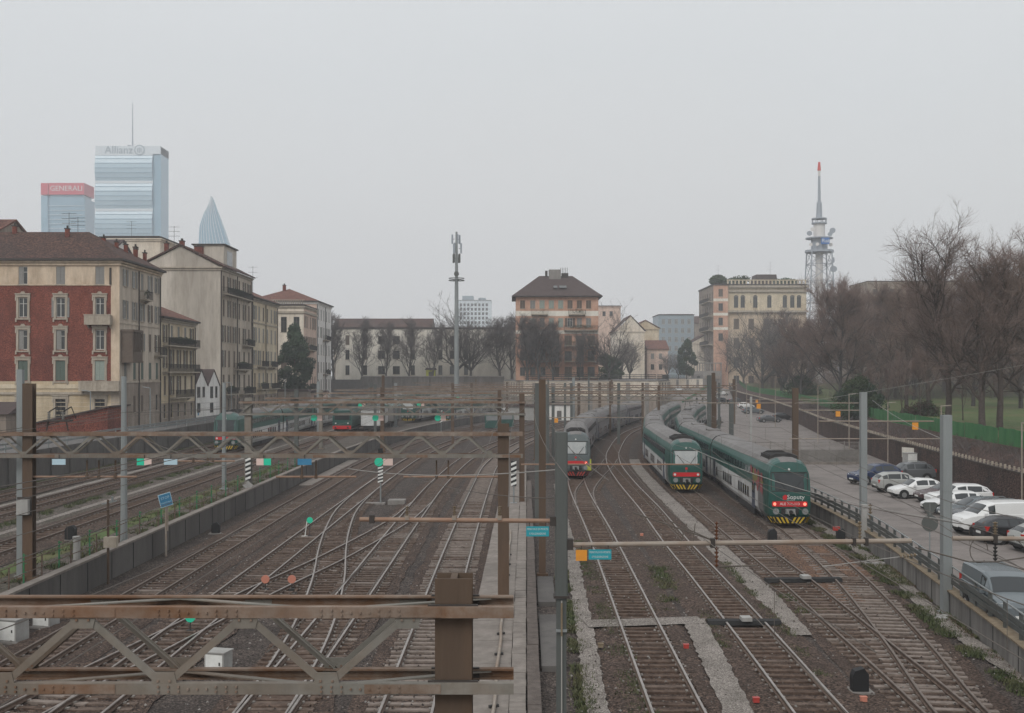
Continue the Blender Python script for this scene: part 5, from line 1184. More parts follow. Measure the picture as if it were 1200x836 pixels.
# ------------------------------------------------------------ buildings
class Face:
    "a wall plane: local x along the wall, y into it, z up"
    def __init__(s, ox, oy, ang, width): s.o = Vector((ox, oy, 0)); s.a = R(ang); s.w = width; s.c, s.s_ = math.cos(s.a), math.sin(s.a)
    def p(s, x, y, z): return Vector((s.o.x + x * s.c - y * s.s_, s.o.y + x * s.s_ + y * s.c, z))
def facade(mb, f, z0, z1, holes, slot, depth=.22, cuts=()):
    xs = sorted({0.0, f.w, *[h[0] for h in holes], *[h[2] for h in holes], *[c[0] for c in cuts], *[c[2] for c in cuts]}); zs = sorted({z0, z1, *[h[1] for h in holes], *[h[3] for h in holes], *[c[1] for c in cuts], *[c[3] for c in cuts]})
    xs = [x for x in xs if 0 <= x <= f.w]; zs = [z for z in zs if z0 <= z <= z1]
    for i in range(len(xs) - 1):
        for j in range(len(zs) - 1):
            if xs[i + 1] - xs[i] < 1e-4 or zs[j + 1] - zs[j] < 1e-4: continue
            cx_, cz = (xs[i] + xs[i + 1]) / 2, (zs[j] + zs[j + 1]) / 2
            if any(h[0] < cx_ < h[2] and h[1] < cz < h[3] for h in holes): continue
            sl = slot
            for c in cuts:
                if c[0] < cx_ < c[2] and c[1] < cz < c[3]: sl = c[4]
            mb.quad(f.p(xs[i], 0, zs[j]), f.p(xs[i + 1], 0, zs[j]), f.p(xs[i + 1], 0, zs[j + 1]), f.p(xs[i], 0, zs[j + 1]), sl)
    for (a, b, c, d) in [h[:4] for h in holes]:
        e_ = depth
        mb.quad(f.p(a, 0, b), f.p(a, e_, b), f.p(a, e_, d), f.p(a, 0, d), slot); mb.quad(f.p(c, e_, b), f.p(c, 0, b), f.p(c, 0, d), f.p(c, e_, d), slot)
        mb.quad(f.p(a, e_, b), f.p(a, 0, b), f.p(c, 0, b), f.p(c, e_, b), slot); mb.quad(f.p(a, 0, d), f.p(a, e_, d), f.p(c, e_, d), f.p(c, 0, d), slot)
        mb.quad(f.p(a, e_, b), f.p(c, e_, b), f.p(c, e_, d), f.p(a, e_, d), slot)
WM = {}
def wmesh(key, fn):
    if key not in WM: WM[key] = fn()
    return WM[key]
def window(root, f, x, z, w, h, style, off):
    "style: letters  f frame, d dark frame, o open shutters, c closed shutters, h half shutters, s stone surround, p pale pane, A arched head; shutter tone by g/b/y"
    tone = {'g': 'shutter_green', 'b': 'shutter_brown', 'y': 'shutter_grey', 'p': 'shutter_pale'}.get(style[-1], 'shutter_grey') if style[-1] in 'gbyp' and any(c in style for c in 'och') else 'shutter_grey'
    def fr():
        mb = MB(); t = .07
        mb.b2(0, t, .10, .16, 0, h); mb.b2(w - t, w, .10, .16, 0, h); mb.b2(t, w - t, .10, .16, 0, t); mb.b2(t, w - t, .10, .16, h - t, h); mb.b2(w / 2 - .035, w / 2 + .035, .10, .15, t, h - t)
        if h > 1.7: mb.b2(t, w - t, .105, .145, h * .68, h * .68 + .05)
        return mb.mesh('window', ['frame_dark' if 'd' in style else 'frame_white'])
    fm = wmesh(('f', w, h, 'd' in style), fr); fo = link('window', fm, root, f.p(x, 0, z) - off, f.a)
    def pn(): mb = MB(); mb.b2(.05, w - .05, .135, .147, .05, h - .05); return mb.mesh('pane', ['pane_pale' if 'P' in style else 'pane'])
    link('pane', wmesh(('p', w, h, 'P' in style), pn), fo)
    if 'o' in style:
        def sh():
            mb = MB(); mb.b2(0, w * .48, -.05, -.012, 0, h)
            n = int(h / .22)
            for k in range(n): mb.b2(.05, w * .48 - .05, -.065, -.051, .06 + k * (h - .1) / n, .06 + (k + .6) * (h - .1) / n)
            return mb.mesh('shutter', [tone])
        m_ = wmesh(('o', w, h, tone), sh); link('shutter', m_, fo, (-w * .50, 0, 0)); link('shutter', m_, fo, (w * 1.02, 0, 0))
    if 'c' in style or 'h' in style:
        def sc_():
            mb = MB(); hh = h
            for k in (0, 1): mb.b2(k * w / 2 + .01, (k + 1) * w / 2 - .01, .03, .07, .01, hh - .01)
            n = int(hh / .25)
            for k in range(n):
                for q in (0, 1): mb.b2(q * w / 2 + .07, (q + 1) * w / 2 - .07, .015, .029, .06 + k * (hh - .1) / n, .06 + (k + .6) * (hh - .1) / n)
            return mb.mesh('shutter', [tone])
        if 'c' in style: link('shutter', wmesh(('c', w, h, tone), sc_), fo)
        else:
            def hf(): mb = MB(); mb.b2(.02, w * .49, .03, .07, .02, h - .02); return mb.mesh('shutter', [tone])
            link('shutter', wmesh(('h', w, h, tone), hf), fo)
    if 's' in style:
        def su():
            mb = MB(); t = .26
            mb.b2(-t, 0, -.08, .02, -.1, h + .05); mb.b2(w, w + t, -.08, .02, -.1, h + .05); mb.b2(-t - .1, w + t + .1, -.12, .02, -.28, -.102)
            mb.b2(-t - .08, w + t + .08, -.12, .02, h + .052, h + .38); mb.b2(-t - .14, w + t + .14, -.2, .02, h + .382, h + .5)
            for q in (-t - .1, w + t - .08): mb.b2(q, q + .18, -.13, -.081, -.55, -.281); mb.b2(q, q + .18, -.14, -.081, h - .35, h + .051)
            mb.prism([(w / 2 - .3, h + .502), (w / 2 + .3, h + .502), (w / 2 + .14, h + .72), (w / 2 - .14, h + .72)], -.14, .02, 0, 'y'); return mb.mesh('surround', ['stone_trim'])
        link('surround', wmesh(('s', w, h), su), fo)
    else:
        def sl(): mb = MB(); mb.b2(-.1, w + .1, -.10, .05, -.10, -.003); return mb.mesh('sill', ['stone_trim'])
        link('sill', wmesh(('sl', w), sl), fo)
    return fo
def balcony(root, f, x0, x1, z, off, depth=.95, plants=0, stone=False, style_m='iron'):
    mb = MB(); w = x1 - x0; mb.b2(0, w, -depth, -.005, -.16, 0)
    for q in (.15, w - .3): mb.prism([(0, -.162), (-depth * .7, -.162), (0, -.55)], q, q + .14, 0, 'x')
    b = mb.build('balcony', ['stone_trim'], root, f.p(x0, 0, z) - off, f.a)
    mb = MB()
    if stone:
        mb.b2(0, w, -depth, -depth + .14, 0.002, .95); mb.b2(0, .12, -depth + .142, -.01, .002, .95); mb.b2(w - .12, w, -depth + .142, -.01, .002, .95); mb.b2(-.06, w + .06, -depth - .05, -depth + .2, .952, 1.05)
        for k in range(int(w / .45)): mb.b2(.15 + k * .45, .33 + k * .45, -depth - .03, -depth - .001, .15, .8)
        mb.build('parapet', ['stone_trim'], b)
    else:
        n = int(w / .13)
        for k in range(n + 1): mb.box((k * w / n, -depth + .03, .5), (.022, .022, 1.0))
        for k in range(6): mb.box((0.01, -depth + .03 + k * depth / 6, .5), (.022, .022, 1.0)); mb.box((w - .01, -depth + .03 + k * depth / 6, .5), (.022, .022, 1.0))
        mb.box((w / 2, -depth + .03, 1.0), (w, .05, .04)); mb.box((.01, -depth / 2, 1.0), (.05, depth, .04)); mb.box((w - .01, -depth / 2, 1.0), (.05, depth, .04)); mb.build('railing', [style_m], b)
    if plants: leaf_blob(b, 'foliage', w * .9, .5, 1.0, (w / 2, -depth * .65, .75), int(220 * plants * w / 3), 'plant_green', .13)
    return b
def leaf_blob(parent, name, sx, sy, sz, c, n, m, size, rr=None):
    rr = rr or random; mb = MB()
    for k in range(n):
        while True:
            a, b, d = rr.uniform(-1, 1), rr.uniform(-1, 1), rr.uniform(-1, 1)
            if a * a + b * b + d * d < 1: break
        p = Vector((c[0] + a * sx / 2, c[1] + b * sy / 2, c[2] + d * sz / 2)); q = Vector((rr.uniform(-1, 1), rr.uniform(-1, 1), rr.uniform(-1, 1))).normalized(); r_ = q.orthogonal().normalized(); s_ = size * rr.uniform(.6, 1.4)
        mb.quad(p - q * s_, p - r_ * s_ * .5, p + q * s_, p + r_ * s_ * .5)
    return mb.build(name, [m], parent)
def hip_roof(mb, x0, x1, y0, y1, z, h, ov=.6, inset=None, ridge='x', slots=(0, 1)):
    a, b, c, d = x0 - ov, x1 + ov, y0 - ov, y1 + ov
    if ridge == 'x': r = inset if inset is not None else (d - c) / 2; r0, r1 = Vector((a + r, (c + d) / 2, z + h)), Vector((b - r, (c + d) / 2, z + h))
    else: r = inset if inset is not None else (b - a) / 2; r0, r1 = Vector(((a + b) / 2, c + r, z + h)), Vector(((a + b) / 2, d - r, z + h))
    A, B, C_, D = Vector((a, c, z)), Vector((b, c, z)), Vector((b, d, z)), Vector((a, d, z))
    if ridge == 'x': mb.add([A, B, C_, D, r0, r1], [(0, 1, 5, 4), (1, 2, 5), (2, 3, 4, 5), (3, 0, 4)], slots[0])
    else: mb.add([A, B, C_, D, r0, r1], [(0, 1, 4), (1, 2, 5, 4), (2, 3, 5), (3, 0, 4, 5)], slots[0])
    mb.b2(a - .05, b + .05, c - .05, d + .05, z - .24, z - .004, slots[1])
def building(name, label, rect, z0, z1, mats, faces, roof=None, cat='building', group=None, base=None, cornice=True, chimneys=(), ridge_h=3.2, ridge='x', roof_m='tile_roof', inset=None, ov=.6, depth=.22):
    x0, x1, y0, y1 = rect; off = Vector(((x0 + x1) / 2, (y0 + y1) / 2, z0)); root = thing(name, label, cat, off, 0, group)
    F_ = dict(S=Face(x0, y0, 0, x1 - x0), E=Face(x1, y0, 90, y1 - y0), N=Face(x1, y1, 180, x1 - x0), W=Face(x0, y1, -90, y1 - y0)); mb = MB()
    wins = []
    for k, f in F_.items():
        sp = faces.get(k, {}); holes = []
        for g in (sp if isinstance(sp, list) else [sp]):
            for (z, h, st) in g.get('rows', []):
                for i, x in enumerate(g['cols']):
                    if (round(z, 2), i) in g.get('skip', ()): continue
                    w = g['w']; holes.append((x - w / 2, z, x + w / 2, z + h)); wins.append((f, x - w / 2, z, w, h, random.choice(st) if isinstance(st, list) else st))
        cuts = (sp if isinstance(sp, dict) else sp[0]).get('cuts', ()); facade(mb, f, z0, z1, holes, (sp if isinstance(sp, dict) else sp[0]).get('slot', 0), depth, cuts)
    mb.quad((x0, y0, z1), (x1, y0, z1), (x1, y1, z1), (x0, y1, z1), 0)
    mb.v = [tuple(Vector(v) - off) for v in mb.v]
    mb.build('wall', mats, root)
    for a in wins: window(root, *a, off)
    if cornice:
        mb = MB()
        for (dz, o_) in ((.5, .18), (.2, .34)): mb.b2(x0 - o_, x1 + o_, y0 - o_, y1 + o_, z1 - dz - .02, z1 - dz + .2)
        mb.v = [tuple(Vector(v) - off) for v in mb.v]; mb.build('cornice', [mats[1] if len(mats) > 1 else mats[0]], root)
    if roof:
        mb = MB(); zr = z1 + .26
        if roof == 'hip': hip_roof(mb, x0, x1, y0, y1, zr, ridge_h, ov, inset, ridge)
        elif roof in ('gable_y', 'gable_x'):
            a, b, c, d = (x0 - ov, x1 + ov, y0 - .3, y1 + .3) if roof == 'gable_y' else (x0 - .3, x1 + .3, y0 - ov, y1 + ov); t = .2
            if roof == 'gable_y':
                m_ = (a + b) / 2; mb.prism([(a, zr - .3), (m_, zr + ridge_h - .3), (b, zr - .3), (b, zr - .08), (m_, zr + ridge_h), (a, zr - .08)], c, d, 0, 'y')
            else:
                m_ = (c + d) / 2; mb.prism([(c, zr - .3), (m_, zr + ridge_h - .3), (d, zr - .3), (d, zr - .08), (m_, zr + ridge_h), (c, zr - .08)], a, b, 0, 'x')
        elif roof == 'flat':
            mb.b2(x0 - .25, x1 + .25, y0 - .25, y1 + .25, z1 + .002, z1 + .35, 1); mb.b2(x0 + .3, x1 - .3, y0 + .3, y1 - .3, z1 + .352, z1 + .5, 0)
        mb.v = [tuple(Vector(v) - off) for v in mb.v]; ro = mb.build('roof', [roof_m, 'gutter'], root)
        if roof in ('gable_y', 'gable_x'):                   # gable triangles
            mb = MB(); q = .26
            if roof == 'gable_y':
                for y in (y0,): mb.poly([(x0, y, z1), (x1, y, z1), (x1, y, z1 - .04), ((x0 + x1) / 2, y, z1 + ridge_h - .12), (x0, y, z1 - .04)][0:2] + [((x0 + x1) / 2, y, z1 + ridge_h - .1)])
            else:
                for x in (x1,): mb.poly([(x, y0, z1), (x, y1, z1), (x, (y0 + y1) / 2, z1 + ridge_h - .1)])
            mb.v = [tuple(Vector(v) - off) for v in mb.v]; mb.build('gable', mats[:1], root)
        for (cx_, cy, cz, w, h) in chimneys:
            mb = MB(); mb.b2(-w / 2, w / 2, -w / 2, w / 2, -.6, h, 0); mb.b2(-w / 2 - .08, w / 2 + .08, -w / 2 - .08, w / 2 + .08, h + .001, h + .12, 1); mb.tube([(0, 0, h + .12), (0, 0, h + .45)], w * .28, 8, 1)
            mb.build('chimney', ['red_brick', 'gutter'], ro, Vector((cx_, cy, cz)) - off)
    return root, F_, off
def band(root, f, x0, x1, z, h, off, m='stone_trim', d=.12):
    mb = MB(); mb.b2(x0, x1, -d, -.004, 0, h); return mb.build('string_course', [m], root, f.p(0, 0, z) - off, f.a)
def antenna(root_label, p, h, n=3):
    t = thing('roof_antenna', root_label, 'antenna', p, 0, 'television antennas on the roofs')
    mb = MB(); mb.tube([(0, 0, -.3), (0, 0, h)], .03, 5); mb.build('mast', ['iron'], t)
    mb = MB()
    for k in range(n):
        z = h * (.55 + .2 * k); mb.tube([(-.9, 0, z), (.9, 0, z)], .018, 4)
        for q in range(6): mb.tube([(-.8 + q * .32, -.35, z), (-.8 + q * .32, .35, z)], .012, 4)
    mb.build('aerial', ['iron'], t)
# --- red brick corner house
b1, f1, o1 = building('corner_house', 'red brick corner apartment house with tan top storey and hipped tiled roof', (-82, -46, 130, 145), 3.5, 23.3, ['grey_plaster', 'tan_plaster', 'red_brick', 'yellow_plaster', 'dirty_base'],
    dict(S=[dict(slot=1, cuts=[(0, 9.2, 35.0, 20.45, 2), (0, 3.5, 36, 9.2, 3), (35.0, 3.5, 36, 9.2, 0)], cols=[10.7, 15.3, 19.8, 24.8, 29.3, 33.7][:3] + [24.8 - 0.1, 29.1, 33.7][0:3], w=1.05, rows=[(20.55, 2.1, ['fh' + 'y', 'fcy', 'f'])]),
             dict(cols=[10.7, 15.3, 19.9, 24.7, 29.1, 33.7], w=1.05, rows=[(16.7, 2.3, ['fsoy', 'fs']), (12.9, 2.3, ['fs', 'fshy']), ]), dict(cols=[10.7, 15.3, 19.9, 24.7, 29.1], w=1.15, rows=[(9.3, 2.3, 'fscg')]), dict(cols=[33.7], w=1.15, rows=[(9.3, 2.3, 'fscp')]),
             dict(cols=[24.7, 29.1, 33.7], w=1.2, rows=[(4.6, 2.5, 'dsf')])],
         E=[dict(slot=0, cuts=[(0, 3.5, 15, 9.1, 4)], cols=[2.0, 5.2, 8.0, 11.0, 13.7], w=.95, rows=[(20.5, 2.0, ['foy', 'fcy', 'fobP']), (16.6, 2.2, ['foy', 'fob']), (12.9, 2.2, ['fob', 'foy', 'fcb']), (9.4, 2.1, ['fcg', 'fcy', 'foy'])]), dict(cols=[5.2, 8.0, 11.0, 13.7], w=.95, rows=[(5.4, 2.0, ['dcb', 'd'])])]),
    roof='hip', ridge_h=4.1, inset=7.0, chimneys=[(-66, 137, 27.4, .6, 1.2), (-61.5, 137.2, 27.4, .45, .9), (-54.5, 136, 27.0, .45, .8), (-50.6, 137.5, 25.9, .4, 1.0), (-49.4, 138.6, 25.6, .4, .9), (-48.6, 139.6, 25.3, .4, 1.0), (-47.8, 141, 24.9, .4, 1.0), (-48.4, 142.6, 25.2, .45, 1.1), (-47.6, 143.8, 24.8, .4, .9)])
balcony(b1, f1['S'], 32.2, 35.2, 15.95, o1, stone=True); balcony(b1, f1['S'], 31.6, 36.3, 8.2, o1, depth=1.1, stone=True)
band(b1, f1['S'], 0, 36, 8.35, .5, o1, 'yellow_plaster', .1); band(b1, f1['S'], 0, 36.1, 7.65, .28, o1, 'stone_trim', .22); band(b1, f1['S'], 0, 35, 20.42, .14, o1, 'tan_plaster', .08); band(b1, f1['E'], 0, 15, 9.0, .2, o1, 'grey_plaster', .1); band(b1, f1['E'], 0, 15, 16.0, .12, o1, 'grey_plaster', .08)
for k in range(8): band(b1, f1['S'], 0, 36, 3.7 + k * .5, .06, o1, 'yellow_plaster', .035)
balcony(b1, f1['E'], 7.0, 9.3, 19.3, o1, plants=.3); balcony(b1, f1['E'], 12.6, 14.9, 12.5, o1)
mb = MB(); mb.b2(0, 3.6, -1.5, -.01, 0, .2); mb.b2(0, 3.6, -1.5, -.01, 3.6, 3.9); mb.b2(.05, 3.55, -1.42, -.01, .2, 1.3)
for k in range(7): mb.b2(.05 + k * .57, .13 + k * .57, -1.44, -1.36, 1.3, 3.6)
mb.b2(.1, 3.5, -1.3, -.02, 1.3, 3.6); mb.build('enclosed_balcony', ['shutter_brown'], b1, f1['E'].p(.35, 0, 11.4) - o1, f1['E'].a)
mb = MB(); mb.b2(-.1, .1, -.12, -.005, -2, 0); mb.build('drainpipe', ['gutter'], b1, f1['S'].p(34.95, 0, 22.5) - o1)
# brick sheds before it
t = thing('brick_shed', 'low red brick shed with sloping roof below the corner house', 'shed', (-46.5, 119, 3.6))
mb = MB(); mb.prism([(-3.5, 0), (4.2, 0), (4.2, 2.9), (-3.5, 1.2)], -3, 3, 0, 'y'); mb.build('wall', ['red_brick'], t); mb = MB(); mb.prism([(-3.8, 1.15), (4.5, 2.98), (4.5, 3.12), (-3.8, 1.3)], -3.3, 3.3, 0, 'y'); mb.build('roof', ['slate_roof'], t)
t = thing('brick_shed', 'long grey shed left of the sloping red brick shed', 'shed', (-58, 117, 3.6)); mb = MB(); mb.b2(-8, 6, -3, 3, 0, 2.3); mb.build('wall', ['dirty_base'], t); mb = MB(); mb.prism([(-3.4, 2.3), (3.4, 2.3), (0, 3.5)], -8.4, 6.4, 0, 'x'); mb.build('roof', ['slate_roof'], t)
# --- low yellow house with planted balcony
b2, f2, o2 = building('row_house', 'low yellow house with red tiled roof and a planted balcony', (-58, -46, 145.4, 161), 3.6, 17.4, ['yellow_plaster', 'stone_trim', 'dirty_base'],
    dict(S=dict(), E=dict(cuts=[(0, 3.6, 15.6, 6.2, 2)], cols=[1.6, 4.6, 7.7, 10.8, 13.9], w=1.0, rows=[(14.3, 2.3, ['fob', 'fcy', 'fob']), (10.9, 2.5, 'fob'), (7.3, 2.5, ['fcb', 'dcb', 'fob']), (4.2, 1.8, 'd')])), roof='hip', ridge='y', ridge_h=3.0, roof_m='red_roof', chimneys=[(-50, 153, 19.5, 1.0, 1.6)])
balcony(b2, f2['E'], .6, 15, 13.9, o2, plants=1.0); balcony(b2, f2['E'], .6, 15, 10.4, o2); balcony(b2, f2['E'], 3.5, 12, 6.9, o2)
# --- white workshop gables
t = thing('white_workshop', 'small white workshop with two steep pointed gables', 'building', (-50.5, 168, 3.6))
mb = MB(); mb.prism([(-6.9, 0), (6.9, 0), (6.9, 4.6), (3.5, 7.0), (0.1, 4.6), (-3.4, 7.0), (-6.9, 4.6)], -4, 4.4, 0, 'x'); mb.build('wall', ['white_wall'], t)
for s in (-3.4, 3.5):
    mb = MB()
    for q in (-1, 1): mb.prism([(s, 7.05), (s + q * 3.45, 4.62), (s + q * 3.45, 4.8), (s, 7.25)][::q], -4.2, 4.5, 0, 'x')
    mb.build('roof', ['slate_roof'], t)
for (y, z, w, h) in ((-4.8, 3.0, 1.6, 1.6), (-4.8, .8, 1.6, 1.4), (-2.2, 3.0, 1.2, 1.6), (2.2, 2.8, 1.6, 1.8), (4.9, 2.8, 1.2, 1.8), (2.2, .6, 1.8, 1.5)):
    mb = MB(); mb.b2(4.38, 4.44, y - w / 2, y + w / 2, z, z + h); wo = mb.build('window', ['frame_dark'], t); mb = MB(); mb.b2(4.441, 4.455, y - w / 2 + .1, y + w / 2 - .1, z + .1, z + h - .1); mb.build('pane', ['pane'], wo)
mb = MB(); mb.b2(4.4, 4.43, -5.3, -4.7, .4, 1.1); mb.build('blue_notice', ['sign_blue'], t)
# --- tall house with blind gable
b3, f3, o3 = building('gable_house', 'tall house with a broad blind grey gable wall and planted balconies', (-58.7, -46, 175, 196), 3.6, 27, ['gable_render', 'stone_trim', 'grey_plaster', 'dirty_base'],
    dict(S=dict(), E=dict(slot=2, cuts=[(0, 3.6, 21, 6.5, 3)], cols=[2.0, 5.4, 8.8, 12.2, 15.6, 19.0], w=1.2, rows=[(23.3, 2.5, ['fob', 'dcb', 'fcb']), (19.3, 2.7, ['dcb', 'fob']), (15.2, 2.7, ['dcb', 'fob']), (11.2, 2.7, ['dcb', 'd', 'fob']), (7.3, 2.7, ['dcb', 'd']), (4.2, 1.9, 'd')])),
    roof='gable_y', ridge_h=3.4, roof_m='tile_roof', chimneys=[(-52.5, 176.5, 30.3, .7, .9), (-50.5, 179, 29.4, 1.2, 1.2), (-54.8, 176, 29.6, .6, 1.2)])
balcony(b3, f3['E'], 1, 18.5, 22.9, o3, plants=.9); balcony(b3, f3['E'], 8, 17, 10.9, o3, plants=1.3); balcony(b3, f3['E'], 1, 8, 6.9, o3, plants=1.4); balcony(b3, f3['E'], 14, 19.8, 15.0, o3, plants=.3); balcony(b3, f3['E'], 12, 20.5, 6.8, o3, plants=.5)
mb = MB(); mb.b2(-4.2, .8, 0, 8.5, 0, 4.3, 0); mb.b2(-4.5, 1.1, -.3, 8.8, 4.302, 4.5, 1); dr = mb.build('penthouse', ['gable_render', 'gutter'], b3, Vector((-48.6, 184, 27.2)) - o3)
mb = MB(); mb.b2(.802, .83, 2, 5.5, 1.2, 3.6); mb.build('pane', ['pane_pale'], dr)
# --- cream row house, then stepped-back houses
b4, f4, o4 = building('row_house', 'cream row house with paired balconies right of the blind gable', (-58, -46, 196.3, 217.6), 3.6, 23.6, ['yellow_plaster', 'stone_trim', 'dirty_base'],
    dict(E=dict(cuts=[(0, 3.6, 21.3, 6.4, 2)], cols=[2.2, 5.6, 9.0, 12.4, 15.8, 19.2], w=1.2, rows=[(19.9, 2.5, ['fcy', 'foy', 'fcb']), (15.9, 2.6, ['fcy', 'foy']), (11.8, 2.6, ['foy', 'fcy', 'fcb']), (7.7, 2.6, ['dcb', 'fcy']), (4.2, 1.9, 'd')])), roof='hip', ridge='y', ridge_h=3.0, roof_m='red_roof', chimneys=[(-49, 199, 25.5, .9, 1.4), (-50, 210, 25.8, .6, 1.2)])
band(b4, f4['E'], 0, 21.3, 19.2, .25, o4); band(b4, f4['E'], 0, 21.3, 11.0, .2, o4)
balcony(b4, f4['E'], 3.8, 9.6, 11.5, o4); balcony(b4, f4['E'], 12.0, 17.4, 11.5, o4, plants=.2); balcony(b4, f4['E'], 3.8, 9.6, 7.4, o4, plants=.4); balcony(b4, f4['E'], 12, 19.6, 7.4, o4)
b5, f5, o5 = building('terrace_house', 'ochre house with a balustraded roof terrace behind the green tree', (-54, -46, 245, 261), 3.6, 25.2, ['cream_plaster', 'stone_trim', 'pink_plaster'],
    dict(S=dict(slot=0, cols=[3.6, 6.4], w=1.3, rows=[(19.4, 3.4, 'd'), (11, 2.8, 'fcb')]), E=dict(slot=2, cols=[2, 5, 8, 11, 14], w=1.1, rows=[(20.5, 2.6, ['fcb', 'fob']), (16, 2.6, 'fob'), (11.4, 2.6, 'fcb'), (7, 2.6, 'dcb')])), roof='flat', roof_m='slate_roof')
balcony(b5, f5['E'], 2.5, 12, 15.6, o5, plants=.8); balcony(b5, f5['E'], 4, 13, 6.8, o5, plants=.8); band(b5, f5['S'], -.2, 8.2, 23.6, .5, o5, 'stone_trim', .3); band(b5, f5['E'], -.2, 16.2, 23.6, .5, o5, 'stone_trim', .3)
mb = MB()
for k in range(16): mb.box((-3.8 + k * .5, -7.7, .4), (.16, .16, .8))
mb.box((0, -7.7, .86), (8.4, .3, .12)); mb.build('balustrade', ['stone_trim'], b5, (0, 0, 22.1))
b6, f6, o6 = building('white_house', 'tall white house with red hipped roof at the end of the left row', (-62, -46, 261.3, 282), 3.6, 27.2, ['white_wall', 'white_wall', 'pink_plaster'],
    dict(S=dict(slot=2), E=dict(cols=[2.4, 6.2, 10, 13.8, 17.6], w=1.2, rows=[(23.2, 2.5, 'fcy'), (19, 2.5, ['fcy', 'foy']), (14.8, 2.5, 'fcy'), (10.6, 2.5, 'fcb'), (6.4, 2.5, 'dcb')])), roof='hip', ridge='y', ridge_h=3.4, roof_m='red_roof', chimneys=[(-55, 268, 30.6, .7, 1.0)])
balcony(b6, f6['E'], 8.5, 15, 18.5, o6, plants=.2); balcony(b6, f6['E'], 8.5, 15, 10.2, o6, plants=.2)
for (bb, ff, oo, xs, z0_, z1_) in ((b1, f1, o1, (6.6, 14.9), 3.6, 22.7), (b2, f2, o2, (3.1, 15.4), 3.6, 16.8), (b3, f3, o3, (.25, 10.5, 20.8), 3.6, 26.4), (b4, f4, o4, (.2, 10.7, 21.0), 3.6, 23), (b6, f6, o6, (.3, 12), 3.6, 26.6)):
    for x in xs: mb = MB(); mb.tube([(0, -.1, 0), (0, -.1, z1_ - z0_)], .075, 6); mb.build('drainpipe', ['gutter'], bb, ff['E'].p(x, 0, z0_) - oo, ff['E'].a)
# --- roofs behind
building('rear_house', 'house with red roof and chimneys peeking over the corner house at the left edge', (-92, -78, 168, 180), 3.6, 31.5, ['dirty_base', 'stone_trim'], dict(E=dict(cols=[3, 8], w=1.2, rows=[(27, 2.2, 'fcy')])), roof='gable_x', ridge_h=2.6, roof_m='red_roof', chimneys=[(-81.5, 173, 34.2, .8, 2.2), (-79, 170, 33, .6, 2.0), (-80.2, 172, 33.4, .7, 1.6)])
building('rear_house', 'pale flat-roofed attic block rising behind the blind gable', (-76, -65, 205, 216), 3.6, 35.2, ['cream_plaster', 'cream_plaster'], dict(S=dict(cols=[1.8], w=1.4, rows=[(31.6, 2.6, 'fcb')])), roof='flat', roof_m='slate_roof')
building('rear_house', 'white house with a slanting roof left of the flat-roofed attic block', (-80, -69, 190, 203), 3.6, 30.5, ['white_wall', 'white_wall'], dict(), roof='gable_x', ridge_h=3.2, roof_m='slate_roof', chimneys=[(-72, 192, 32, .6, 1.6), (-70.5, 192, 31.6, .6, 1.5), (-69.5, 191, 31.2, .6, 1.3)])
# --- long cream institute and the roofs behind it
b7, f7, o7 = building('long_building', 'long cream building behind the row of bare trees', (-48, 1.5, 302, 318), 8.7, 22.5, ['pale_plaster', 'pale_plaster', 'concrete'],
    dict(S=[dict(slot=0, cols=[3.2, 8.0, 21.0, 28.5, 35.5], w=1.1, rows=[(18.2, 2.6, ['dcb', 'd']), (14.2, 2.6, ['d', 'dcb']), (10.0, 2.6, 'd')]), dict(cols=[12.5, 16.5, 32], w=1.9, rows=[(18.4, 2.2, 'd'), (14.4, 2.2, 'd'), (10.2, 2.2, 'd')])]), roof='flat', roof_m='slate_roof', cornice=False)
building('long_building', 'long grey-brown building with a low reddish roof behind the cream one', (-62, -28, 385, 400), 8.7, 26.5, ['dirty_base', 'stone_trim'], dict(S=dict(cols=[4, 8, 12, 16, 20, 24, 28, 31], w=1.3, rows=[(22.6, 2.0, 'fcy'), (18.4, 2.0, 'd')])), roof='gable_x', ridge_h=3.2, roof_m='tile_roof', cornice=False)
b, f_, o_ = building('high_rise', 'distant blue-grey high-rise right of the tall mast', (-44, -17, 900, 925), 8.7, 70.5, ['tower_band', 'tower_band', 'tower_line'], dict(S=dict(cols=[2.5 + 3 * k for k in range(8)], w=1.8, rows=[(30 + 3.6 * k, 2.2, 'd') for k in range(11)])), roof='flat', roof_m='slate_roof')
mb = MB(); mb.b2(-10, -1, -8, 8, 62.3, 66); mb.b2(3, 9, -6, 6, 62.3, 64.5); mb.build('roof_plant', ['tower_line'], b)
# --- orange apartment block
b8, f8, o8 = building('apartment_block', 'orange brick apartment block with dark hipped roof and balconies', (.9, 20.4, 262, 278), 8.7, 28.4, ['orange_brick', 'pale_plaster', 'pale_plaster'],
    dict(S=[dict(slot=0, cuts=[(0, 23.9, 19.5, 25.1, 1), (0, 19.7, 19.5, 20.5, 1)], cols=[1.6, 4.0, 6.2, 8.4, 10.6, 12.8, 15.0, 17.2], w=1.2, rows=[(25.7, 1.9, ['fcp', 'fcb', 'fcy']), (21.3, 2.1, ['fcp', 'fcy', 'fob'])]), dict(cols=[1.6, 4.0, 6.4], w=1.2, rows=[(17.2, 2.0, 'fcy'), (13.5, 2.0, 'd'), (9.8, 2.0, 'd')]), dict(cols=[9.4, 12.4, 15.2, 17.8], w=1.7, rows=[(17.0, 2.3, ['d', 'fcb']), (13.3, 2.3, 'd'), (9.6, 2.3, ['d', 'fcb'])])]),
    roof='hip', ridge_h=5.4, roof_m='slate_roof', ov=.9, inset=6.6, cornice=False)
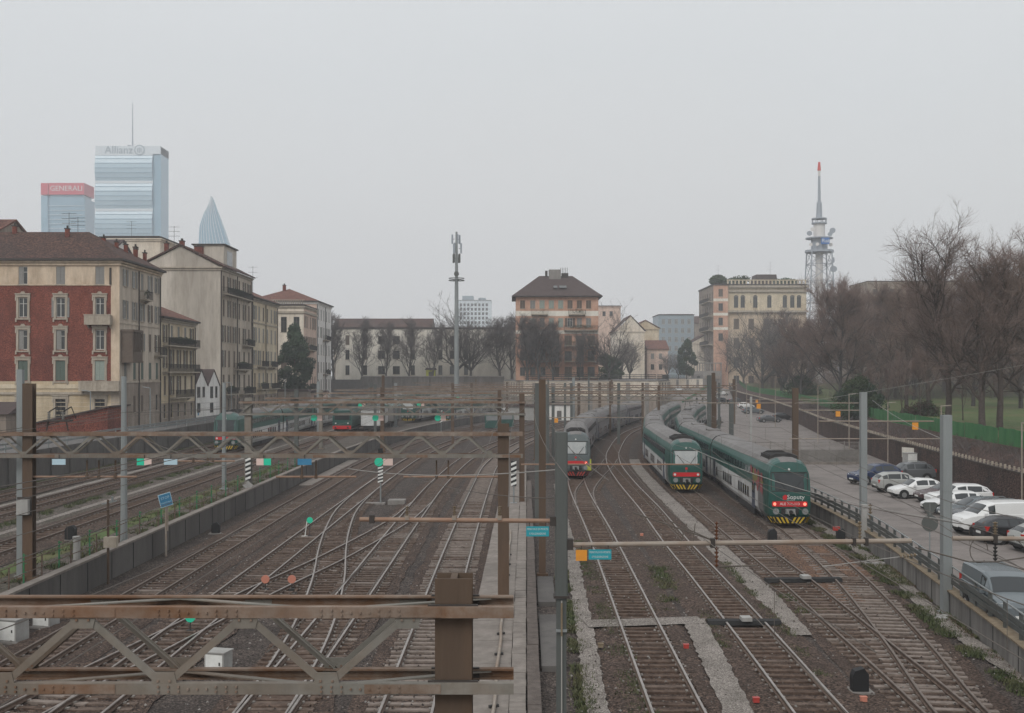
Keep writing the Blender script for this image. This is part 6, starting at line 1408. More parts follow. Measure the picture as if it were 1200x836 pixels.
for (x0, x1, z, pl) in ((3.6, 7.6, 24.3, .1), (12.4, 16.4, 24.3, .4), (11.4, 19.4, 20.6, .5), (11.4, 19.4, 16.9, .3), (11.4, 19.4, 13.2, .2), (11.4, 19.4, 9.5, .2), (3.0, 8.8, 16.9, .1), (3.0, 8.8, 13.2, .1)): balcony(b8, f8['S'], x0, x1, z, o8, depth=1.2, plants=pl, style_m='gutter')
mb = MB(); mb.b2(-1.7, 1.2, -1.5, 1.5, 24.0, 26.8, 0); mb.b2(-2.6, -2.0, -.4, .4, 24, 26.6, 1); mb.b2(1.4, 3.0, -.8, .8, 24.4, 26.0, 1)
for k in range(5): mb.tube([(1.2 + k * .4, 0, 24), (1.2 + k * .4, 0, 27.4)], .05, 4, 1)
for x in (-.8, .6, 1.4): mb.b2(x, x + .9, -6.6, -5.6, 22.0, 22.5, 2)
mb.build('roof_plant', ['concrete', 'gutter', 'pane_pale'], b8)
# --- houses down the centre street
building('plain_house', 'pale house with a blind gable wall beyond the orange block', (37.6, 47.8, 400, 424), 8.7, 25.8, ['cream_plaster', 'cream_plaster'], dict(E=dict(cols=[3, 7, 11, 15, 19], w=1.3, rows=[(22, 2.2, 'fcy'), (18, 2.2, 'fob'), (14, 2.2, 'fcy'), (10.2, 2.2, 'd')])), roof='gable_y', ridge_h=5.6, roof_m='tile_roof')
building('plain_house', 'pinkish house block peeking between the orange block and the pale gable', (34, 46, 470, 485), 8.7, 39, ['pink_plaster', 'pink_plaster'], dict(S=dict(cols=[2, 5, 8], w=1.3, rows=[(35, 2, 'd')])), roof='flat', roof_m='slate_roof')
building('plain_house', 'tan house with red roof behind the pale gable house', (46.5, 57, 430, 452), 8.7, 28, ['yellow_plaster', 'yellow_plaster'], dict(S=dict(), E=dict(cols=[4, 8, 12, 16], w=1.3, rows=[(24, 2.2, 'fob'), (20, 2.2, 'fob'), (16, 2.2, 'fob'), (12, 2.2, 'd')])), roof='gable_y', ridge_h=3.2, roof_m='red_roof')
building('plain_house', 'reddish lower house right of the pale gable house', (50.2, 58, 412, 428), 8.7, 19.5, ['pink_plaster', 'pink_plaster'], dict(S=dict(cols=[2, 5], w=1.2, rows=[(16, 2, 'fcy'), (12, 2, 'd')]), E=dict(cols=[3, 7, 11], w=1.2, rows=[(16, 2, 'fcy'), (12, 2, 'd')])), roof='gable_x', ridge_h=3.4, roof_m='red_roof')
building('office_block', 'dark slate office block with rows of pale windows', (66, 82, 500, 520), 8.7, 37, ['tower_line', 'tower_line'], dict(S=dict(cols=[2.2 + 2.9 * k for k in range(5)], w=1.5, rows=[(33, 2.2, 'fP'), (29, 2.2, 'fP'), (25, 2.2, 'fP'), (21, 2.2, 'fP'), (17, 2.2, 'fP'), (13, 2.2, 'fP')])), roof='flat', roof_m='slate_roof', cornice=False)
building('office_block', 'pale white block at the end of the street beyond the slate office', (91, 106, 580, 600), 8.7, 37.5, ['white_wall', 'white_wall'], dict(), roof='flat', roof_m='slate_roof', cornice=False)
building('plain_house', 'small cream house with a brown roof right of the dark evergreen', (76, 88, 470, 486), 8.7, 23.5, ['cream_plaster', 'cream_plaster'], dict(S=dict()), roof='gable_y', ridge_h=3.6, roof_m='tile_roof')
# --- concrete frame building at the end of the parking lot
t = thing('concrete_building', 'small pale concrete building with an open rooftop frame', 'building', (78.5, 448, 5.2))
mb = MB(); mb.b2(-5.6, 5.6, -3, 3, 0, 6.4); mb.build('wall', ['concrete'], t)
mb = MB()
for x in (-5.4, -3.2, -1, 1.2, 3.2, 5.4):
    for y in (-2.8, 2.8): mb.b2(x - .17, x + .17, y - .17, y + .17, 6.4, 9.4)
mb.b2(-5.8, 5.8, -3.2, -2.6, 9.402, 9.8); mb.b2(-5.8, 5.8, 2.6, 3.2, 9.402, 9.8); mb.b2(-5.8, -5.2, -2.59, 2.59, 9.4, 9.79); mb.b2(5.2, 5.8, -2.59, 2.59, 9.4, 9.79); mb.build('roof_frame', ['concrete'], t)
mb = MB(); mb.b2(-1.2, 4.8, -3.9, -3.02, 3.3, 4.4); mb.build('canopy', ['dirty_base'], t); mb = MB(); mb.b2(-.4, 3.4, -3.06, -3.0, .2, 2.8); mb.build('door', ['frame_dark'], t); mb = MB(); mb.b2(-4.4, -3.1, -3.06, -3.0, 2.6, 4.4); wo = mb.build('window', ['frame_dark'], t); mb = MB(); mb.b2(-4.3, -3.2, -3.08, -3.061, 2.7, 4.3); mb.build('pane', ['pane'], wo)
# --- right-hand apartment houses
b9, f9, o9 = building('apartment_block', 'tall orange brick apartment block with roof garden behind the bare trees', (59, 63.3, 325, 350), 5, 36.3, ['orange_brick', 'pale_plaster', 'dirty_base'],
    dict(S=dict(cuts=[(0, 31.6, 4.3, 32.4, 1), (0, 27.4, 4.3, 28.2, 1), (0, 23.2, 4.3, 24, 1)], cols=[2.15], w=1.3, rows=[(33, 2.2, 'fcb'), (28.8, 2.2, 'd'), (24.6, 2.2, 'd'), (20, 2.2, 'd')]), W=dict(slot=2, cols=[3, 7, 11, 15, 19, 23], w=1.4, rows=[(32, 2.4, 'd'), (28, 2.4, 'd'), (24, 2.4, 'd'), (20, 2.4, 'd')])), roof='flat', roof_m='slate_roof', cornice=False)
for z in (31.6, 27.4, 23.2, 19): balcony(b9, f9['W'], 9, 24.5, z, o9, depth=1.5, plants=.2, style_m='gutter')
leaf_blob(b9, 'roof_garden', 5, 8, 3.4, (0, -8, 33.0), 1500, 'plant_green', .4)
b9b, _f, _o = building('plain_house', 'narrow tan house left of the tall orange block', (60.5, 66, 366, 380), 5, 27, ['dirty_base', 'dirty_base'], dict(S=dict(), W=dict(cols=[3, 8, 12], w=1.3, rows=[(22, 2.2, 'd')])), roof='gable_x', ridge_h=2.5, roof_m='tile_roof')
b10, f10, o10 = building('palazzo', 'ornate ochre palazzo with a row of arched top windows', (58.2, 79.6, 300, 320), 4.8, 34.2, ['yellow_plaster', 'stone_trim', 'tan_plaster'],
    dict(S=[dict(slot=0, cuts=[(0, 4.8, 21.4, 27.0, 2)], cols=[2.4, 4.2, 7.6, 11.4, 15.6, 17.6, 19.4], w=1.15, rows=[(28.2, 3.0, 'd')]), dict(cols=[2.5, 6.5, 10.5, 14.5, 18.5], w=1.5, rows=[(22.4, 2.8, 'dcb'), (17.2, 2.8, 'dcb'), (12, 2.8, 'd'), (7, 2.8, 'd')])], W=dict(cols=[3, 7, 11, 15], w=1.3, rows=[(28.2, 3.0, 'd'), (22.4, 2.8, 'dcb')])), roof='flat', roof_m='slate_roof')
for x in (2.4, 4.2, 7.6, 11.4, 15.6, 17.6, 19.4):
    mb = MB(); pts = [(.62 * math.cos(R(180 - 20 * k)), .62 * math.sin(R(180 - 20 * k))) for k in range(10)]; mb.prism(pts, -.06, -.004, 0, 'y'); mb.build('arch_head', ['frame_dark'], b10, f10['S'].p(x, 0, 31.0) - o10)
band(b10, f10['S'], -.3, 21.7, 26.9, .5, o10, 'stone_trim', .9); band(b10, f10['S'], -.3, 21.7, 32.4, .5, o10, 'stone_trim', .5); band(b10, f10['S'], -.5, 21.9, 33.6, .55, o10, 'stone_trim', .8)
mb = MB()
for k in range(22): mb.box((-10.5 + k, -9.8, .5), (.35, .3, 1.0))
mb.box((0, -9.8, 1.1), (21.6, .45, .22)); mb.build('balustrade', ['yellow_plaster'], b10, (0, 0, 29.75))
mb = MB(); mb.prism([(-2.5, 0), (4.0, 0), (3.5, 3.2), (-2, 3.2)], -3, 3, 0, 'y'); mb.build('attic', ['slate_roof', 'shutter_green'], b10, (1, 1, 29.9))
for (xa, xb, zz) in ((-9.5, -5, 2.2), (5, 9, 1.6)): mb = MB(); mb.b2(xa, xb, -4, 3, 0, zz); mb.build('roof_cabin', ['shutter_green'], b10, (1, 1, 29.9))
leaf_blob(b10, 'roof_garden', 6, 3, 2.4, (-6, -5, 31.4), 300, 'plant_green', .35); leaf_blob(b10, 'roof_garden', 7, 3, 2, (6, -5, 30.9), 300, 'ever_light', .35)
building('flat_block', 'long flat-roofed grey block showing above the park trees', (128, 160, 400, 420), 4.8, 43.5, ['dirty_base', 'stone_trim'], dict(S=dict(cols=[3 + 3 * k for k in range(9)], w=1.6, rows=[(39, 2, 'd'), (35, 2, 'd')])), roof='flat', roof_m='slate_roof')
for (lab, p, h) in (('antenna on the ridge of the corner house, taller of the pair', (-55.5, 139, 27.3), 3.0), ('antenna on the ridge of the corner house, shorter of the pair', (-54, 138, 27.2), 2.4), ('antenna above the blind gable wall', (-53.6, 176, 30), 3.6), ('antenna on the flat-roofed attic block', (-71, 207, 35.5), 3.2), ('antenna over the cream row house', (-50, 214, 26), 5.0), ('antenna on the apartment block roof garden', (84, 452, 46), 9), ('antenna on the palazzo roof', (105.7, 454, 49), 7.5)): antenna(lab, p, h)
building('flat_block', 'long plain block glimpsed between the palazzo and the park trees', (112, 165, 520, 540), 4.8, 33, ['dirty_base', 'stone_trim'], dict(S=dict(cols=[3 + 4 * k for k in range(10)], w=1.6, rows=[(22, 2, 'd'), (18, 2, 'd'), (14, 2, 'd')])), roof='hip', ridge_h=3.5, roof_m='tile_roof')
building('flat_block', 'long plain block hidden behind the thicket at the right edge', (162, 260, 420, 436), 4.8, 30, ['dirty_base', 'stone_trim'], dict(S=dict(cols=[3 + 5 * k for k in range(18)], w=1.6, rows=[(25, 2, 'd'), (20, 2, 'd'), (15, 2, 'd')])), roof='hip', ridge_h=3.5, roof_m='tile_roof')
def push(o, k):
    "set a building farther back, as large as its storeys ask for"
    l = o.location; o.location = (l.x * k, l.y * k, EYE + (l.z - EYE) * k); o.scale = (k,) * 3
for o, k in ((b9, 1.38), (b10, 1.5), (b9b, 1.5)): push(o, k)
# --- skyline towers in the mist
t = thing('glass_tower', 'tall misty slab tower with lettering and a needle antenna', 'skyscraper', (-342, 1000, 0)); t.scale = (1, 1, 1.034)
mb = MB(); W_ = 26.0
for k in range(8):                                            # softly bulging modules of floors
    za, zb = 8 + k * 24.0, 8 + (k + 1) * 24.0; n = 6
    for j in range(n):
        u0, u1 = j / n, (j + 1) / n; b0, b1 = -2.2 * math.sin(math.pi * u0), -2.2 * math.sin(math.pi * u1); z0, z1 = za + (zb - za) * u0, za + (zb - za) * u1
        mb.quad((-W_ - 3, b0 - 12, z0), (W_ - 4, b0 - 12, z0), (W_ - 4, b1 - 12, z1), (-W_ - 3, b1 - 12, z1), 0)
        if j % 1 == 0: mb.b2(-W_ - 3, W_ - 4, b0 - 12.25, b0 - 11.9, z0 - .25, z0 + .25, 2 if j else 1)
    mb.b2(-W_ - 3.2, W_ - 3.8, -12.6, -11.5, zb - 1.1, zb + 1.1, 1)
mb.b2(-W_ - 3, W_ - 4, -11.8, 12, 0, 200, 0); mb.b2(W_ - 4, W_ + 3, -11.0, 11, 0, 206.5, 2); mb.b2(-W_ - 3, W_ + 3, -12.4, 12, 200.2, 207, 3)
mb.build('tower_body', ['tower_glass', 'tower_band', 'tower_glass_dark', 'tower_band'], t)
for k in range(5):
    pass
lettering('Allianz', 9.5, t, (-8, -12.6, 203.4), m='tower_line', ext=.15)
mb = MB(); mb.tube([(10.5, -12.5, 203.4), (10.5, -12.9, 203.4)], 4.6, 24, 0); mb.tube([(10.5, -12.95, 203.4), (10.5, -13.0, 203.4)], 3.7, 24, 1)
for q in (-1.5, 0, 1.5): mb.b2(10.5 + q - .45, 10.5 + q + .45, -13.2, -13.02, 200.9 + abs(q) * .4, 205.6 - abs(q) * .4, 0)
mb.build('emblem', ['tower_line', 'tower_band'], t)
mb = MB(); mb.tube([(0, 0, 207), (0, 0, 247)], .7, 6, r1=.25); mb.b2(-4, -1.5, -2, 2, 207, 210); mb.build('antenna', ['mast_grey'], t)
t = thing('glass_tower', 'misty blue tower crowned by a red sign with white lettering', 'skyscraper', (-408, 1020, 0))
mb = MB(); rows = 10; vs = []
for i in range(rows + 1):
    z = 172 * i / rows; a = R(18) * (1 - i / rows); c, s = math.cos(a), math.sin(a)
    for (x, y) in ((-20, -12), (-13.8, -13), (-12.9, -11), (19.5, -12), (20, 12), (-20, 12)): vs.append((x * c - y * s, x * s + y * c, z - (x * .06 if i == rows else 0)))
fs = []
for i in range(rows):
    for j in range(6): a, b = i * 6 + j, i * 6 + (j + 1) % 6; fs.append((a, b, b + 6, a + 6))
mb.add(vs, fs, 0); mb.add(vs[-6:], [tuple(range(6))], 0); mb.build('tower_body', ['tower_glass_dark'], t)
mb = MB()
for i in range(40): z = 4 + i * 4.1; a = R(18) * (1 - z / 172); mb.box((2.5, -12.2, z), (34, .3, .35), 0, M4=Matrix.Rotation(a, 4, 'Z'))
mb.build('floor_line', ['tower_band'], t)
mb = MB(); mb.b2(-12.6, 19.6, -13, 11, 174, 184.5, 0); mb.b2(-20, -13.6, -12.4, 11, 174, 184.5, 0); mb.b2(-12, 18, -11, 9, 170, 174, 1); mb.build('sign_box', ['sign_pink', 'tower_glass_dark'], t)
lettering('GENERALI', 6.6, t, (3.4, -13.1, 179.4), m='white_paint', ext=.15)
t = thing('glass_tower', 'misty pointed sail-shaped glass tower behind the houses', 'skyscraper', (-262, 980, 0))
mb = MB(); rows = 16; vs = []
ZT = [0, 60, 100, 117.7, 123, 132, 138, 142, 147, 153, 157, 160.7, 163.5, 165.5, 166.8, 167.5, 168]; LT = [-17, -16, -15.4, -15.1, -15, -14.6, -14.3, -13.9, -12.4, -10.2, -8.2, -6.4, -5.2, -4.4, -3.9, -3.7, -3.5]; RT = [24, 20, 16.2, 13.8, 12.2, 9.2, 7.3, 5.9, 4.2, 1.9, .4, -.8, -1.7, -2.4, -2.9, -3.2, -3.4]
for i in range(rows + 1):
    u = i / rows; z, l, r_ = ZT[i], LT[i], RT[i]
    for k in range(9): q = k / 8; vs.append((l + (r_ - l) * q, -6 * math.sin(math.pi * q) * (1 - u * .6), z))
    vs.append((r_ - .1, 10 * (1 - u * .7), z)); vs.append((l + .1, 10 * (1 - u * .7), z))
n = 11; fs = [(i * n + j, i * n + (j + 1) % n, (i + 1) * n + (j + 1) % n, (i + 1) * n + j) for i in range(rows) for j in range(n)]
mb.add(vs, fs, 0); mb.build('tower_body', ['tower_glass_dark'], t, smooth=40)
mb = MB()
for i in range(1, 9):
    q = i / 9; pts = []
    for j in range(rows):
        a = Vector(vs[j * n + min(8, int(q * 8))]); b = Vector(vs[j * n + min(8, int(q * 8) + 1)]); p = a.lerp(b, q * 8 - int(q * 8)); pts.append(p + Vector((0, -.2, 0)))
    mb.tube(pts, .28, 4)
mb.build('mullion', ['tower_band'], t)
# --- television tower
t = thing('television_tower', 'lattice television tower with a blue sign, dishes and a red-tipped mast', 'tower', (144, 520, 4)); t.scale = (1, 1, .878)
mb = MB(); lv = [0, 12, 24, 36, 47, 57, 66, 73]
def hw(z): return 7.4 - z * (7.4 - 4.6) / 73
for sx in (-1, 1):
    for sy in (-1, 1): mb.tube([(sx * hw(z), sy * hw(z), z) for z in lv], .32, 5)
for i in range(len(lv) - 1):
    a, b = lv[i], lv[i + 1]
    for s in (-1, 1):
        mb.tube([(-hw(a), s * hw(a), a), (hw(b), s * hw(b), b)], .15, 4); mb.tube([(hw(a), s * hw(a), a), (-hw(b), s * hw(b), b)], .15, 4)
        mb.tube([(s * hw(a), -hw(a), a), (s * hw(b), hw(b), b)], .15, 4); mb.tube([(s * hw(a), hw(a), a), (s * hw(b), -hw(b), b)], .15, 4)
    for s in (-1, 1): mb.tube([(-hw(b), s * hw(b), b), (hw(b), s * hw(b), b)], .18, 4); mb.tube([(s * hw(b), -hw(b), b), (s * hw(b), hw(b), b)], .18, 4)
mb.build('lattice_shaft', ['mast_grey'], t)
mb = MB(); mb.tube([(0, 0, 0), (0, 0, 74)], 1.7, 10); mb.build('stair_core', ['mast_white'], t)
mb = MB(); mb.tube([(0, 0, 72.2), (0, 0, 73.4)], 6.6, 16, 0); mb.tube([(0, 0, 73.4), (0, 0, 79.5)], 3.9, 12, 0); mb.tube([(0, 0, 79.5), (0, 0, 80.1)], 6.3, 16, 0); mb.tube([(0, 0, 80), (0, 0, 88)], 2.6, 10, 1)
mb.tube([(0, 0, 87.5), (0, 0, 88.2)], 3.6, 12, 0); mb.tube([(0, 0, 90.0), (0, 0, 90.5)], 3.6, 12, 0)
for k in range(8): a = R(45 * k); mb.tube([(3.3 * math.cos(a), 3.3 * math.sin(a), 88), (3.3 * math.cos(a), 3.3 * math.sin(a), 90.3)], .15, 4, 0)
mb.build('platform', ['mast_grey', 'mast_white'], t)
for (x, y, z, r_, s) in ((-5.5, -3, 82, 1.3, 0), (5.6, -3, 83.5, 1.5, 0), (4.2, -4, 81.5, 1.2, 0), (-4, -4.2, 84, 1.1, 0), (5.4, -4, 63, 1.7, 0), (3.4, -4.5, 54, 1.5, 0), (6.4, -1, 53, 1.3, 0), (-2, -5, 76, .9, 0), (-4.6, -3.4, 76, .9, 0), (4.8, -3, 76, 1.0, 0), (5.6, -2, 68, 1.5, 0)):
    mb = MB(); mb.tube([(0, -.5, 0), (0, 0, 0)], r_, 12, 0, r1=r_ * .5); mb.tube([(0, 0, 0), (0, 1.5, 0)], .15, 4, 1); o = mb.build('dish', ['mast_white' if r_ < 1.2 else 'mast_grey', 'mast_grey'], t, (x, y, z)); o.rotation_euler = (0, 0, R(random.choice((-40, 0, 25, 50))))
mb = MB(); mb.b2(-1.9, 1.9, -6.1, -5.6, 76.0, 79.4); so = mb.build('sign', ['rai_blue'], t, (1.2, 0, 0)); lettering('Rai', 2.7, so, (0, -6.15, 77.7), m='white_paint', ext=.05)
mb = MB(); mb.tube([(0, 0, 90), (0, 0, 99)], 1.5, 8, 0, r1=1.2); mb.tube([(0, 0, 99), (0, 0, 113)], .75, 8, 0, r1=.55); mb.tube([(0, 0, 113), (0, 0, 116)], .55, 8, 2); mb.tube([(0, 0, 116), (0, 0, 120.5)], .85, 8, 1, r1=.5)
mb.build('mast', ['mast_grey', 'mast_red', 'mast_white'], t)
# --- telephone mast
t = thing('antenna_mast', 'tall slim grey mobile phone mast with aerials at the top', 'mast', (-12.1, 242, 1.2))
H_ = 40.0
mb = MB(); mb.tube([(0, 0, 0), (0, 0, 28)], .62, 10, r1=.42); mb.tube([(0, 0, 28), (0, 0, H_)], .40, 8, r1=.22); mb.build('pole', ['galv'], t)
mb = MB(); mb.tube([(1.7 * math.cos(R(30 * k)), 1.7 * math.sin(R(30 * k)), 29.6 + .25) for k in range(13)], .07, 4); mb.tube([(1.7 * math.cos(R(30 * k)), 1.7 * math.sin(R(30 * k)), 29.4) for k in range(13)], .09, 4)
for k in range(6): a = R(60 * k); mb.tube([(0, 0, 29.2), (1.7 * math.cos(a), 1.7 * math.sin(a), 29.4)], .06, 4)
mb.build('ring_platform', ['galv_dark'], t)
for (z, n, r_, hh) in ((34.2, 4, .85, 1.9), (36.4, 3, 1.0, 2.2), (38.4, 3, .95, 2.0)):
    for k in range(n):
        a = R(360 / n * k + 20 * z); mb = MB(); mb.box((0, 0, 0), (.34, .22, hh), 0); mb.bar((0, 0, 0), (-.5, 0, 0), .08, .08, 1); mb.build('panel_antenna', ['mast_grey' if z > 35 else 'galv_dark', 'galv_dark'], t, (r_ * math.cos(a), r_ * math.sin(a), z), a)
mb = MB(); mb.tube([(0, -.5, 30.8), (0, -.1, 30.8)], .55, 12); mb.build('dish', ['galv_dark'], t)
# lamp posts ------------------------------------------------------------------
LG = 'slim lamp posts along the park wall'
for (px, top, Y, lab) in ((843, 437, 300, 'slim pale post farthest along the park wall'), (851, 436, 275, 'second farthest slim pale post along the park wall'), (863, 438, 245, 'slim pale post behind the far black suv'), (875, 446, 232, 'slim pale post above the far grey estate car'),
        (890.5, 441, 215, 'slim lamp post right of the far grey estate car'), (908.5, 443, 196, 'slim lamp post right of the far dark saloon'), (958.5, 452, 150, 'slim lamp post just right of the brown flat post'), (995, 462, 128, 'slim post before the round dark bush'), (1040.5, 472, 112, 'slim pale post by the white cabinet'), (1103, 476, 88, 'lamp post close to the nearer grey steel post'), (1197.5, 496, 74, 'pale post at the right edge above the white van')):
    x = (px - 600) * Y / F; z1 = EYE - (top - HZ) * Y / F; z0 = park_z(Y); t = thing('lamp_post', lab, 'lamp post', (x, Y, z0), 0, LG)
    mb = MB(); mb.tube([(0, 0, -.1), (0, 0, z1 - z0)], .075 if Y > 120 else .06, 8, 0, r1=.05); mb.build('pole', ['pipe'], t)
    mb = MB(); mb.bar((-.05, 0, z1 - z0), (.75, -.1, z1 - z0 + .05), .16, .07); mb.build('lamp_head', ['pipe'], t)
SG = 'slim street lamps by the left houses'
for (px, Y, top, lab) in ((106, 118, 459, 'white lamp post before the corner house balcony'), (176, 132, 455, 'lamp post at the base of the corner house side'), (271, 176, 449, 'lamp post before the planted balconies of the gable house'), (334, 190, 445, 'lamp post beside the green tree')):
    x = (px - 600) * Y / F; z1 = EYE - (top - HZ) * Y / F; t = thing('lamp_post', lab, 'lamp post', (x, Y, 3.6), 0, SG)
    mb = MB(); mb.tube([(0, 0, -.1), (0, 0, z1 - 3.6)], .09, 8, r1=.06); mb.build('pole', ['galv'], t); mb = MB(); mb.bar((0, 0, z1 - 3.6), (-.9, 0, z1 - 3.45), .2, .08); mb.build('lamp_head', ['galv'], t)
# mesh enclosure in the parking lot
t = thing('panel_fence', 'grey mesh panel enclosure at the end of the parked cars', 'fence', (29.5, 116, PZ))
mb = MB()
for k in range(9): mb.box((-5.6 + k * 1.55, 0, 1.2), (.07, .07, 2.4), 0)
for k in range(8):
    x = -5.6 + k * 1.55
    for q in range(12): mb.box((x + .07 + q * .128, 0, 1.25), (.022, .02, 2.1), 0)
    for z in (.25, .8, 1.35, 1.9, 2.3): mb.box((x + .78, 0, z), (1.5, .025, .05), 0)
mb.build('mesh_panel', ['concrete'], t); mb = MB(); mb.b2(-5.8, 7.0, -.2, .2, 0, .22); mb.build('footing', ['slab_concrete'], t)
mb = MB(); mb.b2(-5.5, 6.9, .5, .65, .1, 1.5); mb.build('backing_board', ['concrete'], t)
t = tag(thing('banner', 'pale banner fixed to the brown park wall near the white cabinet', 'banner', (38.55, 107, 1.6), 0), None); mb = MB(); mb.bar((0, -2.6, .9), (0, 2.6, .7), .06, 1.0); mb.build('sheet', ['pale_plaster'], t)
# round traffic signs on the lot, seen from behind
t = thing('traffic_sign', 'round traffic sign and a second disc seen from behind on a thin post', 'sign', (20.9, 55.5, PZ))
mb = MB(); mb.tube([(0, 0, 0), (0, 0, 2.9)], .035, 8); mb.build('post', ['galv'], t)
mb = MB(); mb.prism([(0, -.44), (.40, .30), (.26, .40), (-.26, .40), (-.40, .30)][::1], -.03, -.01, 0, 'y'); mb.build('upper_plate', ['galv_dark'], t, (0, 0, 2.55))
mb = MB(); mb.tube([(0, -.035, 0), (0, -.012, 0)], .42, 20); mb.build('lower_disc', ['galv_dark'], t, (0, 0, 1.9))
# ------------------------------------------------------------ trees
def tree_meshes(seed, H, r0, fork, limbs, ang, up, n2=8, n3=7, n4=8, tw=1.3, tr=.016, ratio=.62, m_tw='twig', m_bk='bark', gnarl=.16, leader=True, limb_len=.6):
    g = random.Random(seed); T, C_ = MB(), MB()
    def seg(mb, p, d, L_, r, n, sides, mi=0, gn=gnarl, upw=up, tip=.25):
        pts = [p.copy()]; d = d.copy()
        for k in range(n):
            d = (d + Vector((g.gauss(0, gn), g.gauss(0, gn), g.gauss(0, gn * .6) + upw * .12))).normalized(); pts.append(pts[-1] + d * (L_ / n))
        mb.tube(pts, r, sides, mi, r1=r * tip, cap=False); return pts
    def side(d, a):
        x = d.orthogonal().normalized(); x.rotate(Matrix.Rotation(g.uniform(0, 6.283), 3, d)); return (d * math.cos(a) + x * math.sin(a)).normalized()
    def twigs(pts, n, L_):
        for k in range(n):
            i = g.uniform(.15, .99) * (len(pts) - 1); a = int(i); p = pts[a].lerp(pts[min(a + 1, len(pts) - 1)], i - a); dd = (pts[min(a + 1, len(pts) - 1)] - pts[a]).normalized()
            d = side(dd, g.uniform(.3, .9)); d = (d + Vector((0, 0, up * .25))).normalized(); l = L_ * g.uniform(.55, 1.25)
            x = d.orthogonal().normalized() * tr; y = d.cross(x); m1 = p + d * l * .55 + Vector((g.gauss(0, .05), g.gauss(0, .05), .02)) * l; tip = p + d * l + Vector((g.gauss(0, .12), g.gauss(0, .12), .06 * up)) * l
            C_.add([p + x, p - x * .5 + y * .87, p - x * .5 - y * .87, m1 + x * .6, m1 - x * .3 + y * .52, m1 - x * .3 - y * .52, tip], [(0, 1, 4, 3), (1, 2, 5, 4), (2, 0, 3, 5), (3, 4, 6), (4, 5, 6), (5, 3, 6)], 1)
            for q in range(2):
                f = g.uniform(.3, .9); b = p.lerp(tip, f); e_ = side(d, g.uniform(.35, .8)); l2 = l * g.uniform(.25, .5); x2 = x * .55; y2 = y * .55; C_.add([b + x2, b - x2 * .5 + y2 * .87, b - x2 * .5 - y2 * .87, b + e_ * l2], [(0, 1, 3), (1, 2, 3), (2, 0, 3)], 1)
    trunk = seg(T, Vector((0, 0, -.2)), Vector((0, 0, 1)), H * (.82 if leader else fork), r0, 9 if leader else 5, 9, gn=gnarl * .32, upw=.9, tip=.18 if leader else .7)
    T.tube([(0, 0, -.3), (0, 0, .5)], r0 * 1.45, 9, 0, r1=r0 * .98, cap=False)
    Lm = []
    for k in range(limbs):
        f = fork + (1 - fork) * (k + .3) / limbs if leader else 1.0
        if leader:
            zz = min(f, .97) * (len(trunk) - 1); a = int(zz); p = trunk[a].lerp(trunk[min(a + 1, len(trunk) - 1)], zz - a)
        else: p = trunk[-1]
        az = k * 2.4 + g.uniform(-.5, .5); an = ang * g.uniform(.75, 1.2) * ((1.5 - .9 * f) if leader else 1); d = Vector((math.cos(az) * math.sin(an), math.sin(az) * math.sin(an), math.cos(an)))
        l = H * limb_len * (1 - .62 * (f if leader else .3)) * g.uniform(.8, 1.15); r = r0 * (.46 if leader else .58) * (1 - .45 * (f if leader else 0))
        pts = seg(T, p, d, l, r, 6, 6); Lm.append((pts, l, r))
    if leader: Lm.append((trunk[int(len(trunk) * .6):], H * .3, r0 * .3))
    for (pts, l, r) in Lm:
        for j in range(n2):
            i = g.uniform(.10, 1.0) * (len(pts) - 1); a = min(int(i), len(pts) - 2); p = pts[a].lerp(pts[a + 1], i - a); d = side((pts[a + 1] - pts[a]).normalized(), g.uniform(.4, .9))
            p2 = seg(C_, p, d, l * ratio * g.uniform(.5, 1.0), r * .38, 4, 4)
            for q in range(n3):
                i = g.uniform(.2, 1.0) * (len(p2) - 1); a = min(int(i), len(p2) - 2); pp = p2[a].lerp(p2[a + 1], i - a); dd = side((p2[a + 1] - p2[a]).normalized(), g.uniform(.35, .85))
                p3 = seg(C_, pp, dd, l * ratio * ratio * g.uniform(.45, .95), max(r * .15, tr * 1.4), 3, 3); twigs(p3, n4, tw)
    return T.mesh('trunk', [m_bk], 50), C_.mesh('crown', [m_bk, m_tw])
BIG = [tree_meshes(s, 25, .46, .22, 11, .56, .6, 9, 6, 6, 1.7, .019, m_tw=m_, limb_len=.62, gnarl=.2) for s, m_ in ((11, 'twig'), (23, 'twig'), (37, 'twig_tan'))]
WIDE = [tree_meshes(s, 24, .42, .11, 22, .80, .95, 9, 8, 8, 1.8, .022, m_tw=m_, m_bk='bark_grey', ratio=.54, limb_len=.62) for s, m_ in ((41, 'twig'), (53, 'twig'))]
COLUMN = [tree_meshes(s, 16, .30, .06, 18, .36, 1.0, 8, 4, 5, 1.2, .022, m_tw='twig_dark', m_bk='bark_grey', ratio=.5, limb_len=.60) for s in (61, 71, 83)]
ROUND = [tree_meshes(s, 15, .34, .17, 8, .60, .9, 9, 5, 5, 1.2, .022, m_tw='twig_dark', m_bk='bark_grey', leader=False, limb_len=.92) for s in (91, 97)]
YOUNG = [tree_meshes(s, 9, .09, .25, 8, .5, 1.0, 5, 5, 6, .8, .012, m_tw='twig', ratio=.5) for s in (101, 103)]
def tree(kind, label, x, y, z, H, base_H, rz, group, w=1.0, name='bare_tree', cat='tree'):
    t = thing(name, label, cat, (x, y, z), rz, group); s = H / base_H; t.scale = (s * w, s * w, s)
    link('trunk', kind[0], t); link('crown', kind[1], t); return t
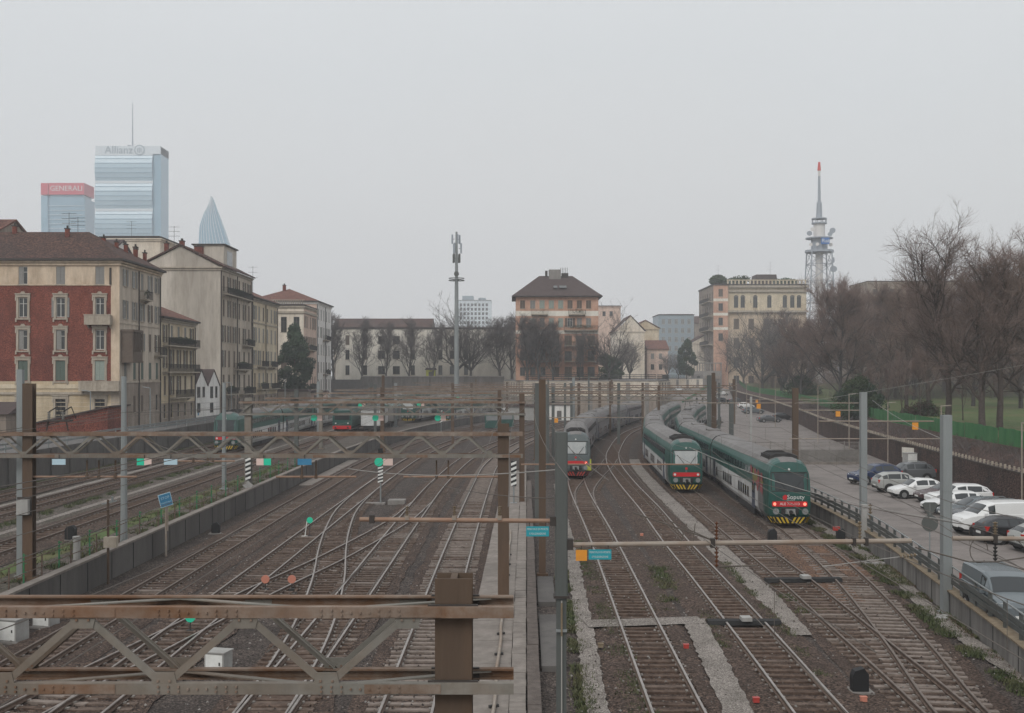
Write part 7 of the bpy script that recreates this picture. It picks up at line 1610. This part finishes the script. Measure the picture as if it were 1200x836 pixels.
def tree_px(kind, label, px, Y, top, z, base_H, group, w=1.0, rz=None, fac=.97):
    fac = .84 if kind in BIG else .88 if kind in WIDE else .90 if kind in ROUND else .92
    H = (EYE - (top - HZ) * Y / F - z) * fac; w = w * (1.1 if kind in BIG or kind in ROUND else 1.0)
    return tree(kind, label, (px - 600) * Y / F, Y, z, H, base_H, ru(0, 6.28) if rz is None else rz, group, w)
PG_ = 'bare trees of the park'
tree_px(BIG[0], 'tall bare tree with an open twiggy top, highest in the park', 1112, 112, 246, 4.2, 25, PG_, .95, 1.0)
tree_px(BIG[1], 'thick-trunked bare tree leaning over the screen fence near the right edge', 1152, 106, 272, 4.2, 25, PG_, 1.05, 2.1)
tree_px(BIG[2], 'thick-trunked bare tree right of the leaning one near the right edge', 1172, 108, 266, 4.2, 25, PG_, 1.0, 4.0)
tree_px(BIG[0], 'bare tree cut by the right edge of the photo', 1208, 112, 262, 4.2, 25, PG_, .95, 3.2)
tree_px(WIDE[0], 'dense broom-crowned bare tree, widest in the park', 984, 190, 322, 4.2, 24, PG_, .98, 0.5)
tree_px(WIDE[1], 'dense bare tree tucked right of the widest broom-crowned one', 1030, 205, 334, 4.3, 24, PG_, 1.05, 2.5)
tree_px(BIG[2], 'slender bare tree before the dense broom-crowned pair', 1062, 160, 318, 4.2, 25, PG_, .9, 1.3)
tree_px(BIG[1], 'brownish bare tree filling the gap behind the tallest tree', 1088, 150, 312, 4.2, 25, PG_, 1.0, 5.0)
tree_px(WIDE[1], 'brown dense bare tree deep behind the thick-trunked pair', 1140, 175, 318, 4.2, 24, PG_, 1.0, .9)
tree_px(WIDE[0], 'brown dense bare tree deep in the park by the right edge', 1196, 165, 305, 4.2, 24, PG_, 1.0, 4.4)
tree_px(BIG[2], 'bare tree in the depth of the park between the dense ones', 1072, 230, 340, 4.5, 25, PG_, 1.1, 3.7)
tree_px(WIDE[0], 'hazy bare tree at the back of the park, left', 1010, 285, 350, 5, 24, PG_, 1.1, 2.0)
tree_px(WIDE[1], 'hazy bare tree at the back of the park, centre', 1105, 270, 350, 5, 24, PG_, 1.1, 3.0)
tree_px(WIDE[0], 'hazy bare tree at the back of the park, right', 1170, 260, 345, 5, 24, PG_, 1.1, 5.6)
for k, (px, Y, top, lab) in enumerate(((1040, 150, 420, 'young thin bare tree left of the tallest tree trunk'), (1057, 140, 412, 'young thin bare tree beside the tallest tree, nearer one'), (1078, 135, 405, 'young thin bare tree behind the screen fence'), (1128, 128, 400, 'young thin bare tree left of the leaning thick trunk'), (1019, 160, 425, 'young thin bare tree right of the round dark bush'))): tree_px(YOUNG[k % 2], lab, px, Y, top, 4.2, 9, 'young thin trees of the park', .9)
CG = 'bare trees before the palazzo'
for k, (px, Y, top, kind, lab) in enumerate(((850, 450, 398, ROUND[0], 'dark bare tree before the tall orange block'), (872, 400, 386, ROUND[1], 'dark bare tree before the left part of the palazzo'), (893, 312, 380, ROUND[0], 'broad dark bare tree before the middle of the palazzo'), (916, 265, 374, ROUND[1], 'broad dark bare tree before the right part of the palazzo'), (938, 240, 372, WIDE[0], 'dark bare tree joining the palazzo trees to the broom-crowned tree'), (905, 330, 362, COLUMN[1], 'tall twiggy bare tree directly under the palazzo arches'))):
    tree_px(kind, lab, px, Y, top, bank_z(Y) - .6, 15 if kind in ROUND else 16 if kind in COLUMN else 24, CG, 1.0)
LGp = 'bare trees in front of the long cream building'
for k, (px, top, kind, w, lab) in enumerate(((391, 368, COLUMN[0], 1.0, 'bare tree leaning close to the white house'), (424, 373, COLUMN[1], .95, 'second bare tree from the left before the cream building'), (452, 376, COLUMN[2], .85, 'third bare tree from the left before the cream building'), (479, 374, COLUMN[0], .95, 'bare tree before the middle windows of the cream building'), (507, 378, COLUMN[1], .8, 'slimmest bare tree of the row before the cream building'),
        (535, 370, ROUND[0], 1.1, 'widest bare tree of the row, behind the tall mast'), (551, 374, ROUND[1], 1.0, 'wide bare tree just right of the tall mast'), (586, 372, COLUMN[2], 1.2, 'bare tree with pale background between mast and orange block'), (600, 369, COLUMN[0], 1.1, 'dark bare tree at the left corner of the orange block'))):
    tree_px(kind, lab, px, 292, top, 8.75, 16 if kind in COLUMN else 15, LGp, w * 1.15)
OG = 'bare trees in front of the orange block'
for k, (px, top, kind, w, lab) in enumerate(((618, 370, COLUMN[1], 1.3, 'dense dark bare tree before the left half of the orange block'), (632, 372, COLUMN[2], 1.3, 'second dense dark bare tree before the orange block'), (648, 376, COLUMN[0], 1.1, 'third dense dark bare tree before the orange block'), (679, 388, COLUMN[1], .8, 'slender pale-trunked bare tree before the balconies of the orange block'), (714, 376, ROUND[0], 1.0, 'bare tree at the right corner of the orange block'))):
    tree_px(kind, lab, px, 258, top, 8.7, 16 if kind in COLUMN else 15, OG, w)
for (px, Y, top, lab) in ((728, 330, 396, 'bare tree before the pale gable house'), (738, 340, 402, 'small bare tree right of the one before the pale gable'), (782, 380, 414, 'brownish bare tree in the street beyond the railing'), (795, 390, 416, 'brownish bare tree left of the dark evergreen')): tree_px(ROUND[1], lab, px, Y, top, 8.7, 15, 'bare trees of the centre street', 1.1)
gq = random.Random(77)
for k in range(9):
    px = 1045 + k * 21 + gq.uniform(-6, 6); tree_px(WIDE[k % 2] if k % 3 else BIG[2], 'brown bare tree merging into the thicket deep in the park', px, 200 + gq.uniform(0, 80), 335 + gq.uniform(0, 30), 4.4, 24, 'thicket trees deep in the park', 1.15)
# leafy evergreens: a trunk, limbs and leaf clumps with gaps
def leafy(name, label, x, y, z, H, W, m1, m2, n=60, leaf=.16, per=90, seed=5, low=.12, cat='tree'):
    g = random.Random(seed); t = thing(name, label, cat, (x, y, z)); T = MB(); T.tube([(0, 0, -.2), (0, 0, H * .8)], max(.08, H * .017), 7, 0, r1=.05); C_ = MB()
    for k in range(n):
        u = low + (1 - low) * (k + g.random()) / n; env = W / 2 * (math.sin(math.pi * min(1, (u - low * .6) / (1 - low * .6))) ** .6 * (1.15 - .55 * u)); a = g.uniform(0, 6.283); rr = env * math.sqrt(g.uniform(.15, 1)); c = Vector((rr * math.cos(a), rr * math.sin(a), u * H))
        if rr > .3: T.bar((0, 0, max(.2, c.z - rr * .6)), c, .05, .05)
        cr = W * g.uniform(.09, .17); mi = 1 if g.random() < .42 else 0
        for q in range(per):
            d = Vector((g.gauss(0, 1), g.gauss(0, 1), g.gauss(0, .8))).normalized() * cr * g.uniform(.3, 1) ** .5; p = c + d; n_ = (d.normalized() + Vector((g.gauss(0, .6), g.gauss(0, .6), g.gauss(0, .6)))).normalized(); x_ = n_.orthogonal().normalized() * leaf * g.uniform(.6, 1.3); y_ = n_.cross(x_).normalized() * leaf * .45
            C_.quad(p - x_, p - y_, p + x_, p + y_, mi)
    T.build('trunk', ['bark'], t); C_.build('crown', [m1, m2], t); return t
leafy('evergreen_tree', 'tall leafy green tree between the left houses', -45.3, 231, 3.6, 16.2, 8.0, 'evergreen', 'ever_light', 95, .34, 110, 3)
leafy('evergreen_tree', 'dark rounded evergreen at the end of the centre street', 60.6, 385, 8.7, 13.0, 8.0, 'evergreen', 'plant_green', 60, .4, 80, 4)
leafy('evergreen_tree', 'dark green conifer beside the right corner of the orange block', 25.5, 300, 8.7, 6.5, 7.5, 'evergreen', 'plant_green', 40, .3, 80, 5, .02)
leafy('shrub', 'dark green shrub left of the pale house gable', 30.5, 330, 8.7, 6.0, 6.5, 'evergreen', 'plant_green', 40, .3, 80, 6, .02, 'shrub')
leafy('shrub', 'round dark bush behind the green screen fence', 47.5, 152, 4.0, 5.2, 7.6, 'plant_green', 'evergreen', 70, .16, 130, 7, .02, 'shrub')
leafy('shrub', 'dark clipped bush under the palazzo trees', 63.5, 243, 4.6, 4.8, 9, 'plant_green', 'evergreen', 50, .2, 100, 8, .02, 'shrub')
leafy('shrub', 'low brown hedge at the edge of the park by the right bank', 52, 140, 4.2, 2.0, 6, 'leaf_bank', 'plant_green', 40, .15, 80, 9, .02, 'shrub')
# brownish undergrowth at the back of the park
def undergrowth(label, pts, h, n, m, seed, size=.5):
    g = random.Random(seed); mb = MB()
    for k in range(n):
        a = g.uniform(0, len(pts) - 1.001); i = int(a); f = a - i; p = Vector(pts[i]).lerp(Vector(pts[i + 1]), f); p += Vector((g.gauss(0, 2), g.gauss(0, 3), 0)); d = Vector((g.gauss(0, .35), g.gauss(0, .35), 1)).normalized(); l = h * g.uniform(.4, 1.2); x = d.orthogonal().normalized() * .03
        mb.add([p + x, p - x, p + d * l], [(0, 1, 2)])
        for q in range(6):
            b = p + d * l * g.uniform(.2, .9); e_ = (d + Vector((g.gauss(0, .6), g.gauss(0, .6), g.gauss(0, .3)))).normalized(); mb.add([b + x * .7, b - x * .7, b + e_ * l * .5], [(0, 1, 2)])
    o = mb.build('undergrowth', [m]); tag(o, label, 'undergrowth', kind='stuff')
undergrowth('brown leafless undergrowth at the back of the park', [(72, 330, 5), (88, 310, 5), (120, 290, 5), (170, 270, 5)], 9, 2600, 'twig', 3)
undergrowth('brown leafless undergrowth under the broom-crowned trees', [(60, 205, 4.4), (75, 215, 4.4), (95, 225, 4.4), (120, 230, 4.6)], 5, 1500, 'twig_dark', 4)
undergrowth('dry brown brambles on the bank above the park wall', [(36.5, 60, 3.6), (38.5, 78, 3.6), (42.5, 114, 3.6), (51, 173, 3.6), (57, 212, 4.0)], .9, 2500, 'twig_dark', 6)
# ------------------------------------------------------------ weeds, litter, people, fence posts
def weeds(label, areas, m='weeds', seed=1, h=.16, name='grass'):
    "areas: (polyline, half width, tufts per metre, z)"
    g = random.Random(seed); mb = MB()
    for (pts, hw_, dens, z) in areas:
        pa = Path(pts, 1)
        for k in range(int(pa.len * dens)):
            p, d = pa.at(g.uniform(0, pa.len)); n = Vector((d.y, -d.x)); q = p + n * g.gauss(0, hw_ * .55)
            if math.sin(q.y * 1.7 + q.x) + math.sin(q.y * .6) * .8 < -.55: continue
            for j in range(5):
                a = g.uniform(0, 6.283); c = Vector((q.x + g.gauss(0, .07), q.y + g.gauss(0, .07), z)); l = h * g.uniform(.4, 1.4); w = .02 * g.uniform(.7, 1.8); e_ = Vector((math.cos(a), math.sin(a), 0)); s_ = Vector((-e_.y, e_.x, 0)) * w
                mb.add([c + s_, c - s_, c + e_ * l * g.uniform(.3, .9) + Vector((0, 0, l * .8))], [(0, 1, 2)])
    return tag(mb.build(name, [m]), label, None, kind='stuff')
weeds('weeds growing along the gravel paths and ballast', [([(2.1, 24), (2.3, 40), (2.6, 56)], .30, 60, .03), ([(3.7, 26), (3.8, 38), (3.9, 50), (4.0, 66)], .30, 45, .03), ([(15.9, 34), (16.9, 45), (18.2, 54), (19.2, 66), (20.4, 80)], .35, 70, .03), ([(17.1, 36), (18.0, 47), (20.0, 64)], .30, 40, .03),
    ([(10.1, 36), (10.7, 48), (11.2, 60)], .25, 30, .03), ([(7.6, 38), (8.0, 46)], .25, 40, .03), ([(6.2, 46.2), (7.2, 52), (7.6, 58)], .6, 40, .03), ([(12.2, 46), (12.4, 52)], .4, 30, .03)], seed=2)
weeds('dry weeds on the raised yard verge', [([(-20.6, 46), (-20.6, 106)], .6, 22, UP), ([(-22.3, 46), (-22.3, 108)], .6, 14, UP), ([(-37.6, 50), (-37.7, 160)], .8, 40, UP), ([(-29.2, 50), (-29.2, 110)], .4, 16, UP)], seed=3, h=.22)
weeds('dead leaves and dry stalks along the parking wall', [([(16.2, 34), (17.9, 46), (19.6, 58)], .22, 60, .02)], 'dry_litter', 4, .10, 'leaves')
# stray stones on the ballast
g = random.Random(12); mb = MB()
for k in range(7500):
    y = 26 + 70 * g.random() ** 1.7; x = g.uniform(-18.5, 17) * min(1, y / 38 + .15); s = g.uniform(.025, .055)
    if cx(y) - 2.3 < x < cx(y) + 1.0 or x > wr_x(y) - .3: continue
    c = Vector((x, y, .1 + s * .2)); ps = [c + Vector((math.cos(a), math.sin(a), g.uniform(-.3, .3))) * s * g.uniform(.7, 1.2) for a in (0, 1.3, 2.5, 3.8, 5)]; top = c + Vector((g.uniform(-.3, .3) * s, g.uniform(-.3, .3) * s, s * .9)); i = len(mb.v)
    mb.add(ps + [top], [(q, (q + 1) % 5, 5) for q in range(5)], g.choice((0, 0, 1)))
tag(mb.build('gravel', ['ballast', 'concrete']), 'loose stones scattered over the ballast', None, kind='stuff')
# green fence posts with chains along the wall of the raised yard
GF = 'green fence posts on the edge of the raised yard'
pg = MB(); pg.tube([(0, 0, 0), (0, 0, 1.25)], .035, 6); pgm = pg.mesh('post', ['fence_green']); hk = MB()
for z in (.45, .8, 1.15): hk.tube([(-.05, 0, z), (.12, 0, z + .05)], .015, 4)
hkm = hk.mesh('hook', ['fence_green'])
for k in range(17):
    y = 46 + 3.6 * k; t = thing('fence_post', 'green metal fence post in the line above the stained concrete wall', 'fence post', (-20.25 + .02 * math.sin(k * 3), y, UP), 0, GF); link('post', pgm, t); link('hook', hkm, t)
mb = MB()
for z in (.5, 1.0):
    mb.tube([(-20.0, 40 + k * 2, UP + z + (.03 if k % 2 else 0)) for k in range(34)], .022, 4)
for k in range(22): mb.box((-20.0, 41 + k * 3.1, UP + .5), (.05, .05, 1.0))
tag(mb.build('low_fence', ['rail_side']), 'low rusty wire fence along the coping of the stained wall', 'fence')
t = thing('signal_box_post', 'thin brown post with a stone-coloured box standing against the stained wall', 'post', (-19.15, 52.6, 0)); mb = MB(); mb.tube([(0, 0, -.1), (0, 0, 4.0)], .06, 6); mb.build('pole', ['post_rust'], t); mb = MB(); mb.b2(-.15, .45, -.2, .1, 1.75, 2.25); mb.build('box', ['stone_trim'], t); mb = MB(); mb.bar((-.3, 0, 3.8), (.4, 0, 3.95), .06, .06); mb.tube([(.2, 0, 3.95), (.2, 0, 4.15)], .06, 6); mb.build('top_bracket', ['galv'], t)
t = thing('junction_pillar', 'white pillar box on the wall coping near the thin brown post', 'pillar', (-20.4, 52.0, UP)); mb = MB(); mb.tube([(0, 0, 0), (0, 0, 1.0)], .16, 10); mb.build('body', ['cabinet'], t); mb = MB(); mb.tube([(0, 0, 1.0), (0, 0, 1.1)], .19, 10); mb.build('cap', ['cabinet'], t)
t = thing('junction_pillar', 'white pillar box on the ochre wall right of the nearer grey steel post', 'pillar', (20.15, 63.5, .0)); mb = MB(); mb.b2(-.14, .14, -.12, .12, 0, 2.3); mb.build('body', ['cabinet'], t); mb = MB(); mb.tube([(0, 0, 2.3), (0, 0, 2.5)], .17, 10); mb.build('cap', ['cabinet'], t)
for (x, y, lab) in ((18.9, 57.8, 'crumpled white litter at the foot of the parking wall, farther heap'), (17.75, 45.0, 'crumpled white litter beside the nearer grey steel post')):
    mb = MB(); gg = random.Random(int(y))
    for k in range(9): mb.box((gg.uniform(-.5, .5), gg.uniform(-.2, .2), .08), (gg.uniform(.1, .3), gg.uniform(.1, .25), gg.uniform(.04, .16)), rz=gg.uniform(0, 3))
    tag(mb.build('litter_heap', ['cabinet'], None, (x, y, 0)), lab, 'litter')
# insulators on stays by the parking wall
t = thing('stay_rod', 'thin tension rod with orange insulators reaching over the parking wall', 'rod', (18.1, 49.5, 1.9)); mb = MB(); mb.tube([(0, 0, 0), (-4.4, -.5, -.45)], .02, 5); mb.build('rod', ['pale_wire'], t); mb = MB()
for k in range(5): mb.tube([(-.1 - k * .16, -.01 - k * .018, -.01 - k * .016), (-.18 - k * .16, -.02 - k * .018, -.018 - k * .016)], .075, 8)
mb.build('insulator', ['ochre_cap'], t)
for (x, y, z, lab) in ((21.25, 65.8, 1.1, 'orange-ringed insulator beside the farther grey steel post'),):
    t = thing('insulator', lab, 'insulator', (x, y, z)); mb = MB(); insulator(mb, (0, 0, 1.15), 1.0, .13); mb.build('discs', ['ochre_cap'], t); mb = MB(); mb.tube([(0, 0, 0), (0, 0, 1.2)], .04, 6); mb.build('rod', ['iron'], t)
# green stair rail by the far parking lot
t = thing('stair_railing', 'green railing of the steps left of the far white van', 'railing', (50.5, 300, 1.6)); mb = MB(); mb.bar((-4.5, 0, 1.0), (4.5, 8, 5.6), .12, .5)
for k in range(7): mb.box((-4.2 + k * 1.4, k * 1.22, .9 + k * .7), (.12, .12, 2.2))
mb.build('rail', ['fence_green'], t)
# two walkers -----------------------------------------------------------------
def person(label, x, y, z, rz, step=.18, h=1.76, coat='dark_cloth', bag=False):
    me = bpy.data.meshes.new('person'); s = h / 1.76
    J = dict(pelvis=(0, 0, .95), waist=(0, 0, 1.10), chest=(0, -.01, 1.32), neck=(0, 0, 1.47), headb=(0, -.015, 1.55), head=(0, -.02, 1.65), top=(0, -.01, 1.74),
        hl=(.09, 0, .90), kl=(.10, -step * .6, .50), al=(.10, -step * 1.0, .09), tl=(.11, -step * 1.0 - .17, .04), hr=(-.09, 0, .90), kr=(-.10, step * .25, .50), ar=(-.10, step * 1.0, .11), tr=(-.11, step * 1.0 - .15, .04),
        sl=(.19, 0, 1.40), el=(.25, step * .5, 1.13), wl=(.24, step * .35 - .08, .88), dl=(.235, step * .3 - .12, .79), sr=(-.19, 0, 1.40), er=(-.25, -step * .5, 1.13), wr=(-.24, -step * .7 - .08, .90), dr=(-.235, -step * .7 - .13, .82))
    rad = dict(pelvis=.15, waist=.145, chest=.16, neck=.06, headb=.075, head=.105, top=.06, hl=.095, kl=.065, al=.045, tl=.04, hr=.095, kr=.065, ar=.045, tr=.04, sl=.075, el=.055, wl=.04, dl=.03, sr=.075, er=.055, wr=.04, dr=.03)
    E = [('pelvis', 'waist'), ('waist', 'chest'), ('chest', 'neck'), ('neck', 'headb'), ('headb', 'head'), ('head', 'top'), ('pelvis', 'hl'), ('hl', 'kl'), ('kl', 'al'), ('al', 'tl'), ('pelvis', 'hr'), ('hr', 'kr'), ('kr', 'ar'), ('ar', 'tr'), ('chest', 'sl'), ('sl', 'el'), ('el', 'wl'), ('wl', 'dl'), ('chest', 'sr'), ('sr', 'er'), ('er', 'wr'), ('wr', 'dr')]
    ks = list(J); me.from_pydata([J[k] for k in ks], [(ks.index(a), ks.index(b)) for a, b in E], []); o = bpy.data.objects.new('person', me); COL.objects.link(o)
    md = o.modifiers.new('skin', 'SKIN'); o.modifiers.new('sub', 'SUBSURF').levels = 1
    for i, k in enumerate(ks): sv = me.skin_vertices[0].data[i]; sv.radius = (rad[k], rad[k] * (.75 if k in ('pelvis', 'waist', 'chest') else 1)); sv.use_root = k == 'pelvis'
    bpy.context.view_layer.update(); m2 = bpy.data.meshes.new_from_object(o.evaluated_get(bpy.context.evaluated_depsgraph_get())); bpy.data.objects.remove(o)
    m2.materials.clear(); m2.materials.append(M[coat]); m2.materials.append(M['skin'])
    for p in m2.polygons: p.use_smooth = True; c = p.center; p.material_index = 1 if c.z > 1.50 or (abs(c.x) > .2 and c.z < .90) else 0
    b = link('person', m2, None, (x, y, z), rz); b.scale = (s,) * 3; tag(b, label, 'person', 'walkers in the far parking lot')
    hm = MB()
    for i in range(6):
        for j in range(10):
            def q(i_, j_): th = .05 + i_ * .26; ph = 2 * math.pi * j_ / 10; return (.112 * math.sin(th) * math.cos(ph), .125 * math.sin(th) * math.sin(ph), 1.655 + .115 * math.cos(th))
            hm.quad(q(i, j), q(i + 1, j), q(i + 1, j + 1), q(i, j + 1))
    hm.build('hair', ['hair'], b, smooth=60)
    cm = MB()
    for i in range(4):
        for j in range(12):
            def q(i_, j_): ph = 2 * math.pi * j_ / 12; r = (.165, .18, .19, .205, .215)[i_]; return (r * math.cos(ph), r * .78 * math.sin(ph), (1.36, 1.18, 1.0, .85, .70)[i_])
            cm.quad(q(i, j), q(i, j + 1), q(i + 1, j + 1), q(i + 1, j))
    cm.build('coat', [coat], b, smooth=60); return b
p = G(816.5, 475, 2.0); person('person in dark clothes walking on the far parking lot, left of the pair', p.x, p.y, park_z(p.y), R(170)); p = G(822, 475, 2.0); person('person in dark clothes walking on the far parking lot, right of the pair', p.x + .3, p.y, park_z(p.y), R(185), step=.22, h=1.72)
# far clutter along the tracks below the cream building: huts and stacks
for k, (px, py, w, h, m_, lab, z) in enumerate(((505, 470, 5, 3.2, 'shutter_pale', 'grey-green hut beside the small distant trains', UP), (525, 466, 3, 4.5, 'concrete', 'pale narrow hut by the foot of the tall mast', UP), (560, 468, 8, 2.6, 'cabinet', 'long pale hut right of the tall mast', UP), (612, 462, 7, 3.0, 'cabinet', 'white hut in front of the beige wall behind the central posts', 0), (655, 462, 6, 3.4, 'white_wall', 'white hut below the orange block', 0), (505, 447, 2.4, 2.6, 'yellow_panel', 'small yellow hut on top of the dark stone wall', 8.75), (345, 470, 6, 3, 'dirty_base', 'brown hut behind the double-deck train', 3.6), (372, 466, 4, 2.6, 'pink_plaster', 'pinkish hut near the white house', 3.6))):
    Y = 270 if z == UP else 245 if z == 0 else 296 if z > 8 else 225 + 10 * (k % 2); x = (px - 600) * Y / F; t = thing('track_hut', lab, 'hut', (x, Y, z)); mb = MB(); mb.b2(-w / 2, w / 2, -1.5, 1.5, 0, h); mb.build('wall', [m_], t); mb = MB(); mb.prism([(-w / 2 - .3, h), (w / 2 + .3, h), (w / 2, h + .5), (-w / 2, h + .5)], -1.8, 1.8, 0, 'y'); mb.build('roof', ['slate_roof'], t); mb = MB(); mb.b2(-.5, .5, -1.53, -1.5, .1, 2.1); mb.build('door', ['frame_dark'], t)
for (px, Y, lab) in ((600, 210, 'green signal cabin by the far lattice gantries'), (583, 205, 'second green signal cabin by the far lattice gantries')):
    x = (px - 600) * Y / F - 1; t = thing('signal_cabin', lab, 'cabin', (x, Y, .2)); mb = MB(); mb.b2(-1.3, 1.3, -1, 1, 0, 2.6); mb.build('wall', ['signal_green' if 0 else 'train_green'], t); mb = MB(); mb.b2(-1.1, 1.1, -1.03, -1, 1.4, 2.2); mb.build('window', ['pane_pale'], t); mb = MB(); mb.b2(-1.5, 1.5, -1.2, 1.2, 2.6, 2.75); mb.build('roof', ['cabinet'], t)
# ------------------------------------------------------------ the mist
hz_m = bpy.data.materials.new('haze'); hz_m.use_nodes = True; nt = hz_m.node_tree; nt.nodes.clear()
ho = nt.nodes.new('ShaderNodeOutputMaterial'); hv = nt.nodes.new('ShaderNodeVolumePrincipled')
hv.inputs['Color'].default_value = (.93, .95, .98, 1); hv.inputs['Density'].default_value = .00047; hv.inputs['Anisotropy'].default_value = 0.0
nt.links.new(hv.outputs[0], ho.inputs['Volume'])
mb = MB(); mb.b2(-1600, 1600, -60, 2500, -1.5, 262); M['haze'] = hz_m
hz = mb.build('haze', ['haze']); tag(hz, 'pale winter mist over the railway yard', None, kind='stuff')
